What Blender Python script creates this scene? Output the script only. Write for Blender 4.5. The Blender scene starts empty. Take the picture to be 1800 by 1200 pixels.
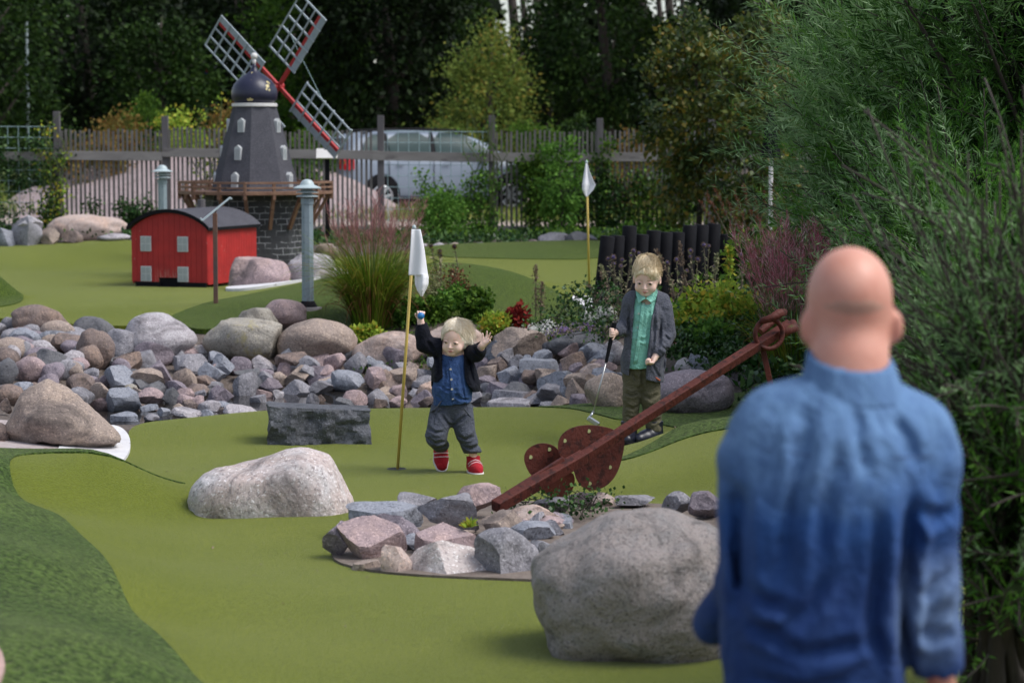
import bpy, bmesh, math, random
import numpy as np
from mathutils import Vector, Matrix, noise as mnoise
from mathutils.geometry import delaunay_2d_cdt
random.seed(7); np.random.seed(7)
R = math.radians
scn = bpy.context.scene
COL = scn.collection

# ------------------------------------------------------------------ camera, sky, sun, exposure
F_PX = 4250.0; CAM_H = 1.8; HOR = 250.0
TH = math.atan((600-HOR)/F_PX)
cam_d = bpy.data.cameras.new('camera'); cam = bpy.data.objects.new('camera', cam_d); COL.objects.link(cam)
cam.location = (0, 0, CAM_H); cam.rotation_euler = (math.pi/2-TH, 0, 0)
cam_d.lens = 85.0; cam_d.sensor_width = 36.0; cam_d.clip_start = .1; cam_d.clip_end = 2000
cam_d.dof.use_dof = True; cam_d.dof.focus_distance = 13.6; cam_d.dof.aperture_fstop = 3.9
scn.camera = cam
SUN_EL, SUN_AZ = 56.0, 104.0          # azimuth measured clockwise from +Y: high on the right, slightly behind the camera
w = bpy.data.worlds.new('World'); scn.world = w; w.use_nodes = True
nt = w.node_tree; nt.nodes.clear()
sky = nt.nodes.new('ShaderNodeTexSky'); sky.sky_type = 'NISHITA'; sky.sun_disc = False
sky.sun_elevation = R(SUN_EL); sky.sun_rotation = R(SUN_AZ)
sky.air_density = 1.0; sky.dust_density = 1.5; sky.ozone_density = 1.0
bg = nt.nodes.new('ShaderNodeBackground'); bg.inputs[1].default_value = 0.088
wo = nt.nodes.new('ShaderNodeOutputWorld')
hs_ = nt.nodes.new('ShaderNodeHueSaturation'); hs_.inputs['Saturation'].default_value = .6      # thin overcast: less blue
nt.links.new(sky.outputs[0], hs_.inputs['Color']); nt.links.new(hs_.outputs[0], bg.inputs[0]); nt.links.new(bg.outputs[0], wo.inputs[0])
sd = bpy.data.lights.new('sun', 'SUN'); sd.energy = 1.5; sd.angle = R(34); sd.color = (1, .97, .93)
so = bpy.data.objects.new('sun', sd); COL.objects.link(so)
sdir = Vector((math.sin(R(SUN_AZ))*math.cos(R(SUN_EL)), math.cos(R(SUN_AZ))*math.cos(R(SUN_EL)), math.sin(R(SUN_EL))))
so.rotation_euler = sdir.to_track_quat('Z', 'Y').to_euler(); so.location = (0, 0, 30)
scn.view_settings.view_transform = 'Standard'; scn.view_settings.look = 'None'
scn.view_settings.exposure = 1.1; scn.view_settings.gamma = 1
scn.cycles.max_bounces = 6; scn.cycles.transparent_max_bounces = 8
scn.cycles.sample_clamp_indirect = 5

# ------------------------------------------------------------------ photo pixel (1800 wide) -> world
CT, ST = math.cos(TH), math.sin(TH)
def ray(u, v):
    a, b = (u-900)/F_PX, (600-v)/F_PX
    return Vector((a, CT+b*ST, -ST+b*CT))
def P(u, v, Y):
    d = ray(u, v); return Vector((0, 0, CAM_H)) + d*(Y/d.y)
def X(u, Y): return (u-900)*Y/F_PX
def ZV(v, Y): return P(900, v, Y).z

# ------------------------------------------------------------------ terrain height (metres) through surveyed points
TP = []
def tv(*a):
    for u, v, Y in a: p = P(u, v, Y); TP.append((p.x, p.y, p.z))
def tz(*a):
    for u, Y, z in a: TP.append((X(u, Y), Y, z))
tz((-3500,5,.1),(900,4.5,-.2),(1500,4.5,-.2),(3500,5,-.1),(5000,3,0),(-400,6,.3),(900,6.5,-.08),(1500,6.5,-.08),(2300,6.5,.05),
   (900,8,0),(1300,8,0),(600,8,0),(1750,8,.06),(340,7.6,.08),(200,7.4,.24),(0,7,.32),(-300,7.3,.3),(450,7,.03),
   (210,8.8,.09),(60,8.8,.27),(-250,8.8,.35),(330,9,.02),(600,9.5,0),(900,10,0),(1300,10,0),(1700,10,.1),
   (130,10.3,.13),(0,10.3,.28),(-300,10.3,.35),(260,10.3,.02),(10,11.3,.25),(-250,11.4,.32),
   (130,11.1,.07),(200,11.2,.03),(300,11.5,.0),(60,11.2,.14),(100,12,.26),(180,12.05,.24),(220,12.12,.18),(270,12.3,.09),(335,12.45,.02),(0,11.9,.27),
   (100,12.8,.13),(200,13.2,.02),(0,13.2,.12),(150,14,.03),(0,14.3,.06),(-400,13,.15),(-900,12,.3),
   (450,11.5,0),(700,11.5,0),(900,12,0),(1000,12.2,0),(500,13,0),(700,13.2,0),(900,13.2,0),(500,14.3,0),(800,14.5,0),(1000,14.5,0),(350,13.2,0),(300,14.2,0),(1100,14.3,0),(1050,13.4,0),
   (500,17,-.22),(700,17.2,-.25),(900,17.2,-.22),(300,17.4,-.25),(100,17,-.02),(500,18.3,-.25),(700,18.3,-.22),(850,18.,-.2),(300,16.3,-.12),
   (-50,17,.05),(-400,17,.2),(-1200,16,.4))
tv((230,746,14.9),(330,735,15.3),(460,723,15.8),(580,720,15.9),(700,718,15.9),(800,717,15.95),(900,716,16),(980,716,16.),
   (0,700,17),(0,640,18.5),(0,580,20.2),(150,600,20),(150,562,21),(150,650,18.6),(300,625,19.5),(450,628,19.3),(600,640,19.2),(740,625,19.6),(300,660,18.7),(450,665,18.9),
   (900,640,18.5),(1000,650,18),(960,600,19.8),(1030,562,20.8),(1010,690,17.2),
   (310,562,20.9),(400,532,21.5),(540,548,20.8),(480,517,22),(560,497,22.4),(620,485,22.5),(700,472,22.6),(800,464,22.7),(880,476,22.6),(950,504,22.3),(1030,547,21.5),
   (800,560,20.6),(650,580,20.4),(900,568,20.4),(720,560,20.6),(1000,570,20.6))
tz((900,25,.41),(1000,25,.41),(1040,23.9,.38),(800,25.4,.42),(600,25.4,.38),(450,24,.36),(1040,22.6,.37),(1150,23.5,.4),
   (100,22.5,.37),(0,21.5,.33),(200,21.5,.34),(300,22,.35),(300,24,.36),(150,24,.36),(0,24,.37),(-500,24,.45),(150,26.3,.36),(400,26.5,.38),(0,26.5,.37),(-500,27,.5),(-1500,25,.7),
   (-500,31,.6),(0,31,.57),(300,31,.57),(600,31,.55),(900,31,.55),(1300,31,.55),(600,28.5,.5),(450,29,.5),(-2000,33,.8),(2800,33,.6))
tv((100,428,29),(0,440,28.5),(215,421,29),(100,475,27.3),(220,475,27.3),(780,434,28.2),(900,432,28.2),(1040,426,28.4),(900,456,26.9),(780,456,26.9),(1040,458,26.9),
   (1100,560,20),(1200,545,20),(1100,690,16.8),(1060,705,16.5),(1250,690,16.5),(1400,660,16),(1300,560,19),
   (1060,713,16),(1130,714,16),(1200,716,15.8),(1200,735,15.2),(1290,730,15.2),(1060,740,15.0),(1130,777,14.45),(1180,757,13.95),(1230,747,13.8),(1285,742,13.7),(1130,780,13.9),(1400,738,13.5),(1500,730,12.9),
   (1080,806,13.7),(1280,862,12.35),(1180,862,12.4),(1080,850,12.6))
tz((1230,14.5,.09),(1400,14.5,.2),(1400,12,.12),(1600,13,.3),(1500,11,.08),(1750,12,.35),(1600,15,.42),(1600,20,.6),(2300,15,.6),(2400,25,.7),(1500,25,.6),(1250,22,.45),(1300,26,.5),(2300,11,.4),(3500,15,.6),
   (-500,36,.55),(500,36,.55),(1500,36,.55),(900,42,.42),(200,42,.6),(-600,44,.8),(900,50,.38),(1800,50,.5),(200,55,1.0),(900,60,.6),(2200,60,.8),(-1000,60,1.2),(900,90,1),(-1500,90,1.3),(3300,90,1),(900,300,2),(5000,300,2),(-3200,300,2),
   (900,0,-.2),(900,-8,0),(8000,0,0),(-8000,0,0))
TP = np.array(TP)
def _phi(r): return np.sqrt(r*r+.05)
def _tpf():
    A = _phi(np.hypot(TP[:,None,0]-TP[None,:,0], TP[:,None,1]-TP[None,:,1]))
    n = len(TP); B = np.zeros((n+1, n+1)); B[:n,:n] = A + np.eye(n)*-2e-3; B[:n,n] = 1; B[n,:n] = 1
    return np.linalg.solve(B, np.append(TP[:,2], 0))
_W = _tpf()
def H(x, y):
    x = np.asarray(x, float); y = np.asarray(y, float); sh = x.shape
    x = x.ravel(); y = y.ravel(); o = np.empty(len(x))
    for i in range(0, len(x), 8000):
        s = slice(i, i+8000)
        o[s] = _phi(np.hypot(x[s,None]-TP[None,:,0], y[s,None]-TP[None,:,1])) @ _W[:-1] + _W[-1]
    o += .22*np.exp(-(((x+4.92)**2+(y-22.3)**2)/.30**2)**2)      # small turf hump by the left edge
    return o.reshape(sh)
def hz(x, y): return float(H(np.array([x]), np.array([y]))[0])
def G(u, v, y0=6, y1=40):
    ys = np.arange(y0, y1, .04); d = ray(u, v); t = ys/d.y
    z = CAM_H + d.z*t; h = H(d.x*t, ys); k = np.argmax(z <= h)
    return Vector((d.x*t[k], ys[k], h[k]))

# ------------------------------------------------------------------ naming
def tag(o, label=None, cat=None, group=None, kind=None):
    if label: o['label'] = label
    if cat: o['category'] = cat
    if group: o['group'] = group
    if kind: o['kind'] = kind
    return o
def E(name, label, cat, loc=(0,0,0), group=None, rz=0, scale=1):
    o = bpy.data.objects.new(name, None); COL.objects.link(o); o.empty_display_size = .1
    o.location = loc; o.rotation_euler = (0, 0, rz); o.scale = (scale,)*3
    return tag(o, label, cat, group)
def link(name, me, m=None, parent=None, loc=(0,0,0)):
    o = bpy.data.objects.new(name, me); COL.objects.link(o); o.location = loc
    if m is not None and not me.materials: me.materials.append(m)
    if parent is not None: o.parent = parent
    return o
def copy_tree(o, parent=None):
    c = o.copy(); COL.objects.link(c); c.parent = parent
    for ch in list(o.children): copy_tree(ch, c)
    return c

# ------------------------------------------------------------------ mesh builder
class MB:
    def __init__(s): s.v = []; s.f = []
    def add(s, vs, fs):
        b = len(s.v); s.v += [tuple(x) for x in vs]; s.f += [tuple(b+i for i in f) for f in fs]; return s
    def box(s, c, size, rot=None):
        hx, hy, hz_ = size[0]/2, size[1]/2, size[2]/2; c = Vector(c)
        vs = [Vector((x*hx, y*hy, z*hz_)) for x in (-1,1) for y in (-1,1) for z in (-1,1)]
        if rot is not None: vs = [rot @ q for q in vs]
        return s.add([c+q for q in vs], [(0,1,3,2),(4,6,7,5),(0,4,5,1),(2,3,7,6),(0,2,6,4),(1,5,7,3)])
    def beam(s, a, b, w, t, up=(0,0,1)):
        a, b = Vector(a), Vector(b); d = (b-a); L = d.length; d.normalize(); up = Vector(up)
        x = d.cross(up)
        if x.length < 1e-4: x = d.cross(Vector((1,0,0)))
        x.normalize(); y = x.cross(d).normalized()
        M = Matrix((x, d, y)).transposed()
        return s.box((a+b)/2, (w, L, t), M)
    def tube(s, pts, r, n=10, cap=True, squash=1.0):
        pts = [Vector(p) for p in pts]
        rs = r if isinstance(r, (list, tuple)) else [r]*len(pts)
        ref = Vector((0,0,1)); vs = []; prev = None
        for i, p in enumerate(pts):
            d = (pts[min(i+1, len(pts)-1)]-pts[max(i-1, 0)]).normalized()
            if prev is None:
                x = d.cross(ref)
                if x.length < .05: x = d.cross(Vector((1,0,0)))
            else: x = prev - d*prev.dot(d)
            x.normalize(); prev = x; y = d.cross(x)
            for k in range(n):
                a = 2*math.pi*k/n; vs.append(p + (x*math.cos(a) + y*math.sin(a)*squash)*rs[i])
        fs = [(i*n+k, i*n+(k+1)%n, (i+1)*n+(k+1)%n, (i+1)*n+k) for i in range(len(pts)-1) for k in range(n)]
        if cap: fs += [tuple(range(n))[::-1], tuple(range((len(pts)-1)*n, len(pts)*n))]
        return s.add(vs, fs)
    def lathe(s, prof, c=(0,0,0), n=24, a0=0.0, cap=True):
        c = Vector(c); vs = [c+Vector((r*math.cos(a0+2*math.pi*k/n), r*math.sin(a0+2*math.pi*k/n), z)) for r, z in prof for k in range(n)]
        m = len(prof)
        fs = [(i*n+k, i*n+(k+1)%n, (i+1)*n+(k+1)%n, (i+1)*n+k) for i in range(m-1) for k in range(n)]
        if cap: fs += [tuple(range(n))[::-1], tuple(range((m-1)*n, m*n))]
        return s.add(vs, fs)
    def prism(s, pts, off):
        pts = [Vector(p) for p in pts]; off = Vector(off); n = len(pts)
        return s.add(pts+[p+off for p in pts], [tuple(range(n))[::-1], tuple(range(n, 2*n))]+[(k, (k+1)%n, n+(k+1)%n, n+k) for k in range(n)])
    def obj(s, name, m, parent=None, smooth=False, bevel=0, org=(0,0,0)):
        me = bpy.data.meshes.new(name); org = Vector(org)
        me.from_pydata([tuple(Vector(v)-org) for v in s.v], [], s.f); me.update()
        bm = bmesh.new(); bm.from_mesh(me); bmesh.ops.recalc_face_normals(bm, faces=bm.faces); bm.to_mesh(me); bm.free()
        if smooth:
            me.shade_smooth()
            if smooth is not True: me.set_sharp_from_angle(angle=R(smooth))
        o = link(name, me, m, parent)
        if bevel:
            b = o.modifiers.new('bevel', 'BEVEL'); b.width = bevel; b.segments = 2; b.limit_method = 'ANGLE'
        return o
def mesh_np(name, v, quads, m, parent=None, attrs=None, smooth=False, loc=(0,0,0), k=4):
    v = np.asarray(v, np.float32); q = np.asarray(quads, np.int32)
    me = bpy.data.meshes.new(name)
    me.vertices.add(len(v)); me.vertices.foreach_set('co', v.ravel())
    me.loops.add(q.size); me.loops.foreach_set('vertex_index', q.ravel())
    me.polygons.add(len(q)); me.polygons.foreach_set('loop_start', np.arange(0, q.size, k, dtype=np.int32))
    me.update(calc_edges=True)
    for nm, arr in (attrs or {}).items():
        a = me.attributes.new(nm, 'FLOAT', 'POINT'); a.data.foreach_set('value', np.asarray(arr, np.float32))
    if smooth: me.shade_smooth()
    return link(name, me, m, parent, loc)

# ------------------------------------------------------------------ materials
def nodes(name):
    m = bpy.data.materials.new(name); m.use_nodes = True; t = m.node_tree
    return m, t, t.nodes['Principled BSDF']
def N(t, typ, **kw):
    n = t.nodes.new('ShaderNode'+typ)
    for k, v in kw.items():
        if k in n.inputs: n.inputs[k].default_value = v
        else: setattr(n, k, v)
    return n
def c4(c): return (c[0], c[1], c[2], 1)
def ramp(t, fac, stops, interp='LINEAR'):
    n = t.nodes.new('ShaderNodeValToRGB'); n.color_ramp.interpolation = interp; e = n.color_ramp.elements
    while len(e) < len(stops): e.new(.5)
    for i, (p, c) in enumerate(stops): e[i].position = p; e[i].color = c4(c) if len(c) == 3 else c
    t.links.new(fac, n.inputs[0]); return n.outputs[0]
def mix(t, fac, a, b, mode='MIX'):
    n = t.nodes.new('ShaderNodeMix'); n.data_type = 'RGBA'; n.blend_type = mode
    for sck, val in ((0, fac), (6, a), (7, b)):
        if hasattr(val, 'is_output'): t.links.new(val, n.inputs[sck])
        else: n.inputs[sck].default_value = c4(val) if isinstance(val, (tuple, list)) else val
    return n.outputs[2]
def noise(t, vec, scale, detail=4, rough=.55, dist=0.0):
    n = N(t, 'TexNoise', Scale=scale, Detail=detail, Roughness=rough, Distortion=dist)
    t.links.new(vec, n.inputs['Vector']); return n.outputs['Fac']
def coords(t, rnd=True, kind='Object', scale=None):
    tc = N(t, 'TexCoord').outputs[kind]
    if scale:
        mp = N(t, 'Mapping'); mp.inputs['Scale'].default_value = scale; t.links.new(tc, mp.inputs[0]); tc = mp.outputs[0]
    if not rnd: return tc
    oi = N(t, 'ObjectInfo'); ad = N(t, 'VectorMath', operation='ADD'); ml = N(t, 'Math', operation='MULTIPLY'); ml.inputs[1].default_value = 37
    t.links.new(oi.outputs['Random'], ml.inputs[0]); t.links.new(ml.outputs[0], ad.inputs[1]); t.links.new(tc, ad.inputs[0])
    return ad.outputs[0]
def bump(t, b, h, strength, dist=.01, prev=None):
    n = N(t, 'Bump', Strength=strength, Distance=dist); t.links.new(h, n.inputs['Height'])
    if prev is not None: t.links.new(prev, n.inputs['Normal'])
    t.links.new(n.outputs[0], b.inputs['Normal']); return n.outputs[0]
def pm(name, c1, c2=None, scale=8, rough=.7, bs=None, bst=.3, metal=0, c3=None, s3=60, f3=(.6,.7), detail=5, kind='Object', stretch=None, sheen=0, spec=.5):
    m, t, b = nodes(name); vec = coords(t, True, kind, stretch)
    b.inputs['Roughness'].default_value = rough; b.inputs['Metallic'].default_value = metal
    b.inputs['Specular IOR Level'].default_value = spec
    if sheen: b.inputs['Sheen Weight'].default_value = sheen
    if c2 is None: b.inputs['Base Color'].default_value = c4(c1)
    else:
        col = ramp(t, noise(t, vec, scale, detail), [(.3, c1), (.7, c2)])
        if c3: col = mix(t, ramp(t, noise(t, vec, s3, 3), [(f3[0], (0,0,0)), (f3[1], (1,1,1))]), col, c3)
        t.links.new(col, b.inputs['Base Color'])
    if bs: bump(t, b, noise(t, vec, bs, 4), bst)
    return m
def rock_mat(name, base, alt, dark, lichen=None, sc=1.0):
    m, t, b = nodes(name); vec = coords(t)
    big = noise(t, vec, 3.2*sc, 6, .65, .6); col = ramp(t, big, [(.32, base), (.52, alt), (.75, base)])
    sp = noise(t, vec, 55*sc, 3, .7); col = mix(t, ramp(t, sp, [(.36, (.75,)*3), (.46, (0,)*3)]), col, dark)
    sp2 = noise(t, vec, 90*sc, 2, .6); col = mix(t, ramp(t, sp2, [(.58, (0,)*3), (.68, (.6,)*3)]), col, tuple(min(1, x*1.7+.05) for x in base))
    st = noise(t, vec, 2.0*sc, 8, .75, 1.2); col = mix(t, ramp(t, st, [(.52, (0,)*3), (.66, (.8,)*3)]), col, tuple(x*.55 for x in dark))
    if lichen: col = mix(t, ramp(t, noise(t, vec, 5*sc, 7, .7, .4), [(.55, (0,)*3), (.62, (.7,)*3)]), col, lichen)
    t.links.new(col, b.inputs['Base Color']); b.inputs['Roughness'].default_value = .78
    h = noise(t, vec, 22*sc, 8, .7); n1 = bump(t, b, h, .55, .02); bump(t, b, noise(t, vec, 5*sc, 4, .6, .5), .5, .06, n1)
    return m
RM = {
 'grey':   rock_mat('grey granite', (.30,.285,.31), (.22,.215,.24), (.10,.095,.11)),
 'pale':   rock_mat('pale granite', (.46,.44,.46), (.34,.31,.33), (.16,.14,.15)),
 'blue':   rock_mat('blue grey granite', (.20,.215,.26), (.27,.28,.32), (.075,.08,.10)),
 'purple': rock_mat('purple grey granite', (.28,.23,.26), (.20,.17,.20), (.09,.07,.09)),
 'pink':   rock_mat('pink granite', (.42,.30,.28), (.32,.24,.25), (.17,.13,.14)),
 'tan':    rock_mat('tan granite', (.38,.29,.23), (.29,.23,.20), (.14,.11,.10)),
 'peach':  rock_mat('peach granite', (.48,.33,.26), (.42,.34,.31), (.22,.16,.14)),
 'brown':  rock_mat('brown granite', (.25,.17,.13), (.17,.13,.12), (.07,.055,.05)),
 'dark':   rock_mat('dark basalt', (.085,.085,.10), (.13,.13,.14), (.04,.04,.045)),
 'white':  rock_mat('white granite', (.60,.57,.56), (.50,.42,.40), (.28,.24,.24)),
 'slate':  rock_mat('dark cut stone', (.11,.115,.135), (.07,.073,.086), (.03,.03,.036)),
 'olive':  rock_mat('lichen granite', (.36,.32,.26), (.30,.28,.25), (.13,.11,.09), (.34,.29,.12)),
}
def turf_mat(name, c1, c2, c3, fine, bst, sheen):
    m, t, b = nodes(name); vec = coords(t, False)
    col = ramp(t, noise(t, vec, 1.1, 4, .6, .3), [(.3, c1), (.7, c2)])
    f = noise(t, vec, fine, 3, .7); col = mix(t, ramp(t, f, [(.42, (.85,)*3), (.58, (0,)*3)]), col, c3)
    f2 = noise(t, vec, fine*.45, 5, .75); col = mix(t, ramp(t, f2, [(.50, (0,)*3), (.66, (.5,)*3)]), col, c3)
    t.links.new(col, b.inputs['Base Color']); b.inputs['Roughness'].default_value = .9; b.inputs['Specular IOR Level'].default_value = .15
    b.inputs['Sheen Weight'].default_value = sheen; b.inputs['Sheen Roughness'].default_value = .22; b.inputs['Sheen Tint'].default_value = (1,1,.62,1)
    bump(t, b, f, bst, .012); return m
M_GREEN = turf_mat('smooth green turf', (.135,.162,.012), (.180,.205,.020), (.072,.095,.006), 105, .9, .36)
M_FRINGE = turf_mat('rough green turf', (.065,.125,.022), (.130,.195,.045), (.010,.030,.004), 44, 3.0, .14)
M_FRINGE2 = turf_mat('rough mound turf', (.080,.130,.014), (.115,.16,.020), (.020,.045,.005), 60, 2.2, .14)
M_SOIL = pm('soil', (.06,.045,.038), (.11,.085,.07), 6, .95, 40, .8, c3=(.16,.13,.115), s3=45, f3=(.55,.62))
M_GRAVEL = pm('gravel yard', (.40,.33,.28), (.30,.24,.20), 4, .95, 50, .6, c3=(.20,.16,.13), s3=30)
M_CONC = pm('white painted concrete', (.55,.54,.56), (.68,.67,.69), 7, .85, 60, .4, c3=(.25,.22,.2), s3=25, f3=(.66,.72))
M_CONC2 = pm('gritty concrete', (.34,.28,.27), (.44,.39,.39), 9, .9, 60, .6, c3=(.14,.06,.04), s3=12, f3=(.6,.68))
M_PINKPATH = pm('pink paving', (.45,.30,.27), (.36,.25,.22), 20, .9, 80, .4)

# ------------------------------------------------------------------ ground sheet out to the horizon, and the laid surfaces on it
def ground():
    ys = np.concatenate([np.linspace(-12, 6, 20), np.arange(6.1, 34, .11), np.geomspace(34.2, 420, 90)])
    s = np.linspace(-1, 1, 241); s = np.sign(s)*np.abs(s)**1.4
    Xg = s[None,:]*(7+np.maximum(ys, 0)*.9)[:,None]; Yg = np.repeat(ys[:,None], len(s), 1)
    Z = H(Xg, Yg) - .035
    v = np.stack([Xg, Yg, Z], -1).reshape(-1, 3); nx, ny = len(s), len(ys)
    i = (np.arange(ny-1)[:,None]*nx+np.arange(nx-1)[None,:]).ravel()
    q = np.stack([i, i+1, i+nx+1, i+nx], 1)
    o = mesh_np('ground', v, q, M_SOIL, smooth=True); tag(o, kind='structure')
ground()
def dens(poly, step):
    out = []
    for a, b in zip(poly, poly[1:]+poly[:1]):
        n = max(1, int(math.hypot(b[0]-a[0], b[1]-a[1])/step))
        out += [(a[0]+(b[0]-a[0])*k/n, a[1]+(b[1]-a[1])*k/n) for k in range(n)]
    return out
def chaikin(p, it=2):
    for _ in range(it):
        q = []
        for a, b in zip(p, p[1:]+p[:1]):
            q += [(a[0]*.75+b[0]*.25, a[1]*.75+b[1]*.25), (a[0]*.25+b[0]*.75, a[1]*.25+b[1]*.75)]
        p = q
    return p
def sheet(name, pts, m, dz=.004, step=.12, skirt=.07, world=False, smooth_it=2, kind='structure', fn=None):
    poly = pts if world else [(X(u, Y), Y) for u, Y in pts]
    poly = dens(chaikin(poly, smooth_it), step)
    xs = [p[0] for p in poly]; ys = [p[1] for p in poly]
    grid = [(x+((j%2)*step/2), y) for j, y in enumerate(np.arange(min(ys), max(ys), step*.87)) for x in np.arange(min(xs), max(xs), step)]
    n = len(poly); vin = [Vector(p) for p in poly]+[Vector(g) for g in grid]
    V, _, Fc, *_r = delaunay_2d_cdt(vin, [], [list(range(n))], 1, 1e-5)
    V = np.array([(v.x, v.y) for v in V]); used = sorted({i for f in Fc for i in f}); mp = {a: i for i, a in enumerate(used)}
    V = V[used]; z = H(V[:,0], V[:,1]) + dz
    if fn is not None: z = z + fn(V[:,0], V[:,1])
    vs = [(a[0], a[1], c) for a, c in zip(V, z)]; fs = [tuple(mp[i] for i in f) for f in Fc]
    me = bpy.data.meshes.new(name); me.from_pydata(vs, [], fs)
    bm = bmesh.new(); bm.from_mesh(me)
    bmesh.ops.recalc_face_normals(bm, faces=bm.faces)
    if sum(f.normal.z for f in bm.faces) < 0: bmesh.ops.reverse_faces(bm, faces=bm.faces)
    ed = [e for e in bm.edges if e.is_boundary]
    g = bmesh.ops.extrude_edge_only(bm, edges=ed)
    for q in g['geom']:
        if isinstance(q, bmesh.types.BMVert): q.co.z -= skirt
    bm.to_mesh(me); bm.free(); me.shade_smooth(); me.set_sharp_from_angle(angle=R(50))
    return tag(link(name, me, m), kind=kind)
LOWER = [(225,14.9),(330,15.3),(460,15.85),(700,15.95),(900,16.05),(1010,16.0),(1150,15.9),(1300,15.3),(1450,14.2),(1600,12.8),(1700,11),(1800,9.5),(2100,7),(2500,4.5),(300,4.5),(-200,6),(-300,8),(-200,11),(-60,12.1),(120,12.5),(190,13.3),(218,14.2)]
sheet('putting_green', LOWER, M_GREEN, step=.1)
sheet('turf_fringe', [(335,12.47),(270,12.24),(200,12.0),(130,11.93),(50,11.85),(8,11.55),(14,11.1),(75,10.75),(130,10.25),(175,9.6),(215,8.85),(280,8.2),(345,7.6),(430,6.9),(520,6.1),(0,6.0),(-100,7.1),(-500,8),(-700,12.9),(0,12.75),(130,12.5),(210,12.3),(280,12.4)], M_FRINGE, dz=.012, step=.08)
sheet('turf_fringe', [(930,15.95),(1000,15.75),(1050,15.25),(1085,15.0),(1130,15.05),(1190,14.75),(1240,14.3),(1200,13.95),(1150,13.75),(1085,13.6),(1080,13.4),(1140,13.45),(1200,13.55),(1290,13.5),(1420,13.3),(1560,12.3),(1660,11.9),(1600,14),(1450,15.4),(1300,16.0),(1150,16.3),(1000,16.2)], M_FRINGE, dz=.012, step=.08)
sheet('upper_green', [(-900,21.2),(0,20.9),(300,20.6),(560,21.3),(900,21.4),(1035,21.0),(1150,22),(1250,24),(1250,27),(1060,28.4),(770,28.3),(600,27.5),(400,28.6),(230,29.0),(-100,29.1),(-900,29.5)], M_GREEN, step=.14)
sheet('turf_mound', [(285,20.9),(350,20.3),(450,20.5),(560,20.6),(620,20.4),(700,20.6),(800,20.6),(900,20.5),(1000,20.7),(1045,21.1),(1010,21.9),(950,22.5),(880,22.9),(800,23.1),(700,23),(600,22.8),(480,22.4),(400,21.9),(330,21.3)], M_FRINGE2, dz=.012)
sheet('turf_mound', [(740,27.1),(900,26.85),(1090,27),(1100,28.9),(740,28.7)], M_FRINGE2, dz=.012)
sheet('turf_mound', [(-60,21.2),(-20,21.4),(30,21.7),(42,22.2),(34,22.7),(10,23.1),(-80,23.2),(-150,22.4)], M_FRINGE2, dz=.016)
sheet('concrete_pad', [(105,12.75),(150,12.75),(190,12.95),(215,13.5),(226,14.0),(222,14.5),(195,14.8),(130,14.6),(90,13.6)], M_CONC, dz=.022)
sheet('grit_pad', [(-260,13.0),(0,12.9),(95,12.8),(150,13.2),(130,14.9),(-200,15.2)], M_CONC2, dz=.014)
sheet('concrete_pad', [(388,22.9),(420,22.5),(520,22.8),(640,23.6),(520,24.2),(420,23.6)], M_CONC, dz=.03)
sheet('concrete_pad', [(1015,21.6),(1065,21.4),(1090,22.1),(1000,22.15)], M_CONC, dz=.03)
sheet('pink_path', [(-600,6.0),(-110,6.1),(-2,6.7),(-8,6.9),(-50,7.1),(-300,7.4),(-700,7.5)], M_PINKPATH, dz=.030)
sheet('gravel_yard', [(-200,34),(2200,34),(2500,56),(-400,56)], M_GRAVEL, dz=.0, step=.6)
sheet('grass_field', [(-900,40),(560,40),(700,66),(-900,70)], pm('far meadow', (.09,.13,.03), (.14,.19,.05), 1.5, .9, 20, .6), dz=.03, step=.7)
# water of the stream: one flat sheet between the stones
m, t, b = nodes('stream water'); vec = coords(t, False)
b.inputs['Base Color'].default_value = (.020,.017,.014,1); b.inputs['Roughness'].default_value = .04; b.inputs['IOR'].default_value = 1.33
b.inputs['Specular IOR Level'].default_value = .8
bump(t, b, noise(t, vec, 14, 2), .12, .01)
M_WATER = m
def water():
    mb = MB(); zz = -.115; pts = [(X(u, Y), Y, zz) for u, Y in [(120,15.2),(500,16.0),(900,16.12),(1060,16.4),(1080,18.5),(900,19.2),(600,19.3),(250,19.2),(60,17.6)]]
    mb.add(pts, [tuple(range(len(pts)))]); o = mb.obj('water', M_WATER); tag(o, kind='structure')
water()
# ------------------------------------------------------------------ stones
def ico(sub):
    bm = bmesh.new(); bmesh.ops.create_icosphere(bm, subdivisions=sub, radius=1)
    v = np.array([q.co[:] for q in bm.verts]); f = [tuple(x.index for x in fc.verts) for fc in bm.faces]; bm.free(); return v, np.array(f)
ICO = {k: ico(k) for k in (2, 3, 4, 5)}
def vnoise(p, seed=0):
    """smooth value noise in -1..1 for an (n,3) array"""
    p = p + seed*17.31; i = np.floor(p).astype(np.int64); f = p-i; f = f*f*(3-2*f); r = 0
    for dx in (0, 1):
        for dy in (0, 1):
            for dz in (0, 1):
                h = ((i[...,0]+dx)*73856093) ^ ((i[...,1]+dy)*19349663) ^ ((i[...,2]+dz)*83492791)
                h = (h ^ (h >> 13))*1274126177 & 0x7fffffff; h = (h ^ (h >> 16)) & 0xffff
                wt = (f[...,0] if dx else 1-f[...,0])*(f[...,1] if dy else 1-f[...,1])*(f[...,2] if dz else 1-f[...,2])
                r = r + wt*(h/32767.5-1)
    return r
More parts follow.
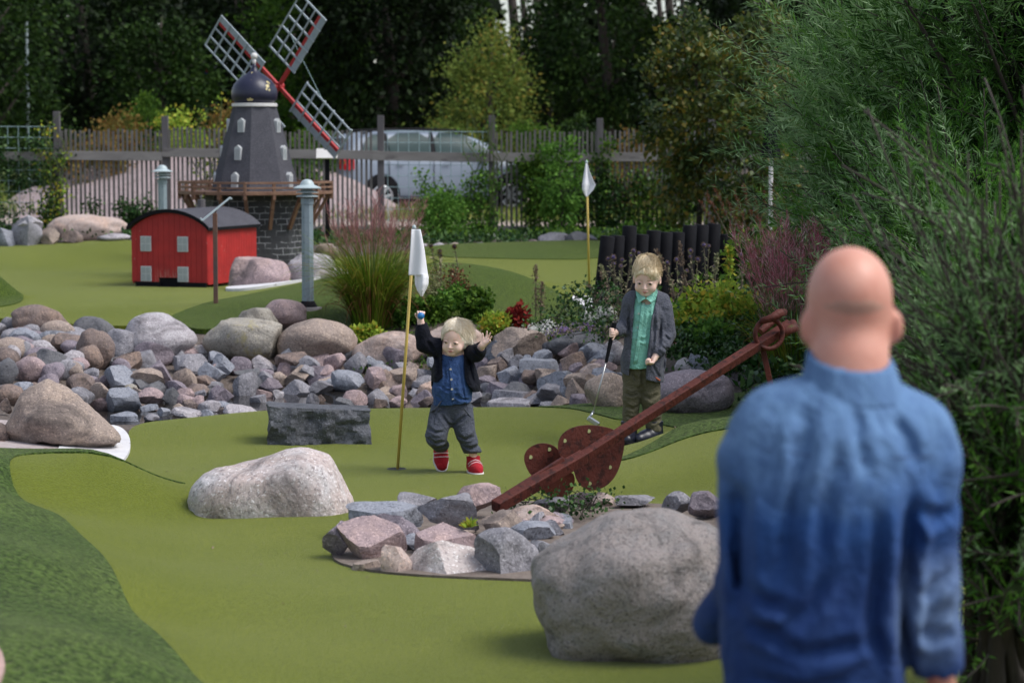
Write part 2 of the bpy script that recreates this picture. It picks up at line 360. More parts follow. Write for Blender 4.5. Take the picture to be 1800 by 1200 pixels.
def rock_mesh(w, d, h, style, seed, sub=3):
    rs = np.random.RandomState(seed); v, f = ICO[sub]; v = v.copy()
    if style == 'a':
        for k in range(rs.randint(9, 14)):
            n = rs.normal(size=3); n[2] *= .9; n /= np.linalg.norm(n); dd = rs.uniform(.42, .74)
            s = v@n; v -= np.outer(np.maximum(0, s-dd), n)
        v += v*(.05*vnoise(v*3.2, seed))[:,None] + v*(.03*vnoise(v*8, seed+5)+.012*vnoise(v*17, seed+7))[:,None]
    elif style == 'f':     # flat slab
        for k in range(9):
            a = rs.uniform(0, 6.28); n = np.array([math.cos(a), math.sin(a), rs.uniform(-.1, .45)]); n /= np.linalg.norm(n)
            s = v@n; v -= np.outer(np.maximum(0, s-rs.uniform(.5, .75)), n)
        for sg in (1, -1):
            n = np.array([rs.uniform(-.25, .25), rs.uniform(-.25, .1), sg]); n /= np.linalg.norm(n); s = v@n; v -= np.outer(np.maximum(0, s-.33), n)
        v += v*(.03*vnoise(v*4, seed))[:,None]
    else:                  # rounded boulder
        for k in range(4):
            n = rs.normal(size=3); n /= np.linalg.norm(n); s = v@n; v -= np.outer(np.maximum(0, s-rs.uniform(.66, .85))*.8, n)
        v += v*(.16*vnoise(v*1.3, seed)+.05*vnoise(v*3.1, seed+3)+.02*vnoise(v*8, seed+4))[:,None]
    lo, hi = v.min(0), v.max(0); v = (v-(lo+hi)/2)/(hi-lo)*np.array([w, d, h])
    v[:,2] += h/2
    return v, f
def put_rock(name, v, f, m, loc, rz=0, style='a'):
    o = mesh_np(name, v, f, m, k=3, smooth=True, loc=loc); o.rotation_euler = (0, 0, rz)
    if style != 'r': o.data.set_sharp_from_angle(angle=R(27))
    return o
CN = {'grey':'grey', 'pale':'pale grey', 'blue':'blue-grey', 'purple':'purplish grey', 'pink':'pink', 'tan':'tan', 'peach':'peach', 'brown':'brown', 'dark':'dark', 'white':'white', 'slate':'charcoal', 'olive':'mossy tan'}
SN = {'a': 'angular', 'f': 'flat', 'r': 'rounded'}
_seed = [100]
def rk(u0, u1, v0, v1, mat, st, label=None, Y=None, depth=.75, group=None, name='stone', sub=None, bury=.12, z0=None, seed=None):
    _seed[0] += 1; uc = (u0+u1)/2
    g = G(uc, v1) if Y is None else Vector((X(uc, Y), Y, hz(X(uc, Y), Y)))
    if name == 'stone' and 190 < uc < 1060 and v1 > 655 and Y is None and (g.z < -.11 or g.y < 16.3):
        yy = 1.905*F_PX/(v1-HOR); g = Vector((X(uc, yy), yy, -.125))
    sc = g.y/F_PX; w_ = (u1-u0)*sc*(1.13 if name == 'stone' else 1.04); d_ = w_*depth; yc = g.y + d_*.36; w_ *= yc/g.y
    zb = ZV(v1, g.y) if z0 is None else z0; zt = ZV(v0, yc - .12*d_); zb -= bury*(zt-zb)+.01
    h_ = max(.03, zt-zb)*(1.06 if name == 'stone' else 1)
    if sub is None: sub = 4 if (u1-u0) > 62 else 3
    v, f = rock_mesh(w_, d_, h_, st, seed or _seed[0], sub)
    o = put_rock(name, v, f, RM[mat], (X(uc, yc), yc, zb), 0, st)
    tag(o, label, 'boulder' if name == 'boulder' else 'stone', group); o['_'] = (uc, v1); return o
B = 'boulder'
# --- big named boulders
GB = 'boulders crowning the stone bank'
for a in [
 (20,121,535,590,'brown','r','dark brown domed boulder behind the cobbles at far left of the stone bank'),
 (119,200,556,600,'dark','r','smooth charcoal grey boulder with flat top beside the brown domed one'),
 (203,342,550,634,'pale','r','big whitish grey cracked granite boulder beside the turf mound tip'),
 (356,492,560,634,'olive','r','wide tan boulder under the rusty post, lower left of the stacked pair'),
 (416,488,540,588,'olive','r','small cream boulder lying on top between two wide tan boulders'),
 (463,537,525,574,'pink','r','pinkish boulder just left of the lamp bollard foot'),
 (489,624,560,637,'tan','r','large tan boulder with blackened right side under the lamp bollard'),
 (620,748,583,647,'peach','r','wide sandy boulder behind the flagpole in front of the grass clump'),
 (744,852,564,628,'peach','r','peach boulder directly behind the toddler’s raised arm'),
 (865,961,575,630,'tan','a','brown-grey peaked boulder below the white flowers'),
 (955,1064,583,624,'dark','r','dark low boulder half covered by ivy left of the boy'),
 (1029,1108,654,718,'tan','r','rust-stained tan boulder directly behind the putter shaft'),
 (1151,1290,650,730,'purple','r','large brown-violet boulder to the right of the boy’s legs')]:
    rk(*a, name=B, group=GB)
rk(1264,1392,626,708,'purple','a','long slanted lilac-grey stone slab under the ivy behind the anchor shank', name=B, Y=16.7)
rk(0,206,676,790,'tan','r','huge brown-grey boulder on the gritty pad at the left edge', name=B, depth=.7, sub=5, seed=9)
def reshape(o, xs, ks):
    n = len(o.data.vertices); a = np.empty(n*3, np.float32); o.data.vertices.foreach_get('co', a); a = a.reshape(-1, 3); w_ = a[:,0].max()-a[:,0].min()
    a[:,2] *= np.interp(a[:,0]/w_, xs, ks); a[:,2] += .010*vnoise(a*14, 3)+.006*vnoise(a*34, 4); o.data.vertices.foreach_set('co', a.ravel()); o.data.update()
reshape([q for q in bpy.data.objects if q.name.startswith('boulder')][-1], [-.5,-.35,-.12,.15,.5], [.62,.98,1.06,.92,.42])
rk(-30,12,742,778,'brown','r','rusty brown boulder cut off by the left edge of the picture', name=B)
rk(402,508,452,515,'pink','r','large pink boulder against the side of the red hut', name=B, Y=23.3)
rk(506,592,445,506,'pale','r','pale pink boulder leaning on the windmill base', name=B, Y=23.6)
rk(552,612,470,503,'white','r','low whitish boulder between lamp bollard and grass clump', name=B, Y=23.1)
rk(553,596,428,455,'tan','r','tan boulder beside the windmill foot', name=B, Y=26.5)
FR = [(18,78,380,440,'grey','a','pointed grey-brown boulder, tallest in the group at the far left bank'),(-18,27,400,440,'blue','a','blue-grey boulder at the left edge below the wire fence'),
 (28,74,378,404,'pale','a','pale boulder peeking out behind the pointed grey one'),(72,105,398,431,'tan','a','small square tan boulder right of the pointed grey one'),
 (88,220,377,426,'peach','r','broad low pink-tan rock dome in front of the picket fence'),(108,146,405,427,'brown','a','brown boulder in front of the broad pink rock dome'),
 (170,228,410,423,'pale','r','low pale boulder at right foot of the pink rock dome')]
for a in FR: rk(*a, name=B, Y=28.9 if a[2] != 377 else 29.8, group='boulders on the far left bank')
for a in [(946,1002,408,440,'grey','a','grey split boulder under the fence rail behind the far green'),(988,1050,406,438,'dark','a','dark boulder beside the split grey one behind the far green'),
 (926,948,420,437,'pink','a','small pink boulder left of the grey split boulder behind the far green')]: rk(*a, name=B, Y=28.9)
for i, (u, c) in enumerate([(738,'pale'),(826-580+600,'grey'),(800,'tan'),(905,'pink'),(882,'grey'),(770,'pale')]):
    rk(u-10, u+11, 427, 437, c, 'r', 'small cobble in the edging row behind the far green', Y=28.9, group='cobbles edging the far green')
# --- rubble bank, traced row by row  (x0 x1 y0 y1 in a 2.8125x enlargement of the left bank)
c1 = '''0 70 165 215 grey r;0 90 220 280 grey r;60 145 215 255 pink r;25 160 255 300 purple r;110 185 192 235 grey r;125 205 232 280 purple r;195 310 250 300 tan r;145 265 280 335 pale r;
60 140 285 350 grey r;0 90 305 380 pale r;295 390 280 335 purple r;360 498 305 410 brown r;140 315 325 440 dark r;70 210 362 460 pink r;-40 75 370 470 dark r;280 405 330 410 pale r;320 400 385 455 tan r;
180 280 445 505 purple a;205 375 185 290 tan r;375 550 230 400 brown r;505 680 230 372 grey r;400 480 415 460 grey a;345 470 445 520 purple a;-10 140 485 560 blue a;115 195 485 520 brown a;480 550 440 490 purple a;-20 45 565 615 brown a;
510 680 410 520 blue a;595 760 332 400 grey f;670 840 290 390 purple a;545 635 368 430 purple r;705 845 378 480 purple a;625 820 420 530 tan a;850 985 418 525 tan a;855 1010 350 430 grey a;935 1030 300 350 pale a;980 1110 390 495 blue a;
1040 1150 350 440 blue a;1150 1260 440 540 grey a;1130 1240 360 430 purple a;1160 1275 420 475 dark a;1250 1365 355 430 pale a;1255 1350 420 470 purple a;1365 1450 375 440 pink a;1370 1450 320 385 blue a;1340 1415 435 485 tan r;1280 1385 465 525 purple a;
1410 1520 405 490 tan a;1390 1535 475 535 grey a;1535 1640 478 535 grey a;1445 1550 355 420 grey a;1515 1660 410 490 purple a;1640 1790 430 520 blue a;1600 1700 345 430 pink a;1700 1810 340 440 grey a;1540 1640 345 395 pink a;
840 905 330 375 grey a;1030 1100 340 385 grey a;970 1105 285 330 brown f;440 550 490 570 tan a;520 680 515 620 blue a;600 670 495 550 olive r;660 800 515 575 pink a;800 890 510 580 dark a;870 955 545 590 pink a;845 905 590 635 tan r;870 950 515 555 pink a;
890 975 570 615 brown a;945 1000 550 590 pink a;940 1010 520 550 grey a;1015 1145 500 570 purple a;975 1080 575 620 pale a;845 985 612 665 pale a;980 1045 620 660 blue a;1050 1145 580 615 blue a;1070 1130 610 640 brown a;1105 1265 595 645 pale a;
545 670 635 670 blue f;685 770 595 617 blue f;770 830 610 642 blue a;1260 1340 520 550 pink f;1345 1395 520 552 pale a;1510 1570 540 600 grey a;1655 1740 560 600 dark a;1690 1810 525 590 pink a;1550 1600 545 575 brown a;1230 1310 545 575 grey f;700 770 640 668 grey a'''
c2 = '''90 190 195 300 purple a;15 100 258 308 blue a;0 75 205 258 grey a;100 245 290 380 tan a;0 105 295 390 pink a;190 260 265 325 tan a;240 330 300 340 grey a;225 330 332 375 grey f;250 330 358 410 peach a;0 115 395 455 grey a;
120 200 370 420 pink a;225 330 400 450 purple a;595 690 245 325 brown a;690 760 230 290 grey a;755 820 230 270 blue a;820 905 222 262 grey a;640 755 290 375 blue a;545 635 275 360 tan a;745 840 320 368 purple a;840 945 320 385 tan a;
545 670 350 405 grey a;585 800 365 425 purple f;855 950 372 435 grey a;620 800 402 450 grey f;800 860 425 460 blue a;900 990 425 465 tan a;990 1070 420 460 purple f;840 990 455 495 grey a;600 790 442 490 pale f;940 980 350 420 blue a;
555 680 165 275 blue a;945 1060 220 350 brown a;755 945 252 330 blue f;1075 1200 210 290 blue a;1090 1160 185 220 tan r;1040 1135 275 345 peach a;870 940 185 235 tan r;1150 1250 165 262 pale r;970 1060 345 440 tan a;120 200 430 470 pink a;40 110 440 470 brown f;
330 400 430 470 purple a;470 560 400 450 grey a;400 480 395 440 tan a;380 470 430 470 dark f;480 560 350 400 purple a;440 540 300 350 grey a;260 330 430 465 brown a'''
STN = []
for blk, s, u0, v0 in ((c1, 2.8125, 0, 500), (c2, 2.727, 640, 540)):
    for e in blk.replace('\n', '').split(';'):
        q = e.split(); a = [float(x) for x in q[:4]]
        STN.append(rk(u0+a[0]/s, u0+a[1]/s, v0+a[2]/s, v0+a[3]/s+2, q[4], q[5], bury=.25))
for a in [(1212,1252,624,660,'blue','a'),(1188,1216,630,658,'pale','a')]: STN.append(rk(*a, Y=17.0))
# smaller stones wedged in the gaps of the bank
rs = np.random.RandomState(4)
FILL = []
for k in range(128):
    u = rs.uniform(-30, 1090)
    lo, hi = (16.6, 20.2) if u < 130 else (17.0, 19.6)
    if u > 800: lo, hi = 16.8, 19.0
    Y = rs.uniform(lo, hi); x = X(u, Y); w_ = rs.uniform(.17, .30); h_ = w_*rs.uniform(.5, .75)
    v, f = rock_mesh(w_, w_*rs.uniform(.7, 1), h_, 'a' if u > 150 else 'r', 900+k, 3)
    mt = ['grey','purple','blue','tan','pink','dark','brown','grey'][rs.randint(8)]
    o = put_rock('stone', v, f, RM[mt], (x, Y, hz(x, Y)-h_*.28), rs.uniform(0, 6), 'a'); o['mt'] = mt
    tag(o, None, 'stone'); o['_'] = (u, 600); FILL.append(o)
for o in FILL:
    mt = o['mt']; del o['mt']; del o['_']
    side = 'left of the flagpole' if o.location.x < X(700, o.location.y) else 'right of the flagpole'
    o['label'] = 'small %s stone wedged low between larger rubble %s' % (CN[mt], side); o['group'] = '%s chips wedged in the rubble %s' % (CN[mt], side)
# label each traced stone by colour, shape, row and rank
rows = [(0, 612, 'the top row'), (612, 640, 'the upper row'), (640, 668, 'the middle row'), (668, 694, 'the lower row'), (694, 900, 'the waterline row')]
cnt = {}
inv = {m.name: k for k, m in RM.items()}
ORD = ['', 'second', 'third', 'fourth', 'fifth', 'sixth', 'seventh', 'eighth', 'ninth', 'tenth', 'eleventh', 'twelfth']
byk = {}
for o in STN:
    uc, v1 = o['_']; r = next(q[2] for q in rows if q[0] <= v1 < q[1]); half = 'left of the flagpole' if uc < 715 else 'right of the flagpole'
    byk.setdefault((CN[inv[o.data.materials[0].name]], r, half), []).append((uc, o))
for (c, r, half), L in byk.items():
    L.sort(key=lambda q: q[0])
    for i, (uc, o) in enumerate(L):
        rank = 'only one' if len(L) == 1 else (ORD[i]+' from left' if i else 'leftmost')
        o['label'] = ('%s stone in %s %s, %s' % (c, r.replace('the ', '', 1), half, rank)); o['group'] = 'rubble stones of the stream bank'
for o in bpy.data.objects:
    if '_' in o: del o['_']
# --- anchor island: soil bed and stones
sheet('soil_bed', [(570,10.45),(640,10.1),(730,9.95),(850,9.85),(960,9.8),(1100,9.7),(1280,10.2),(1290,11.6),(1100,12.0),(900,12.0),(700,11.7),(600,11.0)], pm('island soil', (.13,.10,.085), (.20,.165,.14), 14, .95, 50, .9), dz=.012, step=.08, skirt=.05, fn=lambda x, y: .03*np.exp(-((x-.2)**2+(y-10.9)**2)/.5))
IS = [(613,734,888,925,'blue','f','flat blue-grey slab on the back left of the anchor island',10.95),
 (566,618,918,972,'purple','a','violet-pink stone at the far left tip of the anchor island',10.5),(592,706,915,990,'pink','a','long violet-pink slab at the left front of the anchor island',10.4),
 (661,735,905,946,'purple','a','dark violet stone behind the long pink slab of the anchor island',10.75),(698,763,867,897,'grey','a','small grey stone at the back of the anchor island, behind the flat slab',11.5),
 (738,836,867,932,'grey','a','grey-pink pointed stone left of the anchor tip',10.9),(804,878,853,902,'pink','a','pink square-cut stone directly left of the anchor tip',11.3),
 (850,924,900,940,'tan','a','tan stone just below the anchor tip',10.8),(668,730,962,1024,'peach','a','small peach stone between the long pink slab and the cream one',10.05),
 (727,841,928,980,'pink','f','flat pink stone under the little orange succulent',10.45),(722,852,958,1032,'white','a','cream-white block at the front of the anchor island',9.95),
 (838,946,934,1030,'grey','a','large speckled grey block at the front of the anchor island beside the cream one',9.95),(900,980,889,930,'peach','a','orange-brown stone behind the dark one on the anchor island',11.1),
 (901,974,920,956,'blue','a','dark blue-grey stone above the speckled grey block',10.7),(940,1002,874,914,'grey','a','speckled grey stone beside the red fluke lobe',11.5),
 (972,1008,912,934,'blue','f','small flat dark stone beside the big boulder’s left shoulder',11.0),(942,968,955,985,'dark','a','small dark stone pressed against the big boulder',10.2),
 (995,1052,866,886,'pink','a','pink stone at the back of the anchor island under the ivy',11.8),(1168,1220,865,900,'grey','a','grey speckled stone behind the big boulder',11.3),
 (1215,1268,866,906,'purple','a','purple stone behind the big boulder beside the man’s sleeve',11.2),(1042,1080,866,888,'peach','a','reddish stone behind the big boulder near the ivy',11.8),
 (615,668,985,1000,'tan','f','thin tan stone edging the soil at the left front of the anchor island',10.15),(1085,1150,870,890,'grey','a','low grey stone hidden behind the top of the big boulder',11.7)]
for a in IS: rk(*a[:7], Y=a[7], group='stones of the anchor island', bury=.1)
for k in range(22):
    u = rs.uniform(615, 1010); Y = rs.uniform(10.15, 11.6)
    if (u-800)**2/230**2+(Y-10.8)**2/.95**2 > 1: continue
    w_ = rs.uniform(.12, .21); h_ = w_*rs.uniform(.45, .65); x = X(u, Y); v, f = rock_mesh(w_, w_*.85, h_, 'a', 1300+k, 3); c_ = ['pink', 'grey', 'purple', 'blue', 'tan'][k % 5]
    o = put_rock('stone', v, f, RM[c_], (x, Y, hz(x, Y)-h_*.15), rs.uniform(0, 6), 'a'); tag(o, 'small %s filler stone tucked between the anchor island stones' % CN[c_], 'stone', '%s filler stones of the anchor island' % CN[c_])
# big foreground boulder
v, f = rock_mesh(.84, .70, .70, 'r', 12, 5)
def big_boulder():
    v, f = ICO[5]; v = v.copy(); 
    ang = np.arctan2(v[:,2], v[:,0])
    sx = np.sign(v[:,0])*np.abs(v[:,0])**.86; sz = np.sign(v[:,2])*np.abs(v[:,2])**.86; sy = np.sign(v[:,1])*np.abs(v[:,1])**.9
    p = np.stack([sx*.395, sy*.35, sz*.285], 1)
    p[:,0] -= .05*np.clip(-p[:,2]/.3, -1, 1)*(-1)*0
    p[:,2] -= .10*np.clip((-p[:,0]-.12)/.3, 0, 1)*np.clip(p[:,2]/.3, 0, 1)   # left shoulder slopes
    p += v*(.032*vnoise(v*1.7, 4)+.016*vnoise(v*4, 8)+.006*vnoise(v*11, 9))[:,None]
    return p, f
v, f = big_boulder()
o = put_rock('boulder', v, f, RM['olive'], (X(1128, 8.66), 8.50, .195), 0, 'r')
o.data.materials.clear(); o.data.materials.append(rock_mat('weathered boulder stone', (.215,.205,.205), (.275,.235,.22), (.045,.04,.038), None, 1.7))
tag(o, 'giant rounded grey-brown boulder in the right foreground beside the man', 'boulder')
# saddle-shaped white boulder on the near green
def saddle():
    v, f = ICO[5]; v = v.copy()
    sx = np.sign(v[:,0])*np.abs(v[:,0])**.62; sy = np.sign(v[:,1])*np.abs(v[:,1])**.9; sz = np.sign(v[:,2])*np.abs(v[:,2])**.58
    top = np.interp(sx, [-1,-.8,-.35,-.1,.25,.5,.75,1], [.15,.215,.235,.25,.30,.318,.305,.16])
    z = np.where(sz > 0, sz*top, sz*.05)
    p = np.stack([sx*.395*(1+.0*sz), sy*.24, z], 1)
    p[:,0] += np.where(sx > .5, (1-np.clip(sz, 0, 1))*.035, 0)
    p += v*(.016*vnoise(v*2.2, 3)+.008*vnoise(v*5, 8)+.003*vnoise(v*14, 9))[:,None]
    return p, f
v, f = saddle(); o = put_rock('boulder', v, f, rock_mat('white pink granite', (.54,.52,.53), (.47,.38,.355), (.20,.17,.17), None, .8), (X(466, 11.75), 11.75, .0), .04, 'r')
tag(o, 'low white and pink saddle-shaped boulder lying on the near green', 'boulder')
# cut dark stone block
def block():
    bm = bmesh.new(); bmesh.ops.create_cube(bm, size=1); bmesh.ops.subdivide_edges(bm, edges=bm.edges, cuts=22, use_grid_fill=True)
    p = np.array([q.co[:] for q in bm.verts]); fs = [tuple(x.index for x in fc.verts) for fc in bm.faces]; bm.free()
    q = p.copy(); q[:,0] *= .60; q[:,1] *= .26; q[:,2] = (q[:,2]+.5)*.255
    q[:,2] -= np.where(p[:,2] > 0, .035*np.clip((p[:,0]+.5), 0, 1)**.7*(p[:,2]*2), 0)
    n = p*2; big = vnoise(q*9, 2)*.016 + vnoise(q*26, 5)*.011 + vnoise(q*60, 6)*.004
    front = np.clip(-p[:,1]*2, 0, 1)
    q[:,1] -= front*(big*1.6); q[:,2] += (p[:,2] > .49)*vnoise(q*8, 9)*.006; q[:,0] += (np.abs(p[:,0]) > .49)*big*1.0
    return q, fs
q, fs = block()
o = mesh_np('stone_block', q, fs, RM['slate'], smooth=True); o.data.set_sharp_from_angle(angle=R(24))
g = G(560, 783); o.location = (X(559, g.y+.12), g.y+.13, g.z-.015); o.rotation_euler = (0, 0, .10)
tag(o, 'rectangular rough-cut dark stone block standing on the near green', 'stone block')
# rock outcrop beyond the fence, pink granite slope
def outcrop():
    n, k = 90, 26; vs = []
    for j in range(k):
        for i in range(n):
            x = -9.6+7.9*i/(n-1); y = 38+ 9*j/(k-1)
            e = math.sin(math.pi*i/(n-1))**.45
            z = .45+ e*1.15*min(1, (j/(k-1))*1.6)**.8 + .10*mnoise.noise((x*1.3, y*1.1, 3)) + .05*mnoise.noise((x*4, y*3, 8))
            vs.append((x, y, z-.5*(1-e)))
    q = [(j*n+i, j*n+i+1, (j+1)*n+i+1, (j+1)*n+i) for j in range(k-1) for i in range(n-1)]
    o = mesh_np('rock_slope', vs, q, pm('pink bare rock', (.34,.265,.26), (.27,.21,.215), 1.4, .9, 9, .9, c3=(.20,.15,.14), s3=7, f3=(.56,.66)), smooth=True); tag(o, kind='structure')
outcrop()
# ------------------------------------------------------------------ materials for built things
M_WOODGREY = pm('weathered grey wood', (.092,.085,.080), (.155,.145,.138), 9, .85, 30, .4, c3=(.09,.08,.08), s3=14, f3=(.6,.7), stretch=(1,1,.25))
M_WOODGREYH = pm('weathered rail wood', (.17,.155,.148), (.25,.235,.225), 5, .85, 30, .4, c3=(.11,.10,.10), s3=9, f3=(.6,.7), stretch=(.25,1,1))
M_WOODPOST = pm('grey post wood', (.075,.07,.075), (.125,.115,.12), 8, .85, 30, .4, stretch=(1,1,.2))
M_WIRE = pm('galvanised wire', (.30,.42,.44), None, rough=.5, metal=.3)
M_FELT = pm('mineral roofing felt', (.065,.065,.078), (.085,.085,.10), 5, .95, 150, .9, c3=(.13,.13,.15), s3=130, f3=(.52,.62), spec=.1)
M_BLACK = pm('black paint', (.004,.004,.006), (.009,.009,.012), 6, .75, 30, .3, spec=.15)
M_NAVY = pm('navy dome paint', (.012,.013,.035), (.016,.018,.045), 5, .38, 12, .15, c3=(.62,.52,.25), s3=7.0, f3=(.635,.65))
M_WHITEP = pm('white paint', (.70,.69,.68), (.60,.58,.57), 9, .6, 30, .2, c3=(.25,.18,.16), s3=14, f3=(.66,.7))
M_REDP = pm('red sail paint', (.34,.012,.016), (.40,.02,.022), 9, .5)
M_SAILGREY = pm('sail lath grey', (.33,.38,.42), (.27,.32,.36), 12, .6, 40, .2)
M_DECK = pm('deck wood', (.14,.07,.045), (.23,.13,.085), 8, .8, 40, .4, c3=(.06,.03,.02), s3=16)
M_WINGREY = pm('grey window board', (.42,.44,.46), (.50,.52,.53), 20, .6)
M_WINPANE = pm('pale pane', (.30,.33,.35), (.36,.39,.41), 20, .35)
M_LAMP = pm('grey green lamp paint', (.20,.26,.295), (.24,.30,.335), 7, .5, 40, .15, c3=(.12,.16,.19), s3=30, f3=(.62,.7))
M_LAMPCAP = pm('lamp cap metal', (.42,.50,.52), (.36,.43,.45), 12, .4)
M_CONCF = pm('footing concrete', (.33,.30,.30), (.25,.23,.23), 9, .9, 50, .5)
M_RUST = pm('dark rusty iron', (.060,.014,.010), (.095,.022,.015), 9, .65, 60, .5, spec=.25, c3=(.035,.009,.007), s3=26, f3=(.52,.62))
M_RUST2 = pm('orange rusty iron', (.22,.05,.02), (.15,.035,.02), 9, .75, 60, .5, c3=(.30,.10,.04), s3=30)
M_RUSTP = pm('rusty post steel', (.06,.05,.055), (.17,.075,.04), 3, .7, 60, .4, stretch=(1,1,.6))
M_YEL = pm('yellow flagpole', (.55,.40,.09), (.50,.36,.08), 10, .45)
M_CLOTHW = pm('white flag cloth', (.80,.80,.83), (.76,.76,.80), 5, .85, 220, .25)
M_DARKHOLE = pm('painted hole shade', (.01,.01,.01), None, rough=.8)
def brickdark():
    m, t, b = nodes('dark painted stone blocks'); tc = N(t, 'TexCoord')
    br = N(t, 'TexBrick', Scale=1.0); br.offset = .5
    br.inputs['Color1'].default_value = (.018,.019,.024,1); br.inputs['Color2'].default_value = (.035,.036,.042,1); br.inputs['Mortar'].default_value = (.26,.26,.28,1)
    br.inputs['Mortar Size'].default_value = .0045; br.inputs['Mortar Smooth'].default_value = .3; br.inputs['Brick Width'].default_value = .125; br.inputs['Row Height'].default_value = .062
    # wrap: horizontal distance round the tower + height
    sp = N(t, 'SeparateXYZ'); t.links.new(tc.outputs['Object'], sp.inputs[0])
    at = N(t, 'Math', operation='ARCTAN2'); t.links.new(sp.outputs[1], at.inputs[0]); t.links.new(sp.outputs[0], at.inputs[1])
    ml = N(t, 'Math', operation='MULTIPLY'); ml.inputs[1].default_value = .56; t.links.new(at.outputs[0], ml.inputs[0])
    ns = noise(t, tc.outputs['Object'], 9, 2); a1 = N(t, 'Math', operation='MULTIPLY_ADD'); a1.inputs[1].default_value = .03; t.links.new(ns, a1.inputs[0]); t.links.new(sp.outputs[2], a1.inputs[2])
    ns2 = noise(t, tc.outputs['Object'], 6, 2); a2 = N(t, 'Math', operation='MULTIPLY_ADD'); a2.inputs[1].default_value = .05; t.links.new(ns2, a2.inputs[0]); t.links.new(ml.outputs[0], a2.inputs[2])
    cb = N(t, 'CombineXYZ'); t.links.new(a2.outputs[0], cb.inputs[0]); t.links.new(a1.outputs[0], cb.inputs[1])
    t.links.new(cb.outputs[0], br.inputs['Vector'])
    gap = ramp(t, noise(t, tc.outputs['Object'], 7, 3), [(.42, (1,)*3), (.5, (0,)*3)])
    f = N(t, 'Math', operation='MULTIPLY'); t.links.new(br.outputs['Fac'], f.inputs[0]); t.links.new(gap, f.inputs[1])
    col = mix(t, f.outputs[0], br.outputs['Color'], (.03,.03,.036)); t.links.new(col, b.inputs['Base Color'])
    b.inputs['Roughness'].default_value = .7; bump(t, b, noise(t, tc.outputs['Object'], 25, 4), .6, .01); return m
M_BRICKD = brickdark()
def planks_mat():
    m, t, b = nodes('red plank paint'); vec = coords(t, False)
    col = ramp(t, noise(t, vec, 7, 4), [(.3, (.30,.009,.011)), (.7, (.42,.016,.016))])
    st = N(t, 'Mapping'); st.inputs['Scale'].default_value = (1,1,.12); t.links.new(vec, st.inputs[0])
    wear = noise(t, st.outputs[0], 70, 5, .7)
    sp = N(t, 'SeparateXYZ'); t.links.new(vec, sp.inputs[0])
    low = ramp(t, sp.outputs[2], [(.02, (1,)*3), (.20, (.0,)*3)])
    w1 = mix(t, low, ramp(t, wear, [(.70, (0,)*3), (.74, (1,)*3)]), ramp(t, wear, [(.50, (0,)*3), (.56, (.9,)*3)]))
    cx = ramp(t, sp.outputs[0], [(.24, (0,)*3), (.32, (1,)*3), (.52, (1,)*3), (.60, (0,)*3)])
    w2 = mix(t, 1.0, w1, cx, 'MULTIPLY')
    sps = ramp(t, noise(t, vec, 45, 2), [(.72, (0,)*3), (.75, (1,)*3)])
    w3 = mix(t, 1.0, w2, sps, 'ADD')
    col = mix(t, w3, col, (.50,.40,.34)); t.links.new(col, b.inputs['Base Color']); b.inputs['Roughness'].default_value = .6
    bump(t, b, noise(t, st.outputs[0], 60, 4), .25, .004); return m
M_REDPLANK = planks_mat()

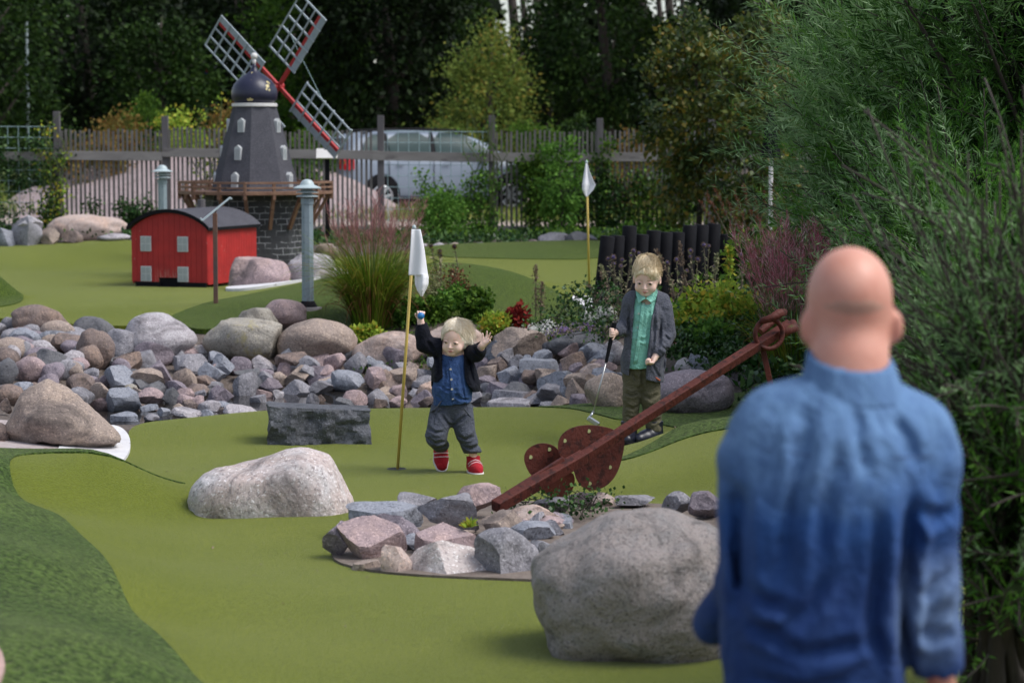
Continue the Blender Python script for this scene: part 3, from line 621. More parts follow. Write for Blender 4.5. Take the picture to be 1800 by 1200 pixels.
# ------------------------------------------------------------------ windmill
def windmill():
    Y = 26.0; x0 = X(449.5, Y); zb = hz(x0, Y)-.05
    T = E('windmill', 'miniature windmill with dark conical tower, navy onion dome and red-grey lattice sails', 'windmill', (x0, Y, zb))
    def Z(v): return ZV(v, Y)-zb
    OCT = R(22.5); a0 = R(-90-24+22.5)
    zd = Z(341); MB().lathe([(.60, 0), (.575, zd*.5), (.55, zd-.002)], n=8, a0=a0).obj('stone_base', M_BRICKD, T)
    # deck
    dk = MB().lathe([(.80, zd), (.80, zd+.035)], n=8, a0=a0); dk.obj('deck', M_DECK, T)
    rl = MB(); ps = MB(); rail_r = .83; zt = Z(318)
    cor = [Vector((rail_r*math.cos(a0+k*math.pi/4), rail_r*math.sin(a0+k*math.pi/4), 0)) for k in range(8)]
    for k in range(8):
        a, b = cor[k], cor[(k+1)%8]
        for zz, hh in ((zt-.012, .024), (zt-.065, .02), (zd+.02, .035)): rl.beam(a+Vector((0,0,zz)), b+Vector((0,0,zz)), .018, hh)
        for s in (0, .5):
            p = a.lerp(b, s); q = p*(.985)
            ps.beam(q+Vector((0,0,zd-.05)), q+Vector((0,0,zt)), .03, .035, up=p)
    rl.obj('railing', M_DECK, T, bevel=.002); ps.obj('railing_post', M_DECK, T, bevel=.002)
    for k in range(16):
        a = a0+k*math.pi/8; d = Vector((math.cos(a), math.sin(a), 0)); r1 = .79 if k%2==0 else .74
        MB().beam(d*.585+Vector((0,0,zd-.36)), d*r1+Vector((0,0,zd-.002)), .035, .035).obj('brace', M_DECK, T)
    zc0, zc1 = zd+.037, Z(188); MB().lathe([(.475, zc0), (.36, (zc0+zc1)/2), (.235, zc1)], n=8, a0=a0).obj('tower', M_FELT, T)
    MB().lathe([(.238, zc1+.001), (.245, zc1+.004), (.245, zc1+.035), (.232, zc1+.038)], n=32).obj('collar', M_WHITEP, T, smooth=30)
    z0 = zc1+.039; dome = [(.20, 0), (.235, .03), (.247, .08), (.245, .13), (.225, .19), (.185, .24), (.13, .285), (.075, .32), (.04, .35), (.024, .39), (.019, .43)]
    MB().lathe([(r, z0+h) for r, h in dome], n=40).obj('dome', M_NAVY, T, smooth=True)
    zk = z0+.43; MB().lathe([(.02, zk-.03), (.021, zk+.035)]+[(max(.002, .037*math.sin(a)), zk+.07-.037*math.cos(a)) for a in np.linspace(.5, 3.1, 10)], n=20).obj('finial', M_WHITEP, T, smooth=True)
    # dormer windows on the tower faces
    def rad(z): return .475+(z-zc0)/(zc1-zc0)*(.235-.475)
    for az in (-24, 66, -69-22, 156):
        for k in range(3):
            zw = zc0+.035+ k*.262*(zc1-zc0)/.80; h = .165-.008*k; wd = .075
            a = R(az-90); d = Vector((math.cos(a), math.sin(a), 0)); s = Vector((-math.sin(a), math.cos(a), 0))
            rr = rad(zw)*math.cos(math.pi/8)*(1.0 if az in (-24,66,156) else 1.0)+.012
            if az in (-24, 66, 156): rr = rad(zw)*math.cos(math.pi/8)+.012
            pts = [(-wd/2, 0), (wd/2, 0), (wd/2, h*.82), (0, h), (-wd/2, h*.82)]
            W = MB(); W.prism([d*rr+s*x+Vector((0,0,zw+z)) for x, z in pts], -d*.10); wo_ = W.obj('window', M_WINGREY, T)
            pn = MB(); i = .011
            for cx in (-1, 0, 1):
                for cz in range(5):
                    w_ = (wd-2*i)/3; hh = (h*.82-2*i)/5
                    pn.box(d*(rr+.001)+s*(cx*w_)+Vector((0,0,zw+i+hh*(cz+.5))), (.004, w_*.78, hh*.8), Matrix.Rotation(a, 3, 'Z'))
            pn.obj('pane', M_WINPANE, wo_)
    # sails
    a = Vector((107,-55.7,-112)).normalized(); b = Vector((81,-81.7,118)).normalized(); ax = a.cross(b).normalized()
    if ax.y < 0: ax = -ax
    hub = P(490, 152, 26.36)-Vector((x0, Y, zb)); dc = Vector((0, 0, z0+.13))
    MB().tube([dc, hub+ax*.03], .022, 12).obj('sail_shaft', M_REDP, T)
    MB().tube([hub-ax*.03, hub+ax*.05], .045, 12).obj('hub', M_REDP, T, bevel=.004)
    for s, p in ((b, -a), (a, b), (-a, -b), (-b, a)):
        S = MB().beam(hub, hub+s*1.03, .042, .03, up=ax).obj('sail', M_REDP, T, bevel=.002)
        L = MB(); o1 = -ax*.024
        l0, l1, w0, w1 = .29, 1.04, -.10, .325
        for c_ in (w1, .195, .07): L.beam(hub+s*l0+p*c_+o1*1.6, hub+s*l1+p*c_+o1*1.6, .016, .012, up=ax)
        for c_ in (-.03, -.055, -.08): L.beam(hub+s*l0+p*c_+o1*.6, hub+s*l1+p*c_+o1*.6, .022, .012, up=ax)
        for k in range(6):
            q = l0+(l1-l0)*k/5; L.beam(hub+s*q+p*w0+o1, hub+s*q+p*(w1+.01)+o1, .019, .014, up=ax)
        L.obj('sail_lattice', M_SAILGREY, S)
    MB().tube([hub+s_*.6+p_*.28 for s_, p_ in ((b, -a), (a, b))], .003, 5).obj('stay_wire', M_WIRE, T)
windmill()

# ------------------------------------------------------------------ red hut
def hut():
    psi = R(-19); g = G(230, 503); Wd, D, He = .84, 1.15, .585; top = .165
    loc = Vector((X(231, 24.25), 24.25, ZV(504, 24.25)))
    T = E('hut', 'small red plank hut with curved dark felt roof standing on the upper green', 'hut', loc, rz=psi)
    def arch(x): return He+top*(1-((x-Wd/2)/(Wd/2))**2)**.9 if 0 < x < Wd else He
    n = 14; pw = Wd/n; F = MB()
    for k in range(n):          # front boards
        x0, x1 = k*pw+.0012, (k+1)*pw-.0012; dz = .0 if not 4 <= k <= 8 else 0
        zlow = .055 if k not in (5,6,7,8) else .10
        xm = (x0+x1)/2
        F.prism([(x0, 0, zlow), (x1, 0, zlow), (x1, 0, arch(x1)-.004), (xm, 0, arch(xm)-.004), (x0, 0, arch(x0)-.004)], (0, .016, 0))
    F.obj('front_wall', M_REDPLANK, T)
    S = MB(); m_ = 19
    for k in range(m_):
        y0, y1 = .018+k*(D-.02)/m_+.001, .018+(k+1)*(D-.02)/m_-.001
        S.box((Wd-.008, (y0+y1)/2, (.035+He)/2), (.016, y1-y0, He-.035)); S.box((.008, (y0+y1)/2, (.035+He)/2), (.016, y1-y0, He-.035))
    S.obj('side_cladding', M_REDPLANK, T)
    MB().prism([(.02, 0, .03)]+[(x, 0, arch(x)-.01) for x in np.linspace(.02, Wd-.02, 15)]+[(Wd-.02, 0, .03)], (0, .015, 0)).obj('back_wall', M_REDPLANK, T).location = (0, D-.02, 0)
    MB().box((Wd*.22, -.006, .026), (Wd*.44-.10, .02, .056)).box((Wd*.83-.01, -.006, .026), (Wd*.36-.02, .02, .056)).box((Wd*.5, .03, .06), (.24, .02, .10)).obj('plinth', M_BLACK, T)
    MB().box((Wd*.5, -.05, .006), (.20, .12, .008)).obj('ramp', M_BLACK, T)
    r = MB(); xs = np.linspace(-.035, Wd+.035, 25)
    def ar(x): return He+(top+.012)*(1-((x-Wd/2)/(Wd/2+.0355))**2)**.85
    outer = [(x, ar(x)+.018) for x in xs]; inner = [(x, ar(x)-.012) for x in xs[::-1]]
    r.prism([(x, -.035, z) for x, z in outer+inner], (0, D+.07, 0)); r.obj('roof', M_FELT, T, smooth=25)
    e = MB(); o2 = [(x, ar(x)+.021) for x in xs]; i2 = [(x, ar(x)-.016) for x in xs[::-1]]
    e.prism([(x, -.041, z) for x, z in o2+i2], (0, .012, 0)); e.box((Wd+.032, D/2, He+.002), (.012, D+.05, .03)); e.obj('eave_trim', M_BLACK, T)
    MB().lathe([(.042, 0), (.042, .12)], c=(Wd*.40, .90, ar(Wd*.4)-.02), n=10).obj('chimney', M_WOODPOST, T)
    for x, z in ((.165, .435), (.575, .435), (.165, .135), (.575, .135)):
        w = MB().box((x, -.008, z), (.118, .012, .152)).obj('window', M_WINGREY, T, bevel=.002)
        p = MB()
        for i in (-1, 1):
            for j in (-1, 1): p.box((x+i*.027, -.0155, z+j*.035), (.042, .003, .058))
        p.obj('pane', M_WINPANE, w)
hut()

# ------------------------------------------------------------------ bollard lamps
def lamp(x, y, z, label, foot):
    T = E('bollard_lamp', label, 'lamp', (x, y, z), 'grey bollard lamps')
    if foot: MB().lathe([(.13, -.1), (.135, .0), (.12, .045), (.05, .05)], n=18).obj('concrete_foot', M_CONCF, T, smooth=40)
    MB().lathe([(.082, .05), (.078, .06), (.056, .10), (.05, .101)], n=24).obj('base_collar', M_BLACK, T, smooth=35)
    MB().lathe([(.054, .10), (.052, .93), (.052, .935)], n=8, a0=R(22.5)).obj('post', M_LAMP, T, smooth=False)
    MB().lathe([(.058, .935), (.058, .985), (.045, .99)], n=8, a0=R(22.5)).obj('neck', M_LAMP, T)
    h = MB()
    for zz, rr in ((1.0, .096), (1.035, .098)): h.lathe([(.05, zz+.022), (rr, zz+.004), (rr, zz), (.05, zz+.016)], n=28, cap=False)
    h.obj('louvre', M_LAMPCAP, T, smooth=30)
    MB().lathe([(.042, .985), (.042, 1.08)], n=20).obj('lamp_glass', pm('lamp glass', (.22,.26,.27), None, rough=.2), T, smooth=30)
    MB().lathe([(.045, 1.066), (.120, 1.07), (.122, 1.077), (.062, 1.102), (.055, 1.122), (.040, 1.14), (.012, 1.15)], n=28).obj('cap', M_LAMPCAP, T, smooth=30)
p = P(541.5, 553, 20.9); lamp(p.x, 20.9, p.z+.02, 'grey lamp bollard in front of the windmill, on a concrete foot among boulders', True)
p = P(285, 290, 27.9); lamp(p.x, 27.9, p.z-1.15, 'grey lamp bollard rising behind the roof of the red hut', False)

# ------------------------------------------------------------------ rusty post with pale tilted bar
def barpost():
    Y = 21.45; b = P(379.5, 534, Y); T = E('rusty_post', 'thin rusty square post with pale tilted bar on top, on the turf mound', 'post', b)
    h = ZV(375, Y)-b.z
    MB().box((0, 0, h/2), (.038, .038, h)).obj('post', M_RUSTP, T, bevel=.002)
    a, c = P(355, 388, Y-.05)-b, P(405, 347, Y+.05)-b
    M = MB().beam(a, c, .03, .012, up=(0,0,1)); M.beam(a+Vector((0,0,.0)), a+Vector((-.012,0,.025)), .03, .012, up=(1,0,0)); M.beam(c, c+Vector((.01,0,-.02)), .03, .012, up=(1,0,0))
    M.obj('tilted_bar', M_LAMPCAP, T, bevel=.002)
    MB().tube([Vector((0,0,h-.01)), (a+c)/2], .008, 8).obj('bracket', M_RUSTP, T)
barpost()

# ------------------------------------------------------------------ fence along the back of the course
FY = 33.0
def fence():
    T = E('picket_fence', 'long weathered grey picket fence with rails and wire panels behind the course', 'fence', (0, FY, .5))
    o = Vector((0, FY, .5)); px = FY/F_PX
    def XX(u): return (u-900)*px
    def ZZ(v): return ZV(v, FY)-.5
    for u, vt in ((-128, 205), (104, 196), (292, 204), (478, 205), (670, 203), (865, 203), (1055, 208), (1250, 206), (1440, 206), (1640, 206), (1850, 206), (2050, 206)):
        r = random.uniform(-.012, .012)
        MB().beam((XX(u), .0, ZZ(440)), (XX(u)+r, 0, ZZ(vt)), .088, .085, up=(0,1,0)).obj('post', M_WOODPOST, T, bevel=.004)
    for u0, u1, v, dv in ((-140,98,275,0),(98,288,273,2),(288,480,268,3),(478,668,270,3),(655,860,274,3),(862,1060,276,2),(1058,1252,276,0),(1250,1445,277,0),(1445,1850,277,0),(1850,2060,277,0)):
        MB().beam((XX(u0), -.058, ZZ(v)), (XX(u1), -.058+random.uniform(0,.004), ZZ(v+dv)), .03, .122).obj('rail', M_WOODGREYH, T, bevel=.003)
    for u0, u1, v, dv in ((-140,98,404,0),(98,288,404,1),(288,480,405,0),(480,668,405,0),(665,862,412,-6),(862,1030,404,2),(1030,1250,407,2),(1250,2060,408,0)):
        MB().beam((XX(u0), -.058, ZZ(v)), (XX(u1), -.058+random.uniform(0,.004), ZZ(v+dv)), .03, .115).obj('rail', M_WOODGREYH, T, bevel=.003)
    for u0, u1, vt in ((112, 286, 229), (300, 472, 226), (486, 655, 230), (874, 1048, 231), (1064, 1243, 229), (1258, 1432, 229), (1448, 1632, 229), (1650, 1842, 229), (1858, 2042, 229)):
        m = MB(); u = u0
        while u < u1:
            z1 = ZZ(vt+random.uniform(-2.5, 2.5)); dx = random.uniform(-.006, .006); wd = random.uniform(.026, .034)
            m.beam((XX(u), -.02, ZZ(408)), (XX(u)+dx, -.02, z1), wd, .022, up=(0,1,0)); u += 8.2*random.uniform(.9, 1.1)
        m.obj('picket_panel', M_WOODGREY, T)
    for u0, u1, v0, vs in ((-120, 100, 222, 19), (674, 861, 231, 19.5)):
        m = MB(); v = v0
        while v < 400: m.tube([(XX(u0), -.03, ZZ(v)), (XX(u1), -.03, ZZ(v+1))], .0042, 4); v += vs
        u = u0+8
        while u < u1: m.tube([(XX(u), -.03, ZZ(v0)), (XX(u+.5), -.03, ZZ(400))], .0042, 4); u += 18.5
        m.obj('wire_panel', M_WIRE, T)
fence()

# ------------------------------------------------------------------ black palisade of round logs
def palisade():
    tops = [415, 414, 397, 412, 405, 408, 408, 396, 395, 393, 412, 430, 432]
    T = E('log_palisade', 'curved black palisade of upright round logs behind the boy', 'palisade', (X(1150, 21.6), 21.6, .3))
    o = Vector(T.location); n = len(tops)
    for k, vt in enumerate(tops):
        u = 1062+k*21.2; Y = 21.0+k*.12; tl = -13 if k == 0 else -5
        r = .064
        if k >= 11: r = .062
        top = P(u+tl*-.5, vt, Y)-o; bot = Vector((X(u+tl, Y), Y, hz(X(u, Y), Y)-.15))-o
        c = (top-bot)
        MB().tube([bot, bot+c*.5+Vector((random.uniform(-.004,.004), 0, 0)), top-c.normalized()*.008, top], [r*1.03, r, r, r-.006], 18).obj('log', M_BLACK, T, smooth=40)
palisade()

# ------------------------------------------------------------------ flags
def cloth(name, rows, Y, pole_y, m, parent, org, n=12):
    """rows: (v, u_left, u_right, fold depth)"""
    vs = []; k = 0
    for i in range(len(rows)-1):
        for s in range(6):
            if i < len(rows)-2 and s == 5: pass
            t_ = s/6; a, b = rows[i], rows[i+1]; vs.append([a[j]*(1-t_)+b[j]*t_ for j in range(4)])
    vs.append(list(rows[-1])); pts = []
    for r in vs:
        for j in range(n+1):
            s = j/n; u = r[1]+(r[2]-r[1])*s; d = pole_y - .012 - r[3]*(math.sin(s*7+r[0]*.02)*.5+.5)
            pts.append(tuple(P(u, r[0], d)-org))
    fs = [(i*(n+1)+j, i*(n+1)+j+1, (i+1)*(n+1)+j+1, (i+1)*(n+1)+j) for i in range(len(vs)-1) for j in range(n)]
    o = mesh_np(name, pts, fs, m, parent, smooth=True); sl = o.modifiers.new('thickness', 'SOLIDIFY'); sl.thickness = .0025; return o
def flag1():
    g = G(697, 826); Y = g.y; T = E('flagpole', 'yellow flagpole with limp white flag standing in the near hole', 'flagpole', g)
    org = Vector(g); top = P(728, 407, Y+.03)-org
    MB().tube([(0,0,-.08), top], .0085, 10).obj('pole', M_YEL, T, smooth=True)
    MB().lathe([(.009, -.004), (.011, .002), (.011, .012), (.006, .02)], c=top, n=12).obj('ferrule', M_BLACK, T)
    MB().lathe([(.007, .012), (.012, .018), (.010, .03), (.003, .037)], c=top, n=12).obj('knob', M_LAMPCAP, T, smooth=True)
    F_ = cloth('flag', [(403,723,739,.006),(412,722.5,741,.012),(440,721,746,.02),(470,718.5,750,.025),(484,718,752,.03)], Y, Y, M_CLOTHW, T, org)
    cloth('flag_fold', [(482,729,752,.035),(488,729,753,.04),(500,729.5,752.5,.045),(510,733,748,.04),(516,736.5,745,.03),(520.5,740,742,.02)], Y, Y, M_CLOTHW, T, org)
    c = MB(); c.lathe([(.054, -.02), (.054, .0045), (.050, .0048), (.050, -.02)], n=32, cap=False); o = c.obj('hole_cup', pm('cup rim', (.10,.11,.07), None, rough=.6)); o.location = g+Vector((0,0,.003)); tag(o, 'round hole cup in the near green at the foot of the front flagpole', 'hole cup')
    d = MB().lathe([(.0505, 0), (.002, -.0003)], n=32).obj('hole_shade', M_DARKHOLE, o); d.location = (0,0,.0022)  # black disc just below the rim: shade inside the hole put in as colour
flag1()
def flag2():
    Y = 23.1; b = P(1036, 513, Y); b.z = hz(b.x, Y)+.004; T = E('flagpole', 'yellow flagpole with small white flag on the far green left of the palisade', 'flagpole', b)
    top = P(1031, 287, Y)-b
    MB().tube([(0,0,-.05), top], .0105, 8).obj('pole', M_YEL, T, smooth=True)
    MB().lathe([(.011, -.004), (.013, .01), (.004, .03)], c=top, n=10).obj('knob', M_LAMPCAP, T, smooth=True)
    cloth('flag', [(288,1029.5,1033,.01),(300,1027.5,1036,.02),(315,1025,1042,.03),(325,1023.5,1047,.04),(334,1024,1043,.04),(341,1027,1037,.03),(346,1030.5,1032.5,.02)], Y, Y, M_CLOTHW, T, b)
flag2()

# ------------------------------------------------------------------ anchor
def anchor():
    base = P(872, 893, 11.15); T = E('anchor', 'rusty iron anchor leaning up out of the island of stones', 'anchor', base); o = Vector(base)
    def Q(cx, cy, Y): return P(840+cx/3, 520+cy/3, Y)-o
    a = Q(92, 1112, 11.15); b = Q(560, 845, 11.55); c = Q(1648, 150, 12.4)
    MB().beam(a, b, .056, .056, up=(0,-.4,1)).obj('lower_shank', M_RUST, T, bevel=.005)
    MB().beam(b-(c-b).normalized()*.005, c, .046, .046, up=(0,-.4,1)).obj('shank', M_RUST, T, bevel=.004)
    MB().beam(Q(150, 1050, 11.25), Q(452, 862, 11.47), .02, .03, up=(0,0,1)).obj('rib', M_RUST, T, bevel=.003)
    def plate(name, pts, Yf, holes, m, th=.012, smooth_it=2):
        pp = chaikin([(x, y) for x, y in pts], smooth_it); bm = bmesh.new()
        V = [bm.verts.new(Q(x, y, Yf(x, y))) for x, y in pp]; f = bm.faces.new(V); r = bmesh.ops.extrude_face_region(bm, geom=[f])
        for q in r['geom']:
            if isinstance(q, bmesh.types.BMVert): q.co += Vector((0, th, 0))
        bmesh.ops.recalc_face_normals(bm, faces=bm.faces); me = bpy.data.meshes.new(name); bm.to_mesh(me); bm.free()
        p = link(name, me, m, T)
        for hx, hy in holes:
            d = MB().tube([Q(hx, hy, Yf(hx, hy)-.004), Q(hx, hy, Yf(hx, hy)+.001)], .0095, 14).obj('bolt_hole', pm('pale bolt hole disc', (.42,.44,.18), None, rough=.6), p)  # solid pale disc: the bright view through the bolt hole put in as colour
    YA = lambda x, y: 11.60+(x-450)*.00075+.03
    plate('fluke', [(770,728),(705,700),(640,684),(560,680),(490,695),(440,730),(420,780),(425,830),(455,870),(505,915),(515,960),(545,1008),(600,1028),(655,1015),(705,980),(742,920),(762,850),(775,780)], YA, [(458,763),(585,712),(697,902),(590,988)], M_RUST, .014)
    YB = lambda x, y: 11.62+(x-250)*.0006
    plate('fluke', [(500,900),(440,850),(428,815),(400,788),(350,774),(300,782),(255,812),(240,855),(255,905),(285,955),(340,960),(420,930)], YB, [(278,849),(377,808)], M_RUST, .012)
    plate('fluke', [(330,1000),(345,1035),(380,1058),(425,1066),(475,1055),(505,1015),(514,960),(495,925),(430,935),(370,960)], lambda x, y: 11.75, [], M_RUST2, .012)
    # ring, shackle and the short prop
    cc = Q(1535, 200, 12.27); ring = []
    for k in range(29):
        t_ = 2*math.pi*k/28; ring.append(cc+Vector((math.cos(t_)*.073, math.cos(t_)*.03, math.sin(t_)*.076)))
    MB().tube(ring, .0125, 12, cap=False).obj('ring', M_RUST, T, smooth=True)
    sh = [Q(1510, 115, 12.3), Q(1560, 150, 12.3), Q(1620, 98, 12.32)]
    MB().tube([Q(1490, 135, 12.24), Q(1545, 118, 12.24), Q(1590, 92, 12.26), Q(1615, 86, 12.3)], [.016, .02, .024, .018], 12).obj('shackle', M_RUST, T, smooth=True)
    MB().tube([Q(1570, 215, 12.34), Q(1625, 185, 12.34), Q(1668, 168, 12.36), Q(1660, 140, 12.4)], [.018, .026, .026, .02], 12).obj('shackle', M_RUST, T, smooth=True)
    MB().tube([Q(1490, 190, 12.33), Q(1600, 90, 12.42)], .02, 10).obj('shackle_pin', M_RUST, T, smooth=40)
    MB().beam(Q(1500, 268, 12.3), Q(1570, 590, 12.3), .028, .02, up=(0,1,0)).obj('prop', M_RUST, T, bevel=.003)
    MB().beam(Q(1570, 588, 12.3), Vector((X(1375, 12.3), 12.3, hz(X(1375, 12.3), 12.3)-.05))-o, .028, .02, up=(0,1,0)).obj('prop', M_RUST, T, bevel=.003)
anchor()

# ------------------------------------------------------------------ small things in the bank and beyond
def ball(name, u, v, Y, r, c, label):
    p = P(u, v, Y); o = MB().lathe([(max(.0005, r*math.sin(a)), -r*math.cos(a)) for a in np.linspace(0.02, 3.12, 16)], n=24).obj(name, pm(name+' plastic', c, None, rough=.35, bs=90, bst=.3), smooth=True)
    o.location = p; return tag(o, label, 'golf ball')
ball('golf_ball', 142, 672.5, 18.35, .028, (.03,.42,.45), 'turquoise ball lost among the rubble stones left of the stream')
def sign(x, y, z, label):
    T = E('notice_board', label, 'notice board', (x, y, z)); MB().box((0,0,.45), (.05,.05,.9)).obj('post', M_BLACK, T)
    MB().box((.0,-.03,.93), (.24,.02,.13), Matrix.Rotation(R(-35), 3, 'X')).obj('board', M_WHITEP, T)
p = P(576, 415, 27.4); sign(p.x, 27.4, p.z, 'small white notice board on a black post behind the windmill deck')
# ------------------------------------------------------------------ parked car beyond the fence
def car():
    ph = R(27); Yr = 44.6; loc = Vector((X(567, Yr), Yr, ZV(375, Yr)))
    T = E('parked_car', 'silver-blue compact minivan parked beyond the picket fence', 'car', loc, rz=ph, scale=.97)
    M_CAR = pm('silver blue car paint', (.22,.26,.325), (.22,.26,.325), 3, .42, spec=.35)
    M_GLASS = pm('car glass', (.035,.06,.06), (.05,.075,.075), 2, .3, spec=.15)
    M_TYRE = pm('tyre rubber', (.008,.008,.009), None, rough=.9, spec=.1); M_RIM = pm('alloy rim', (.55,.57,.60), None, rough=.35, metal=.6)
    M_TRIM = pm('car dark trim', (.010,.010,.012), None, rough=.6, spec=.12)
    st = [(0,.52,.80,.74,.86,.58),(.04,.30,.98,.84,.86,.66),(.14,.24,1.06,.86,1.12,.64),(.30,.22,1.06,.88,1.42,.60),(.48,.22,1.05,.885,1.50,.62),(.9,.22,1.03,.89,1.55,.64),(1.6,.22,1.01,.89,1.575,.65),(2.3,.22,.99,.89,1.56,.64),
          (2.8,.22,.97,.89,1.50,.61),(3.2,.22,.95,.885,1.38,.60),(3.55,.22,.92,.88,1.14,.66),(3.75,.22,.90,.87,1.00,.72),(4.0,.22,.86,.84,.95,.68),(4.25,.24,.76,.78,.86,.62),(4.40,.30,.66,.68,.74,.55),(4.47,.38,.58,.55,.62,.45)]
    vs = []; 
    def ring(x, zb, zs, w, zt, wr):
        h = [(0,zb),(w*.86,zb),(w*.97,zb+.08),(w,(zb+zs)*.5),(w*.985,zs-.04),(w*.93,zs),((w*.93+wr)/2+.015,(zs+zt)/2),(wr+.01,zt-.06),(wr*.8,zt-.01),(0,zt+.01)]
        return [(x, y-.0, z) for y, z in h]+[(x, -y, z) for y, z in h[-2:0:-1]]
    rings = [ring(*s) for s in st]; n = len(rings[0]); vs = [p for r in rings for p in r]
    fs = [(i*n+k, i*n+(k+1)%n, (i+1)*n+(k+1)%n, (i+1)*n+k) for i in range(len(st)-1) for k in range(n)]+[tuple(range(n)), tuple(range((len(st)-1)*n, len(st)*n))]
    b = MB().add(vs, fs).obj('body', M_CAR, T, smooth=38); ss = b.modifiers.new('round', 'SUBSURF'); ss.levels = 1; ss.render_levels = 2
    def side(x, z, off=.012):
        r = [np.interp(x, [s[0] for s in st], [s[i] for s in st]) for i in range(1, 6)]; zb, zs, w, zt, wr = r
        pts = [(zs, w*.93), ((zs+zt)/2, (w*.93+wr)/2+.015), (zt-.06, wr+.01)]
        return -(np.interp(z, [q[0] for q in pts], [q[1] for q in pts])+off)
    def pane(name, xz, m, off=.07):
        xs = [q[0] for q in xz]; G_ = MB()
        bm = bmesh.new(); me = bpy.data.meshes.new(name); pl = dens(chaikin(xz, 1), .08); N_ = len(pl)
        grid = [Vector((x, z)) for x in np.arange(min(xs), max(xs), .09) for z in np.arange(min(q[1] for q in xz), max(q[1] for q in xz), .07)]
        V, _, Fc, *_r = delaunay_2d_cdt([Vector(q) for q in pl]+grid, [], [list(range(N_))], 1, 1e-5)
        me.from_pydata([(q[0], side(q[0], q[1], off), q[1]) for q in V], [], Fc); me.shade_smooth(); return link(name, me, m, T)
    pane('side_window', [(.42,1.09),(.95,1.07),(.95,1.50),(.62,1.48)], M_GLASS)
    pane('side_window', [(1.02,1.07),(1.88,1.05),(1.88,1.535),(1.02,1.51)], M_GLASS)
    pane('side_window', [(1.98,1.04),(2.95,1.01),(3.34,1.00),(3.12,1.20),(2.75,1.44),(2.5,1.52),(1.98,1.535)], M_GLASS)
    for xz in ([(.94,1.06),(1.03,1.06),(1.03,1.52),(.94,1.51)], [(1.87,1.04),(1.99,1.04),(1.99,1.54),(1.87,1.54)]): pane('window_pillar', xz, M_TRIM, .062)
    for y in (-.60, .60): MB().tube([(.55, y, 1.50), (.8, y, 1.565), (1.7, y, 1.60), (2.5, y, 1.575), (2.75, y, 1.51)], .018, 8).obj('roof_rail', M_TRIM, T, smooth=True)
    for y in (-1, 1):
        L = MB(); pts = [(-.012,.64),(-.012,.80),(.12,.86),(.13,1.18),(.20,1.20),(.27,1.02),(.26,.84),(.20,.80)]
        z = MB().add([(x+.012 if x > .1 else .0+.02, y*(.80 if x < .1 else .892), q) for x, q in [(.0,.84),(.16,.82),(.27,.84),(.27,1.02),(.22,1.14),(.08,1.10),(.0,1.05)]], [tuple(range(7))]).obj('tail_light', pm('red lamp plastic', (.45,.01,.015), None, rough=.2), T); z.location = (0, y*.008, 0)
        sl = z.modifiers.new('t', 'SOLIDIFY'); sl.thickness = .03; sl.offset = 0
        for wx in (.84, 3.55):
            cy = y*.80
            MB().tube([(wx, y*.80-.0, .38), (wx, y*.893, .38)], .375, 30).obj('wheel_arch', M_TRIM, T)
            Wh = MB().tube([(wx, cy-y*.02, .32), (wx, cy+y*.09, .32), (wx, cy+y*.105, .32)], [.325, .325, .30], 36).obj('wheel', M_TYRE, T, smooth=40)
            S = MB()
            for k in range(7):
                a = 2*math.pi*k/7+.2; d = Vector((math.cos(a), 0, math.sin(a))); c = Vector((wx, cy+y*.108, .32)); S.beam(c+d*.03, c+d*.20, .045, .012, up=(0,1,0))
            S.tube([(wx, cy+y*.10, .32), (wx, cy+y*.12, .32)], .05, 14)
            rim = [Vector((wx+math.cos(a)*.205, cy+y*.108, .32+math.sin(a)*.205)) for a in np.linspace(0, 2*math.pi, 33)]; S.tube(rim, .016, 6, cap=False); S.obj('rim', M_RIM, Wh)
    for x in (1.15, 2.12): MB().box((x+.08, -.905, .93), (.16, .02, .028)).obj('door_handle', M_CAR, T, bevel=.004)
    D = MB()
    for x in (1.0, 1.93, 3.02): D.box((x, -.893, .66), (.008, .012, .66))
    D.obj('door_seam', M_TRIM, T)
    MB().box((2.25, -.887, .27), (2.2, .03, .09)).obj('sill', M_TRIM, T, bevel=.01)
    MB().box((3.0, -.99, 1.06), (.12, .16, .12)).obj('wing_mirror', M_CAR, T, bevel=.03)
    MB().box((-.02, 0, .40), (.10, 1.6, .22)).obj('rear_bumper', M_CAR, T, bevel=.04)
    MB().box((.10, 0, 1.28), (.02, 1.05, .30), Matrix.Rotation(R(28), 3, 'Y')).obj('rear_window', M_GLASS, T)
car()
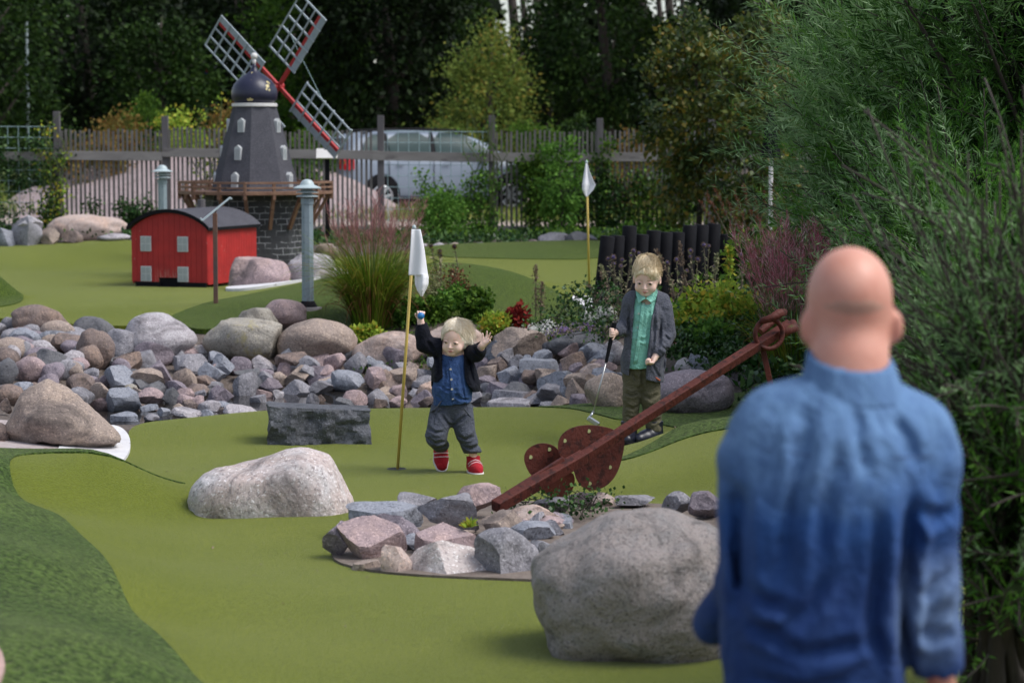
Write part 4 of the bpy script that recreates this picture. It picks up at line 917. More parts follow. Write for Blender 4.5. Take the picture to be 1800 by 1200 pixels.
# far pale building, street post and round sign at the far left
def far_house():
    Y = 88.0; x0 = X(352, Y); z0 = hz(x0, Y)-.2
    T = E('house', 'pale blue-grey house glimpsed through trees to the left of the windmill sails', 'house', (x0, Y, z0)); Hh = ZV(128, Y)-z0
    MB().box((0, 0, Hh/2), (3.2, 4, Hh)).obj('wall', pm('pale wall', (.62,.62,.70), None, rough=.8), T)
    MB().prism([(-1.85, -2.2, Hh), (1.85, -2.2, Hh), (1.3, -.2, Hh+.5), (-1.3, -.2, Hh+.5)], (0, .12, 0)).obj('roof', pm('light slate roof', (.42,.44,.56), None, rough=.7), T)
    for x in (-.9, .55): MB().box((x, -2.01, Hh*.62), (.55, .06, .7)).obj('window', M_BLACK, T)
far_house()
def road_sign():
    Y = 62.; x = X(364, Y); z0 = hz(x, Y); zc = ZV(144, Y)-z0
    T = E('road_sign', 'round blue and red no-stopping road sign left of the windmill', 'road sign', (x, Y, z0))
    MB().tube([(0,0,0), (0,0,zc+.3)], .03, 8).obj('pole', M_LAMP, T)
    MB().tube([(0,-.04,zc), (0,-.05,zc)], .31, 28).obj('disc_rim', pm('sign red', (.55,.02,.03), None, rough=.4), T)
    MB().tube([(0,-.052,zc), (0,-.056,zc)], .24, 28).obj('disc', pm('sign blue', (.02,.04,.45), None, rough=.4), T)
    MB().beam((-.17,-.06,zc+.17), (.17,-.06,zc-.17), .05, .004, up=(0,1,0)).obj('bar', bpy.data.materials['sign red'], T)
road_sign()
p = P(50, 262, 48.); o = MB().tube([(0,0,-.3), (0,0,3.4)], .032, 10).obj('flag_mast', M_LAMPCAP); o.location = (p.x, 48., hz(p.x, 48.)); tag(o, 'thin pale mast rising past the trees at the far left', 'mast')
def parasol():
    Y = 24.5; x = X(1354, Y); z = hz(x, Y); T = E('parasol', 'closed dark parasol on a pale pole among the shrubs right of the palisade', 'parasol', (x, Y, z))
    MB().tube([(0,0,0), (0,0,ZV(198, Y)-z)], .022, 10).obj('pole', M_WHITEP, T)
    zt, zl = ZV(196, Y)-z, ZV(278, Y)-z; pr = []; m = MB(); n = 16; rows = []
    for k in range(9):
        s = k/8; r = .02+.06*s**.7
        rows.append([(r*(1+.35*(j%2))*math.cos(2*math.pi*j/n), r*(1+.35*(j%2))*math.sin(2*math.pi*j/n), zt+(zl-zt)*s) for j in range(n)])
    m.add([p for r_ in rows for p in r_], [(i*n+j, i*n+(j+1)%n, (i+1)*n+(j+1)%n, (i+1)*n+j) for i in range(8) for j in range(n)]); m.obj('canopy', M_BLACK, T, smooth=50)
parasol()
# ------------------------------------------------------------------ figures: smooth-blended volumes turned into one mesh
class SDF:
    def __init__(s, lo, hi, h):
        s.lo = np.array(lo, float); s.h = h; s.n = np.ceil((np.array(hi)-s.lo)/h).astype(int)+1
        s.F = np.full(tuple(s.n), .5, np.float32)
    def _sub(s, lo, hi, pad):
        a = np.clip(((np.array(lo)-pad-s.lo)/s.h).astype(int), 0, s.n-1); b = np.clip(((np.array(hi)+pad-s.lo)/s.h).astype(int)+2, 1, s.n)
        sl = tuple(slice(i, max(j, i+1)) for i, j in zip(a, b))
        ax = [(s.lo[k]+s.h*np.arange(sl[k].start, sl[k].stop)).astype(np.float32) for k in range(3)]
        return sl, np.stack(np.meshgrid(*ax, indexing='ij'), -1)
    def _put(s, sl, d, k, op='+'):
        a = s.F[sl]
        if op == '+':
            if k > 0: h = np.clip(.5+.5*(a-d)/k, 0, 1); s.F[sl] = a*(1-h)+d*h-k*h*(1-h)
            else: s.F[sl] = np.minimum(a, d)
        else:
            if k > 0: h = np.clip(.5-.5*(a+d)/k, 0, 1); s.F[sl] = a*(1-h)+(-d)*h+k*h*(1-h)
            else: s.F[sl] = np.maximum(a, -d)
    def cap(s, a, b, r0, r1=None, k=.02, sc=(1,1,1), op='+'):
        a, b = np.array(a, float), np.array(b, float); r1 = r0 if r1 is None else r1; sc = np.array(sc, float)
        R_ = max(r0, r1)/sc.min(); sl, p = s._sub(np.minimum(a, b)-R_, np.maximum(a, b)+R_, k+.02)
        A, B = a*sc, b*sc; q = p*sc.astype(np.float32)-A.astype(np.float32); ba = B-A; t_ = np.clip((q@ba.astype(np.float32))/max(ba@ba, 1e-9), 0, 1)
        d = (np.linalg.norm(q-t_[...,None]*ba.astype(np.float32), axis=-1)-(r0+(r1-r0)*t_))/sc.max()
        s._put(sl, d.astype(np.float32), k, op); return s
    def chain(s, pts, rs, k=.02, sc=(1,1,1)):
        for i in range(len(pts)-1): s.cap(pts[i], pts[i+1], rs[i], rs[i+1], k, sc)
        return s
    def ell(s, c, r, k=.02, rot=None, op='+'):
        c, r = np.array(c, float), np.array(r, float); m = r.max(); sl, p = s._sub(c-m, c+m, k+.02); q = p-c.astype(np.float32)
        if rot is not None: q = q@np.array(rot).astype(np.float32)
        k0 = np.linalg.norm(q/r.astype(np.float32), axis=-1); k1 = np.linalg.norm(q/(r*r).astype(np.float32), axis=-1)+1e-6
        s._put(sl, (k0*(k0-1)/k1).astype(np.float32), k, op); return s
    def half(s, pt, n, k=0):           # keep what lies below the plane (normal points to what is removed)
        n = np.array(n, float); n /= np.linalg.norm(n); ax = [(s.lo[i]+s.h*np.arange(s.n[i])) for i in range(3)]
        d = (ax[0]-pt[0])[:,None,None]*n[0]+(ax[1]-pt[1])[None,:,None]*n[1]+(ax[2]-pt[2])[None,None,:]*n[2]
        s.F = np.maximum(s.F, d.astype(np.float32)); return s
    def grow(s, fn):                   # offset by fn(points) near the surface: folds and wrinkles
        idx = np.argwhere(np.abs(s.F) < .035); p = s.lo+idx*s.h; s.F[tuple(idx.T)] -= fn(p).astype(np.float32); return s
    def mesh(s, name, m, parent, smooth_n=1):
        F = s.F; ins = F < 0; nx, ny, nz = F.shape
        cnt = np.zeros((nx-1, ny-1, nz-1), np.int8)
        for dx in (0,1):
            for dy in (0,1):
                for dz in (0,1): cnt += ins[dx:nx-1+dx, dy:ny-1+dy, dz:nz-1+dz]
        C = np.argwhere((cnt > 0) & (cnt < 8)); vid = np.full(cnt.shape, -1, np.int32); vid[tuple(C.T)] = np.arange(len(C))
        acc = np.zeros((len(C), 3)); w_ = np.zeros(len(C)); cor = [(a, b, c) for a in (0,1) for b in (0,1) for c in (0,1)]
        for i in range(8):
            for j in range(i+1, 8):
                a, b = np.array(cor[i]), np.array(cor[j])
                if abs(a-b).sum() != 1: continue
                fa, fb = F[tuple((C+a).T)], F[tuple((C+b).T)]; x = (fa < 0) != (fb < 0); t_ = np.where(x, fa/np.where(x, fa-fb, 1), 0)
                acc += np.where(x[:,None], a+(b-a)*t_[:,None], 0); w_ += x
        V = s.lo+(C+acc/w_[:,None])*s.h; Q = []
        for ax in range(3):
            o1, o2 = [(1,2),(2,0),(0,1)][ax]; sh = [slice(1, k-1) for k in F.shape]; sh[ax] = slice(0, F.shape[ax]-1)
            sb = list(sh); sb[ax] = slice(1, F.shape[ax]); x = ins[tuple(sh)] != ins[tuple(sb)]; I = np.argwhere(x)+np.array([q.start for q in sh]); fl = ins[tuple(I.T)]
            e1 = np.eye(3, dtype=int)[o1]; e2 = np.eye(3, dtype=int)[o2]
            q = np.stack([vid[tuple((I-e1-e2).T)], vid[tuple((I-e2).T)], vid[tuple(I.T)], vid[tuple((I-e1).T)]], 1)
            q[~fl] = q[~fl][:, ::-1]; Q.append(q)
        Q = np.concatenate(Q); Q = Q[(Q >= 0).all(1)]
        for _ in range(smooth_n):     # light relaxation
            S = np.zeros_like(V); c = np.zeros(len(V))
            for i, j in ((0,1),(1,2),(2,3),(3,0)):
                np.add.at(S, Q[:,i], V[Q[:,j]]); np.add.at(S, Q[:,j], V[Q[:,i]]); np.add.at(c, Q[:,i], 1); np.add.at(c, Q[:,j], 1)
            V = V*.5+.5*S/np.maximum(c, 1)[:,None]
        return mesh_np(name, V, Q, m, parent, smooth=True)
def slot(J, C, rows, ycut):
    """region in front of ycut between two edges that change with height: the opening of a jacket"""
    zs = np.array([C(0, r[0])[2] for r in rows])[::-1]; xl = np.array([C(r[1], 0)[0] for r in rows])[::-1]; xr = np.array([C(r[2], 0)[0] for r in rows])[::-1]
    ax = [J.lo[i]+J.h*np.arange(J.n[i]) for i in range(3)]; l = np.interp(ax[2], zs, xl); r = np.interp(ax[2], zs, xr)
    f = np.maximum(l[None,:]-ax[0][:,None], ax[0][:,None]-r[None,:]); O = SDF.__new__(SDF); O.F = np.maximum(f[:,None,:], (ax[1]-ycut)[None,:,None]).astype(np.float32); return O
def lerp(a, b, t): return np.array(a)*(1-t)+np.array(b)*t
def rotm(rx=0, ry=0, rz=0): return np.array(Matrix.Rotation(rz, 3, 'Z') @ Matrix.Rotation(ry, 3, 'Y') @ Matrix.Rotation(rx, 3, 'X'))
def folds(sc, amp, seed, stretch=(1,1,1), ridge=True):
    st = np.array(stretch)
    def f(p):
        q = p*sc*st; q = q+.5*np.stack([vnoise(q*.6, seed+1), vnoise(q*.6, seed+2), vnoise(q*.6, seed+3)], 1)
        n = vnoise(q, seed); n = (1-2*np.abs(n)) if ridge else n
        return amp*(n*.7+.3*vnoise(q*2.3, seed+4))
    return f
def creases(C, lines, front=True):
    """pressed-in folds along drawn lines: (depth, width, [(x, y), ...]) on the side of the cloth that faces the camera"""
    L = [(a, w_, np.array([C(x, y)[[0, 2]] for x, y in pts])) for a, w_, pts in lines]
    def f(p):
        q = p[:,[0, 2]]; o = np.zeros(len(p)); jit = .006*vnoise(p*30, 7)
        for a, w_, P_ in L:
            d = np.full(len(p), 9.); tt = np.zeros(len(p)); n_ = len(P_)-1
            for i in range(n_):
                A, B = P_[i], P_[i+1]; s = np.clip(((q-A)@(B-A))/((B-A)@(B-A)), 0, 1); e = np.linalg.norm(q-A-s[:,None]*(B-A), axis=1); m_ = e < d; d = np.where(m_, e, d); tt = np.where(m_, (i+s)/n_, tt)
            d = np.abs(d+jit); en = np.clip(np.minimum(tt, 1-tt)*5, 0, 1); o -= a*en*np.exp(-(d/w_)**2); o += a*.55*en*np.exp(-((d-2.1*w_)/w_)**2)
        return o*(p[:,1] < .01)
    return f
def skin_mat(name, c1, c2, sss=.12):
    m, t, b = nodes(name); vec = coords(t, False)
    col = ramp(t, noise(t, vec, 14, 3), [(.35, c1), (.7, c2)]); t.links.new(col, b.inputs['Base Color'])
    b.inputs['Roughness'].default_value = .5; b.inputs['Subsurface Weight'].default_value = sss; b.inputs['Subsurface Radius'].default_value = (.01,.004,.002)
    bump(t, b, noise(t, vec, 260, 2), .06, .002); return m
def cloth_mat(name, c1, c2, sc=9, weave=500, wst=.25, rough=.9, sheen=.15, c3=None, fold=24, fdist=.012):
    m, t, b = nodes(name); vec = coords(t, False)
    col = ramp(t, noise(t, vec, sc, 5, .6, .3), [(.3, c1), (.7, c2)])
    fine = noise(t, vec, weave, 2, .6); col = mix(t, ramp(t, fine, [(.40, (.5,)*3), (.55, (0,)*3)]), col, tuple(x*.6 for x in c1))
    if c3: col = mix(t, ramp(t, noise(t, vec, weave*.7, 2), [(.56, (0,)*3), (.66, (.6,)*3)]), col, c3)
    t.links.new(col, b.inputs['Base Color']); b.inputs['Roughness'].default_value = rough; b.inputs['Specular IOR Level'].default_value = .2
    b.inputs['Sheen Weight'].default_value = sheen*.3; n1 = bump(t, b, noise(t, vec, fold, 3, .55, 1.6), 1.0, fdist); bump(t, b, fine, wst, .003, n1); return m
M_SKIN = skin_mat('child skin', (.80,.54,.44), (.84,.59,.50)); M_LIP = skin_mat('lip skin', (.42,.13,.12), (.50,.18,.16))
M_SKINM = skin_mat('ruddy skin', (.56,.25,.18), (.64,.32,.24))
M_SCALP = skin_mat('stubbled scalp', (.42,.23,.17), (.48,.27,.20))
M_EYEW = pm('eye white', (.55,.50,.48), None, rough=.3); M_EYED = pm('eye iris', (.02,.025,.04), None, rough=.15); M_BROW = pm('pale brow hair', (.30,.19,.11), None, rough=.8)
def hair_mat(name, c1, c2, c3):
    m, t, b = nodes(name); vec = coords(t, False, scale=(1,1,.35)); col = ramp(t, noise(t, vec, 90, 3, .6, .5), [(.3, c3), (.5, c1), (.7, c2)])
    at = N(t, 'Attribute'); at.attribute_name = 'rnd'; col = mix(t, ramp(t, at.outputs['Fac'], [(.55, (0,)*3), (1, (.75,)*3)]), col, c3)
    t.links.new(col, b.inputs['Base Color']); b.inputs['Roughness'].default_value = .45; b.inputs['Sheen Weight'].default_value = .3; bump(t, b, noise(t, vec, 160, 3), .6, .003); return m

def head(S, c, s, rot):
    """child head volumes: c centre of the cranium, s = half head height, rot = 3x3, face looks to local -y"""
    c = np.array(c); W = lambda x, y, z: c+rot@(np.array([x, y, z])*s)
    S.ell(W(0, .10, .14), (.65*s, .86*s, .80*s), .01, rot)                     # cranium
    S.ell(W(0, -.16, -.28), (.555*s, .60*s, .58*s), .05*s+.01, rot)            # face
    S.ell(W(0, -.42, -.74), (.26*s, .26*s, .17*s), .16*s, rot)                # chin
    for x in (-1, 1):
        S.ell(W(x*.30, -.48, -.42), (.25*s, .22*s, .26*s), .12*s, rot)        # cheeks
        S.ell(W(x*.665, .10, -.18), (.09*s, .14*s, .22*s), .03*s, rot)         # ears
        S.ell(W(x*.715, .06, -.18), (.04*s, .07*s, .12*s), .02*s, rot, '-')
        S.ell(W(x*.27, -.80, -.10), (.15*s, .10*s, .085*s), .07*s, rot, '-')  # sockets
        S.ell(W(x*.27, -.665, -.115), (.13*s, .10*s, .075*s), .02*s, rot)     # lids
    S.cap(W(0, -.72, -.10), W(0, -.86, -.36), .045*s, .085*s, .05*s)          # nose
    for x in (-1, 1): S.ell(W(x*.085, -.78, -.385), (.06*s, .06*s, .045*s), .03*s, rot)
    S.ell(W(0, -.70, -.56), (.17*s, .09*s, .07*s), .05*s, rot)                # mouth mound
    return W
def face_parts(W, s, rot, body, iris=True, smile=0.0):
    for x in (-1, 1):
        E_ = MB(); p = [W(x*.27+dx*.105, -.762-.012*(1-dx*dx)-.0, -.118+dz) for dx, dz in ((-1,0),(-.5,.030),(0,.040),(.5,.030),(1,0),(.5,-.024),(0,-.030),(-.5,-.024))]
        E_.add(p, [tuple(range(8))]); E_.obj('eye', M_EYEW, body)
        I = MB(); I.add([W(x*.27+.055*math.cos(a), -.785, -.116+.045*math.sin(a)) for a in np.linspace(0, 5.8, 12)], [tuple(range(12))]); I.obj('iris', M_EYED, body)
        L = MB().tube([W(x*.27+dx*.125, -.772-.012*(1-dx*dx), -.112+dz) for dx, dz in ((-1,-.004),(-.5,.034),(0,.046),(.5,.034),(1,-.004))], .012*s, 6); L.obj('eyelid', M_BROW, body)
        MB().tube([W(x*(.27+dx*.15), -.80+.05*abs(dx+.2), .05+dz) for dx, dz in ((-1,-.01),(0,.025),(1,-.01))], [.010*s,.02*s,.008*s], 6, squash=.6).obj('eyebrow', M_BROW, body)
    M_ = MB(); M_.tube([W(dx*.15, -.785+.05*dx*dx, -.555+.03*dx*dx*smile+(.012 if abs(dx)==.4 else 0)) for dx in (-1,-.4,0,.4,1)], [.008*s,.03*s,.028*s,.03*s,.008*s], 8, squash=.7)
    M_.tube([W(dx*.12, -.775+.05*dx*dx, -.61+.03*dx*dx*smile) for dx in (-1,0,1)], [.008*s,.036*s,.008*s], 8); M_.obj('lips', M_LIP, body, smooth=True)
def hand(S, wrist, d, n, L, curls, spread=.18, thumb=1, tcurl=.5, fr=None):
    """wrist point, d = direction to fingers, n = palm normal (fingers curl towards n), L = hand length; thumb: +1/-1 side"""
    wrist = np.array(wrist); d = np.array(d, float)/np.linalg.norm(d); n = np.array(n, float); n -= d*(n@d); n /= np.linalg.norm(n); sd = np.cross(d, n)*thumb
    r = fr or L*.052
    S.cap(wrist, wrist+d*L*.22, L*.15, L*.17, .006)
    for q in (-.16, -.05, .06, .16): S.cap(wrist+d*L*.12+sd*q*L*.6, wrist+d*L*.48+sd*q*L*1.15, L*.11, L*.085, .006)
    tips = []
    for i, (q, l) in enumerate(((.21,.40),(.07,.46),(-.07,.43),(-.20,.33))):
        p = wrist+d*L*.50+sd*q*L; dd = d+sd*spread*(q/.2); dd /= np.linalg.norm(dd); cu = curls[i] if isinstance(curls, (list, tuple)) else curls
        for j, fl in enumerate((.45, .32, .23)):
            a = cu*(.75, .95, .7)[j]; ax = dd*math.cos(a)+n*math.sin(a); nn = n*math.cos(a)-dd*math.sin(a)
            e = p+ax*l*L*fl; S.cap(p, e, r*(1.08-.1*j), r*(1.0-.12*j), .002); p = e; dd = ax; n_ = nn; n = n_
        tips.append(p); n = np.cross(sd*thumb, d); n = n if n@n_ > -9 else n
        n = np.cross(sd, d)*thumb; n /= np.linalg.norm(n)
    b0 = wrist+d*L*.15+sd*L*.15; td = d*.62+sd*.75+n*.15; td /= np.linalg.norm(td)
    p1 = b0+td*L*.22; td2 = td*math.cos(tcurl)+(d*.8+n*.6)*math.sin(tcurl); td2 /= np.linalg.norm(td2); p2 = p1+td2*L*.16
    td3 = td2*math.cos(tcurl*.7)+(n*.9-sd*.3)*math.sin(tcurl*.7); td3 /= np.linalg.norm(td3); p3 = p2+td3*L*.13
    S.cap(b0, p1, r*1.5, r*1.2, .006); S.cap(p1, p2, r*1.15, r*1.05, .002); S.cap(p2, p3, r*1.05, r*.85, .002); return tips
def strands(name, m, parent, roots, fn, width, segs=7, seed=0):
    """thin tapering hair ribbons; fn(i, t) -> point on strand i"""
    V, Q = [], []
    for i in range(roots):
        pts = [fn(i, k/segs) for k in range(segs+1)]; b = len(V)
        for k, p in enumerate(pts):
            d = pts[min(k+1, segs)]-pts[max(k-1, 0)]; sd = np.cross(d, [.3, 1, .1]); sd /= np.linalg.norm(sd)+1e-9; w_ = width*(1-.8*k/segs)
            V += [p-sd*w_/2, p+sd*w_/2]
        Q += [(b+2*k, b+2*k+1, b+2*k+3, b+2*k+2) for k in range(segs)]
    return mesh_np(name, V, Q, m, parent, {'rnd': np.repeat(np.random.RandomState(9).uniform(0, 1, roots), 2*segs+2)}, smooth=True)
def button(pts, r, parent, m, nrm=(0,-1,0)):
    for p in pts: MB().tube([np.array(p), np.array(p)+np.array(nrm)*.0025], r, 10).obj('button', m, parent)

# ------------------------------------------------------------------ toddler
def toddler():
    Y0 = 13.1; s_ = F_PX/Y0; u0, v0 = 797, 842; x0 = X(u0, Y0)
    T = E('person', 'blond toddler in navy jacket, blue shirt and red shoes running with both arms raised', 'person', (x0, Y0, .004))
    def C(cx, cy, y=0): return np.array([(640+cx/3.158-u0)/s_, y, (v0-(480+cy/3.158))/s_])
    LO, HI = C(250, 1160), C(760, 200); LO[1] = -.30; HI[1] = .24
    B = SDF(LO, HI, .0036)
    hc = C(507, 386, -.045); hs = .100; rot = rotm(R(7), R(5), R(-18)); W = head(B, hc, hs, rot)
    neck = C(492, 478, -.02); chest = C(495, 530, 0); belly = C(492, 640, -.015); hip = C(485, 745, 0)
    B.chain([hc+np.array([.0,.02,-.03]), neck, chest], [.045, .040, .04], .02); B.chain([chest, belly, hip], [.055, .062, .062], .02, (1,1.25,1))
    shL, elL, wrL = C(420, 445, .0), C(335, 425, .0), C(313, 290, -.02); shR, elR, wrR = C(580, 462, .0), C(625, 470, -.07), C(658, 418, -.13)
    B.chain([chest, shL, elL, wrL], [.04, .033, .028, .019], .015); B.chain([chest, shR, elR, wrR], [.04, .033, .028, .019], .015)
    ht = hand(B, wrL, C(316, 240, -.02)-wrL+np.array([0,-.005,0]), (0.1,-1,0), .078, [1.0,.95,1.0,1.05], .16, -1, .9, .0056)
    hand(B, wrR, C(700, 372, -.15)-wrR, (-.3,-.8,.5), .088, [.25,.12,.2,.55], .5, -1, .25, .0056)
    lhip, lkn, lan = C(430, 790, 0), C(398, 925, -.07), C(425, 1012, .06); rhip, rkn, ran = C(545, 790, 0), C(560, 925, -.035), C(607, 1050, .0)
    B.chain([lhip, lkn, lan], [.035, .026, .022], .01); B.chain([rhip, rkn, ran], [.035, .026, .022], .01)
    body = B.mesh('body', M_SKIN, T); face_parts(W, hs, rot, body, smile=-.6)
    J0 = SDF(LO, HI, .0045); J0.chain([C(490, 500, .004), C(496, 560, -.002), C(502, 640, -.008), C(508, 672, -.008)], [.080, .106, .119, .124], .03, (1,1.16,1))
    # shirt
    S = SDF(LO, HI, .0045); S.chain([C(488, 492, -.01), C(494, 560, -.012), C(490, 660, -.02), C(492, 752, -.015)], [.058, .083, .099, .104], .03, (1,1.22,1))
    S.cap(C(430, 470), C(545, 478), .042, .042, .03); S.half(C(492, 752), (.12, 0, -1)); S.half(C(490, 486, -.05), (0,-.35,1)); S.grow(folds(16, .006, 3, (1.6,1.6,.35))); S.grow(creases(C, [(.008,.007,[(445,505),(452,600),(430,725)]),(.008,.007,[(528,505),(540,620),(562,735)]),(.006,.006,[(420,650),(470,672),(520,668)]),(.007,.006,[(500,690),(540,720),(590,728)]),(.006,.006,[(400,700),(440,740)])])); zz = S.lo[2]+S.h*np.arange(S.n[2]); S.F = np.where((zz > C(0, 655)[2])[None,None,:], np.maximum(S.F, J0.F+.007), S.F)
    S.cap(C(488, 478, -.03), C(488, 500, -.03), .036, .034, 0, op='-')
    sh = S.mesh('shirt', cloth_mat('washed blue linen', (.025,.06,.17), (.045,.095,.235), 14, 380, .3, c3=(.10,.16,.32)), T)
    col = MB(); cen = C(486, 488, -.02); ring = [cen+np.array([math.cos(a)*.047, math.sin(a)*.045, .004+.010*math.sin(a)]) for a in np.linspace(-4.4, 1.3, 26)]
    col.tube(ring, .006, 8, squash=1.8); col.obj('collar', sh.data.materials[0], sh, smooth=True)
    MB_ = M_EYEW
    def onf(S_, cx, cy):     # front surface point of a volume along -y
        p = C(cx, cy); i = np.clip(((p-S_.lo)/S_.h).round().astype(int), 0, S_.n-1); colm = S_.F[i[0], :, i[2]]; j = np.argmax(colm < 0); p[1] = S_.lo[1]+(j-.9)*S_.h; return p
    button([onf(S, 481, 555), onf(S, 486, 610), onf(S, 489, 663), onf(S, 493, 716)], .0062, sh, pm('pearl button', (.55,.50,.42), None, rough=.35))
    pl = MB(); q = [onf(S, 478+k*1.1, 500+k*14.5)+np.array([0,-.0008,0]) for k in range(17)]
    pl.tube(q, .009, 6, squash=.14); pl.obj('placket', sh.data.materials[0], sh, smooth=True)
    # open dark jacket
    J = SDF(LO, HI, .0045); J.chain([C(490, 500, .004), C(496, 560, -.002), C(502, 640, -.008), C(508, 668, -.008)], [.080, .106, .119, .124], .03, (1,1.16,1))
    J.chain([C(470, 478, .012), shL, elL, lerp(elL, wrL, .5), wrL+np.array([0,0,-.002])], [.05, .047, .042, .036, .028], .02); J.chain([C(520, 482, .012), shR, elR, wrR], [.05, .047, .043, .030], .02)
    J.half(C(500, 672), (-.10, 0, -1)); J.half(wrL+np.array([0,0,.004]), (0, 0, 1)) if False else None
    J.grow(folds(17, .006, 9, (1,1,.7))); J.grow(creases(C, [(.009,.008,[(345,395),(375,440),(400,480)]),(.009,.008,[(400,470),(420,540),(410,620)]),(.009,.008,[(580,480),(590,560),(615,650)]),(.008,.007,[(610,430),(640,480)])]))
    O = slot(J, C, [(430,434,552),(520,434,556),(600,438,560),(625,410,568),(640,360,575),(672,330,600),(760,330,620)], -.005)
    sub = O.F; J.F = np.maximum(J.F, -sub)
    for wr, el in ((wrL, elL), (wrR, elR)):   # open cuffs
        d = (wr-el)/np.linalg.norm(wr-el); J.cap(wr+d*.001, wr+d*.05, .034, .034, 0, op='-')
    J.mesh('jacket', cloth_mat('black knit', (.006,.007,.013), (.010,.011,.02), 8, 300, .4, sheen=.05), T)
    # trousers
    Tm = cloth_mat('dark grey melange cotton', (.055,.062,.085), (.085,.092,.12), 10, 420, .35, c3=(.20,.21,.25))
    P_ = SDF(LO, HI, .0045); P_.chain([C(490, 728, 0), C(488, 785, .01)], [.088, .098], .03, (1,1.2,1))
    P_.chain([C(435, 800, 0), C(402, 905, -.062), C(398, 935, -.066), lan+np.array([-.004,0,.012])], [.070, .056, .053, .040], .014); P_.ell(lan+np.array([0,0,.018]), (.042,.044,.028), .012)
    P_.chain([C(535, 800, 0), C(562, 915, -.03), C(585, 985, -.015), C(604, 1026, .0)], [.068, .051, .045, .040], .014); P_.ell(C(600, 1015), (.043,.046,.03), .012)
    P_.half(lan+np.array([0,0,-.018]), (0,0,-1)); P_.grow(folds(13, .006, 21, (.8,.8,1.3))); P_.grow(creases(C, [(.010,.008,[(350,880),(400,905),(450,900)]),(.010,.008,[(352,935),(400,965),(455,955)]),(.008,.007,[(375,985),(420,1000),(455,985)]),(.010,.008,[(515,925),(560,950),(610,930)]),(.009,.007,[(545,985),(590,1003),(640,985)]),(.009,.008,[(420,790),(450,840),(480,880)]),(.009,.008,[(570,800),(530,850),(495,880)]),(.008,.007,[(400,800),(380,860)])]))
    tr = P_.mesh('trousers', Tm, T)
    MB().tube([C(430, 730, -.085), C(400, 775, -.08), C(372, 795, -.06)], .008, 8, squash=.4).obj('tie_band', Tm, tr, smooth=True)
    pc = MB(); 
    for x, y in ((-.075,.0),(.09,.0)): pc.tube([C(555 if x > 0 else 425, 775, -.085), C(592 if x > 0 else 385, 825, -.055)], .004, 6)
    pc.obj('pocket_seam', Tm, tr)
    # shoes
    red = cloth_mat('red suede', (.36,.012,.022), (.46,.02,.035), 20, 300, .3); sole = pm('pale rubber sole', (.62,.58,.56), None, rough=.7); strap = pm('pink white strap', (.62,.40,.42), None, rough=.7)
    def shoe(an, yaw, pitch, L=.135):
        Rm = rotm(pitch, 0, yaw); A = np.array(an); Wp = lambda x, y, z: A+Rm@np.array([x, y, z])
        lo = A-.15; hi = A+.13; K = SDF(lo, hi, .004)
        K.chain([Wp(0,.018,.018), Wp(0,.012,-.03)], [.038,.036], .015); K.chain([Wp(0,.015,-.038), Wp(0,-.035,-.045), Wp(0,-.075,-.050)], [.034,.036,.030], .02)
        K.half(Wp(0,0,-.066), Rm@np.array([0,0,-1])); K.half(Wp(0,0,.022), Rm@np.array([0,.15,1]))
        sh_ = K.mesh('shoe', red, T)
        D = SDF(lo, hi, .004); D.chain([Wp(0,.018,-.064), Wp(0,-.035,-.064), Wp(0,-.076,-.064)], [.037,.039,.034], .02, (1,1,1)); D.half(Wp(0,0,-.060), Rm@np.array([0,0,1])); D.half(Wp(0,0,-.075), Rm@np.array([0,0,-1])); D.mesh('sole', sole, sh_)
        for k, (y, z, w_) in enumerate(((-.024,-.008,.030),(-.043,-.018,.031))):
            MB().tube([Wp(dx*(w_+.006), y-.006+.014*dx*dx, z+.012-.022*dx*dx) for dx in (-1.05,-.6,0,.6,1.05)], .0062, 8, squash=.6).obj('strap', strap, sh_, smooth=True)
    shoe(lan+np.array([.0,-.002,-.006]), R(10), R(46)); shoe(C(609, 1072, .0), R(16), R(0))
    # hair: pale flyaway bob
    HM = hair_mat('pale blond hair', (.82,.74,.60), (.88,.83,.74), (.62,.50,.34))
    K = SDF(LO, HI, .004); Wl = W
    K.ell(Wl(0,.16,.19), (.68*hs,.88*hs,.83*hs), .0, rot); K.ell(Wl(.40,.28,-.12), (.30*hs,.46*hs,.52*hs), .02, rot); K.ell(Wl(-.40,.35,.0), (.28*hs,.46*hs,.46*hs), .02, rot)
    K.chain([Wl(.35,.15,.4), Wl(.66,.20,-.05), Wl(.90,.20,-.30)], [.034,.020,.006], .02)
    E2 = SDF(LO, HI, .004); E2.ell(Wl(-.02,-.66,-.36), (.60*hs,.62*hs,.90*hs), .02, rot); E2.half(Wl(0,0,1.2), (0,0,1)); K.F = np.maximum(K.F, -E2.F)
    K.grow(folds(40, .004, 5, (1,1,.5))); K.mesh('hair', HM, body)
    rs = np.random.RandomState(2)
    A = [(rs.uniform(-3.1, 3.1), rs.uniform(-.1, .9), rs.uniform(.3, 1.25), rs.uniform(0, 1)**1.5) for _ in range(1500)]
    def fn(i, t_):
        az, st, ln, j = A[i]; az += .22*math.sin(5*t_+j*40)*t_; an = st*.5+t_*1.55*ln+.08*math.sin(7*t_+j*25); r = .98+.10*j+.14*t_*t_*j
        an = min(an, 2.1-1.0*max(0, math.cos(az))**2); x, y, z = math.sin(az)*math.sin(an), -math.cos(az)*math.sin(an), math.cos(an)
        fly = t_*t_*.30*(az > 0)
        return Wl((x*.70+fly*.9)*r, .15+y*.90*r, .17+z*.86*r-fly*.15)
    strands('hair_strand', HM, body, len(A), fn, .0022)
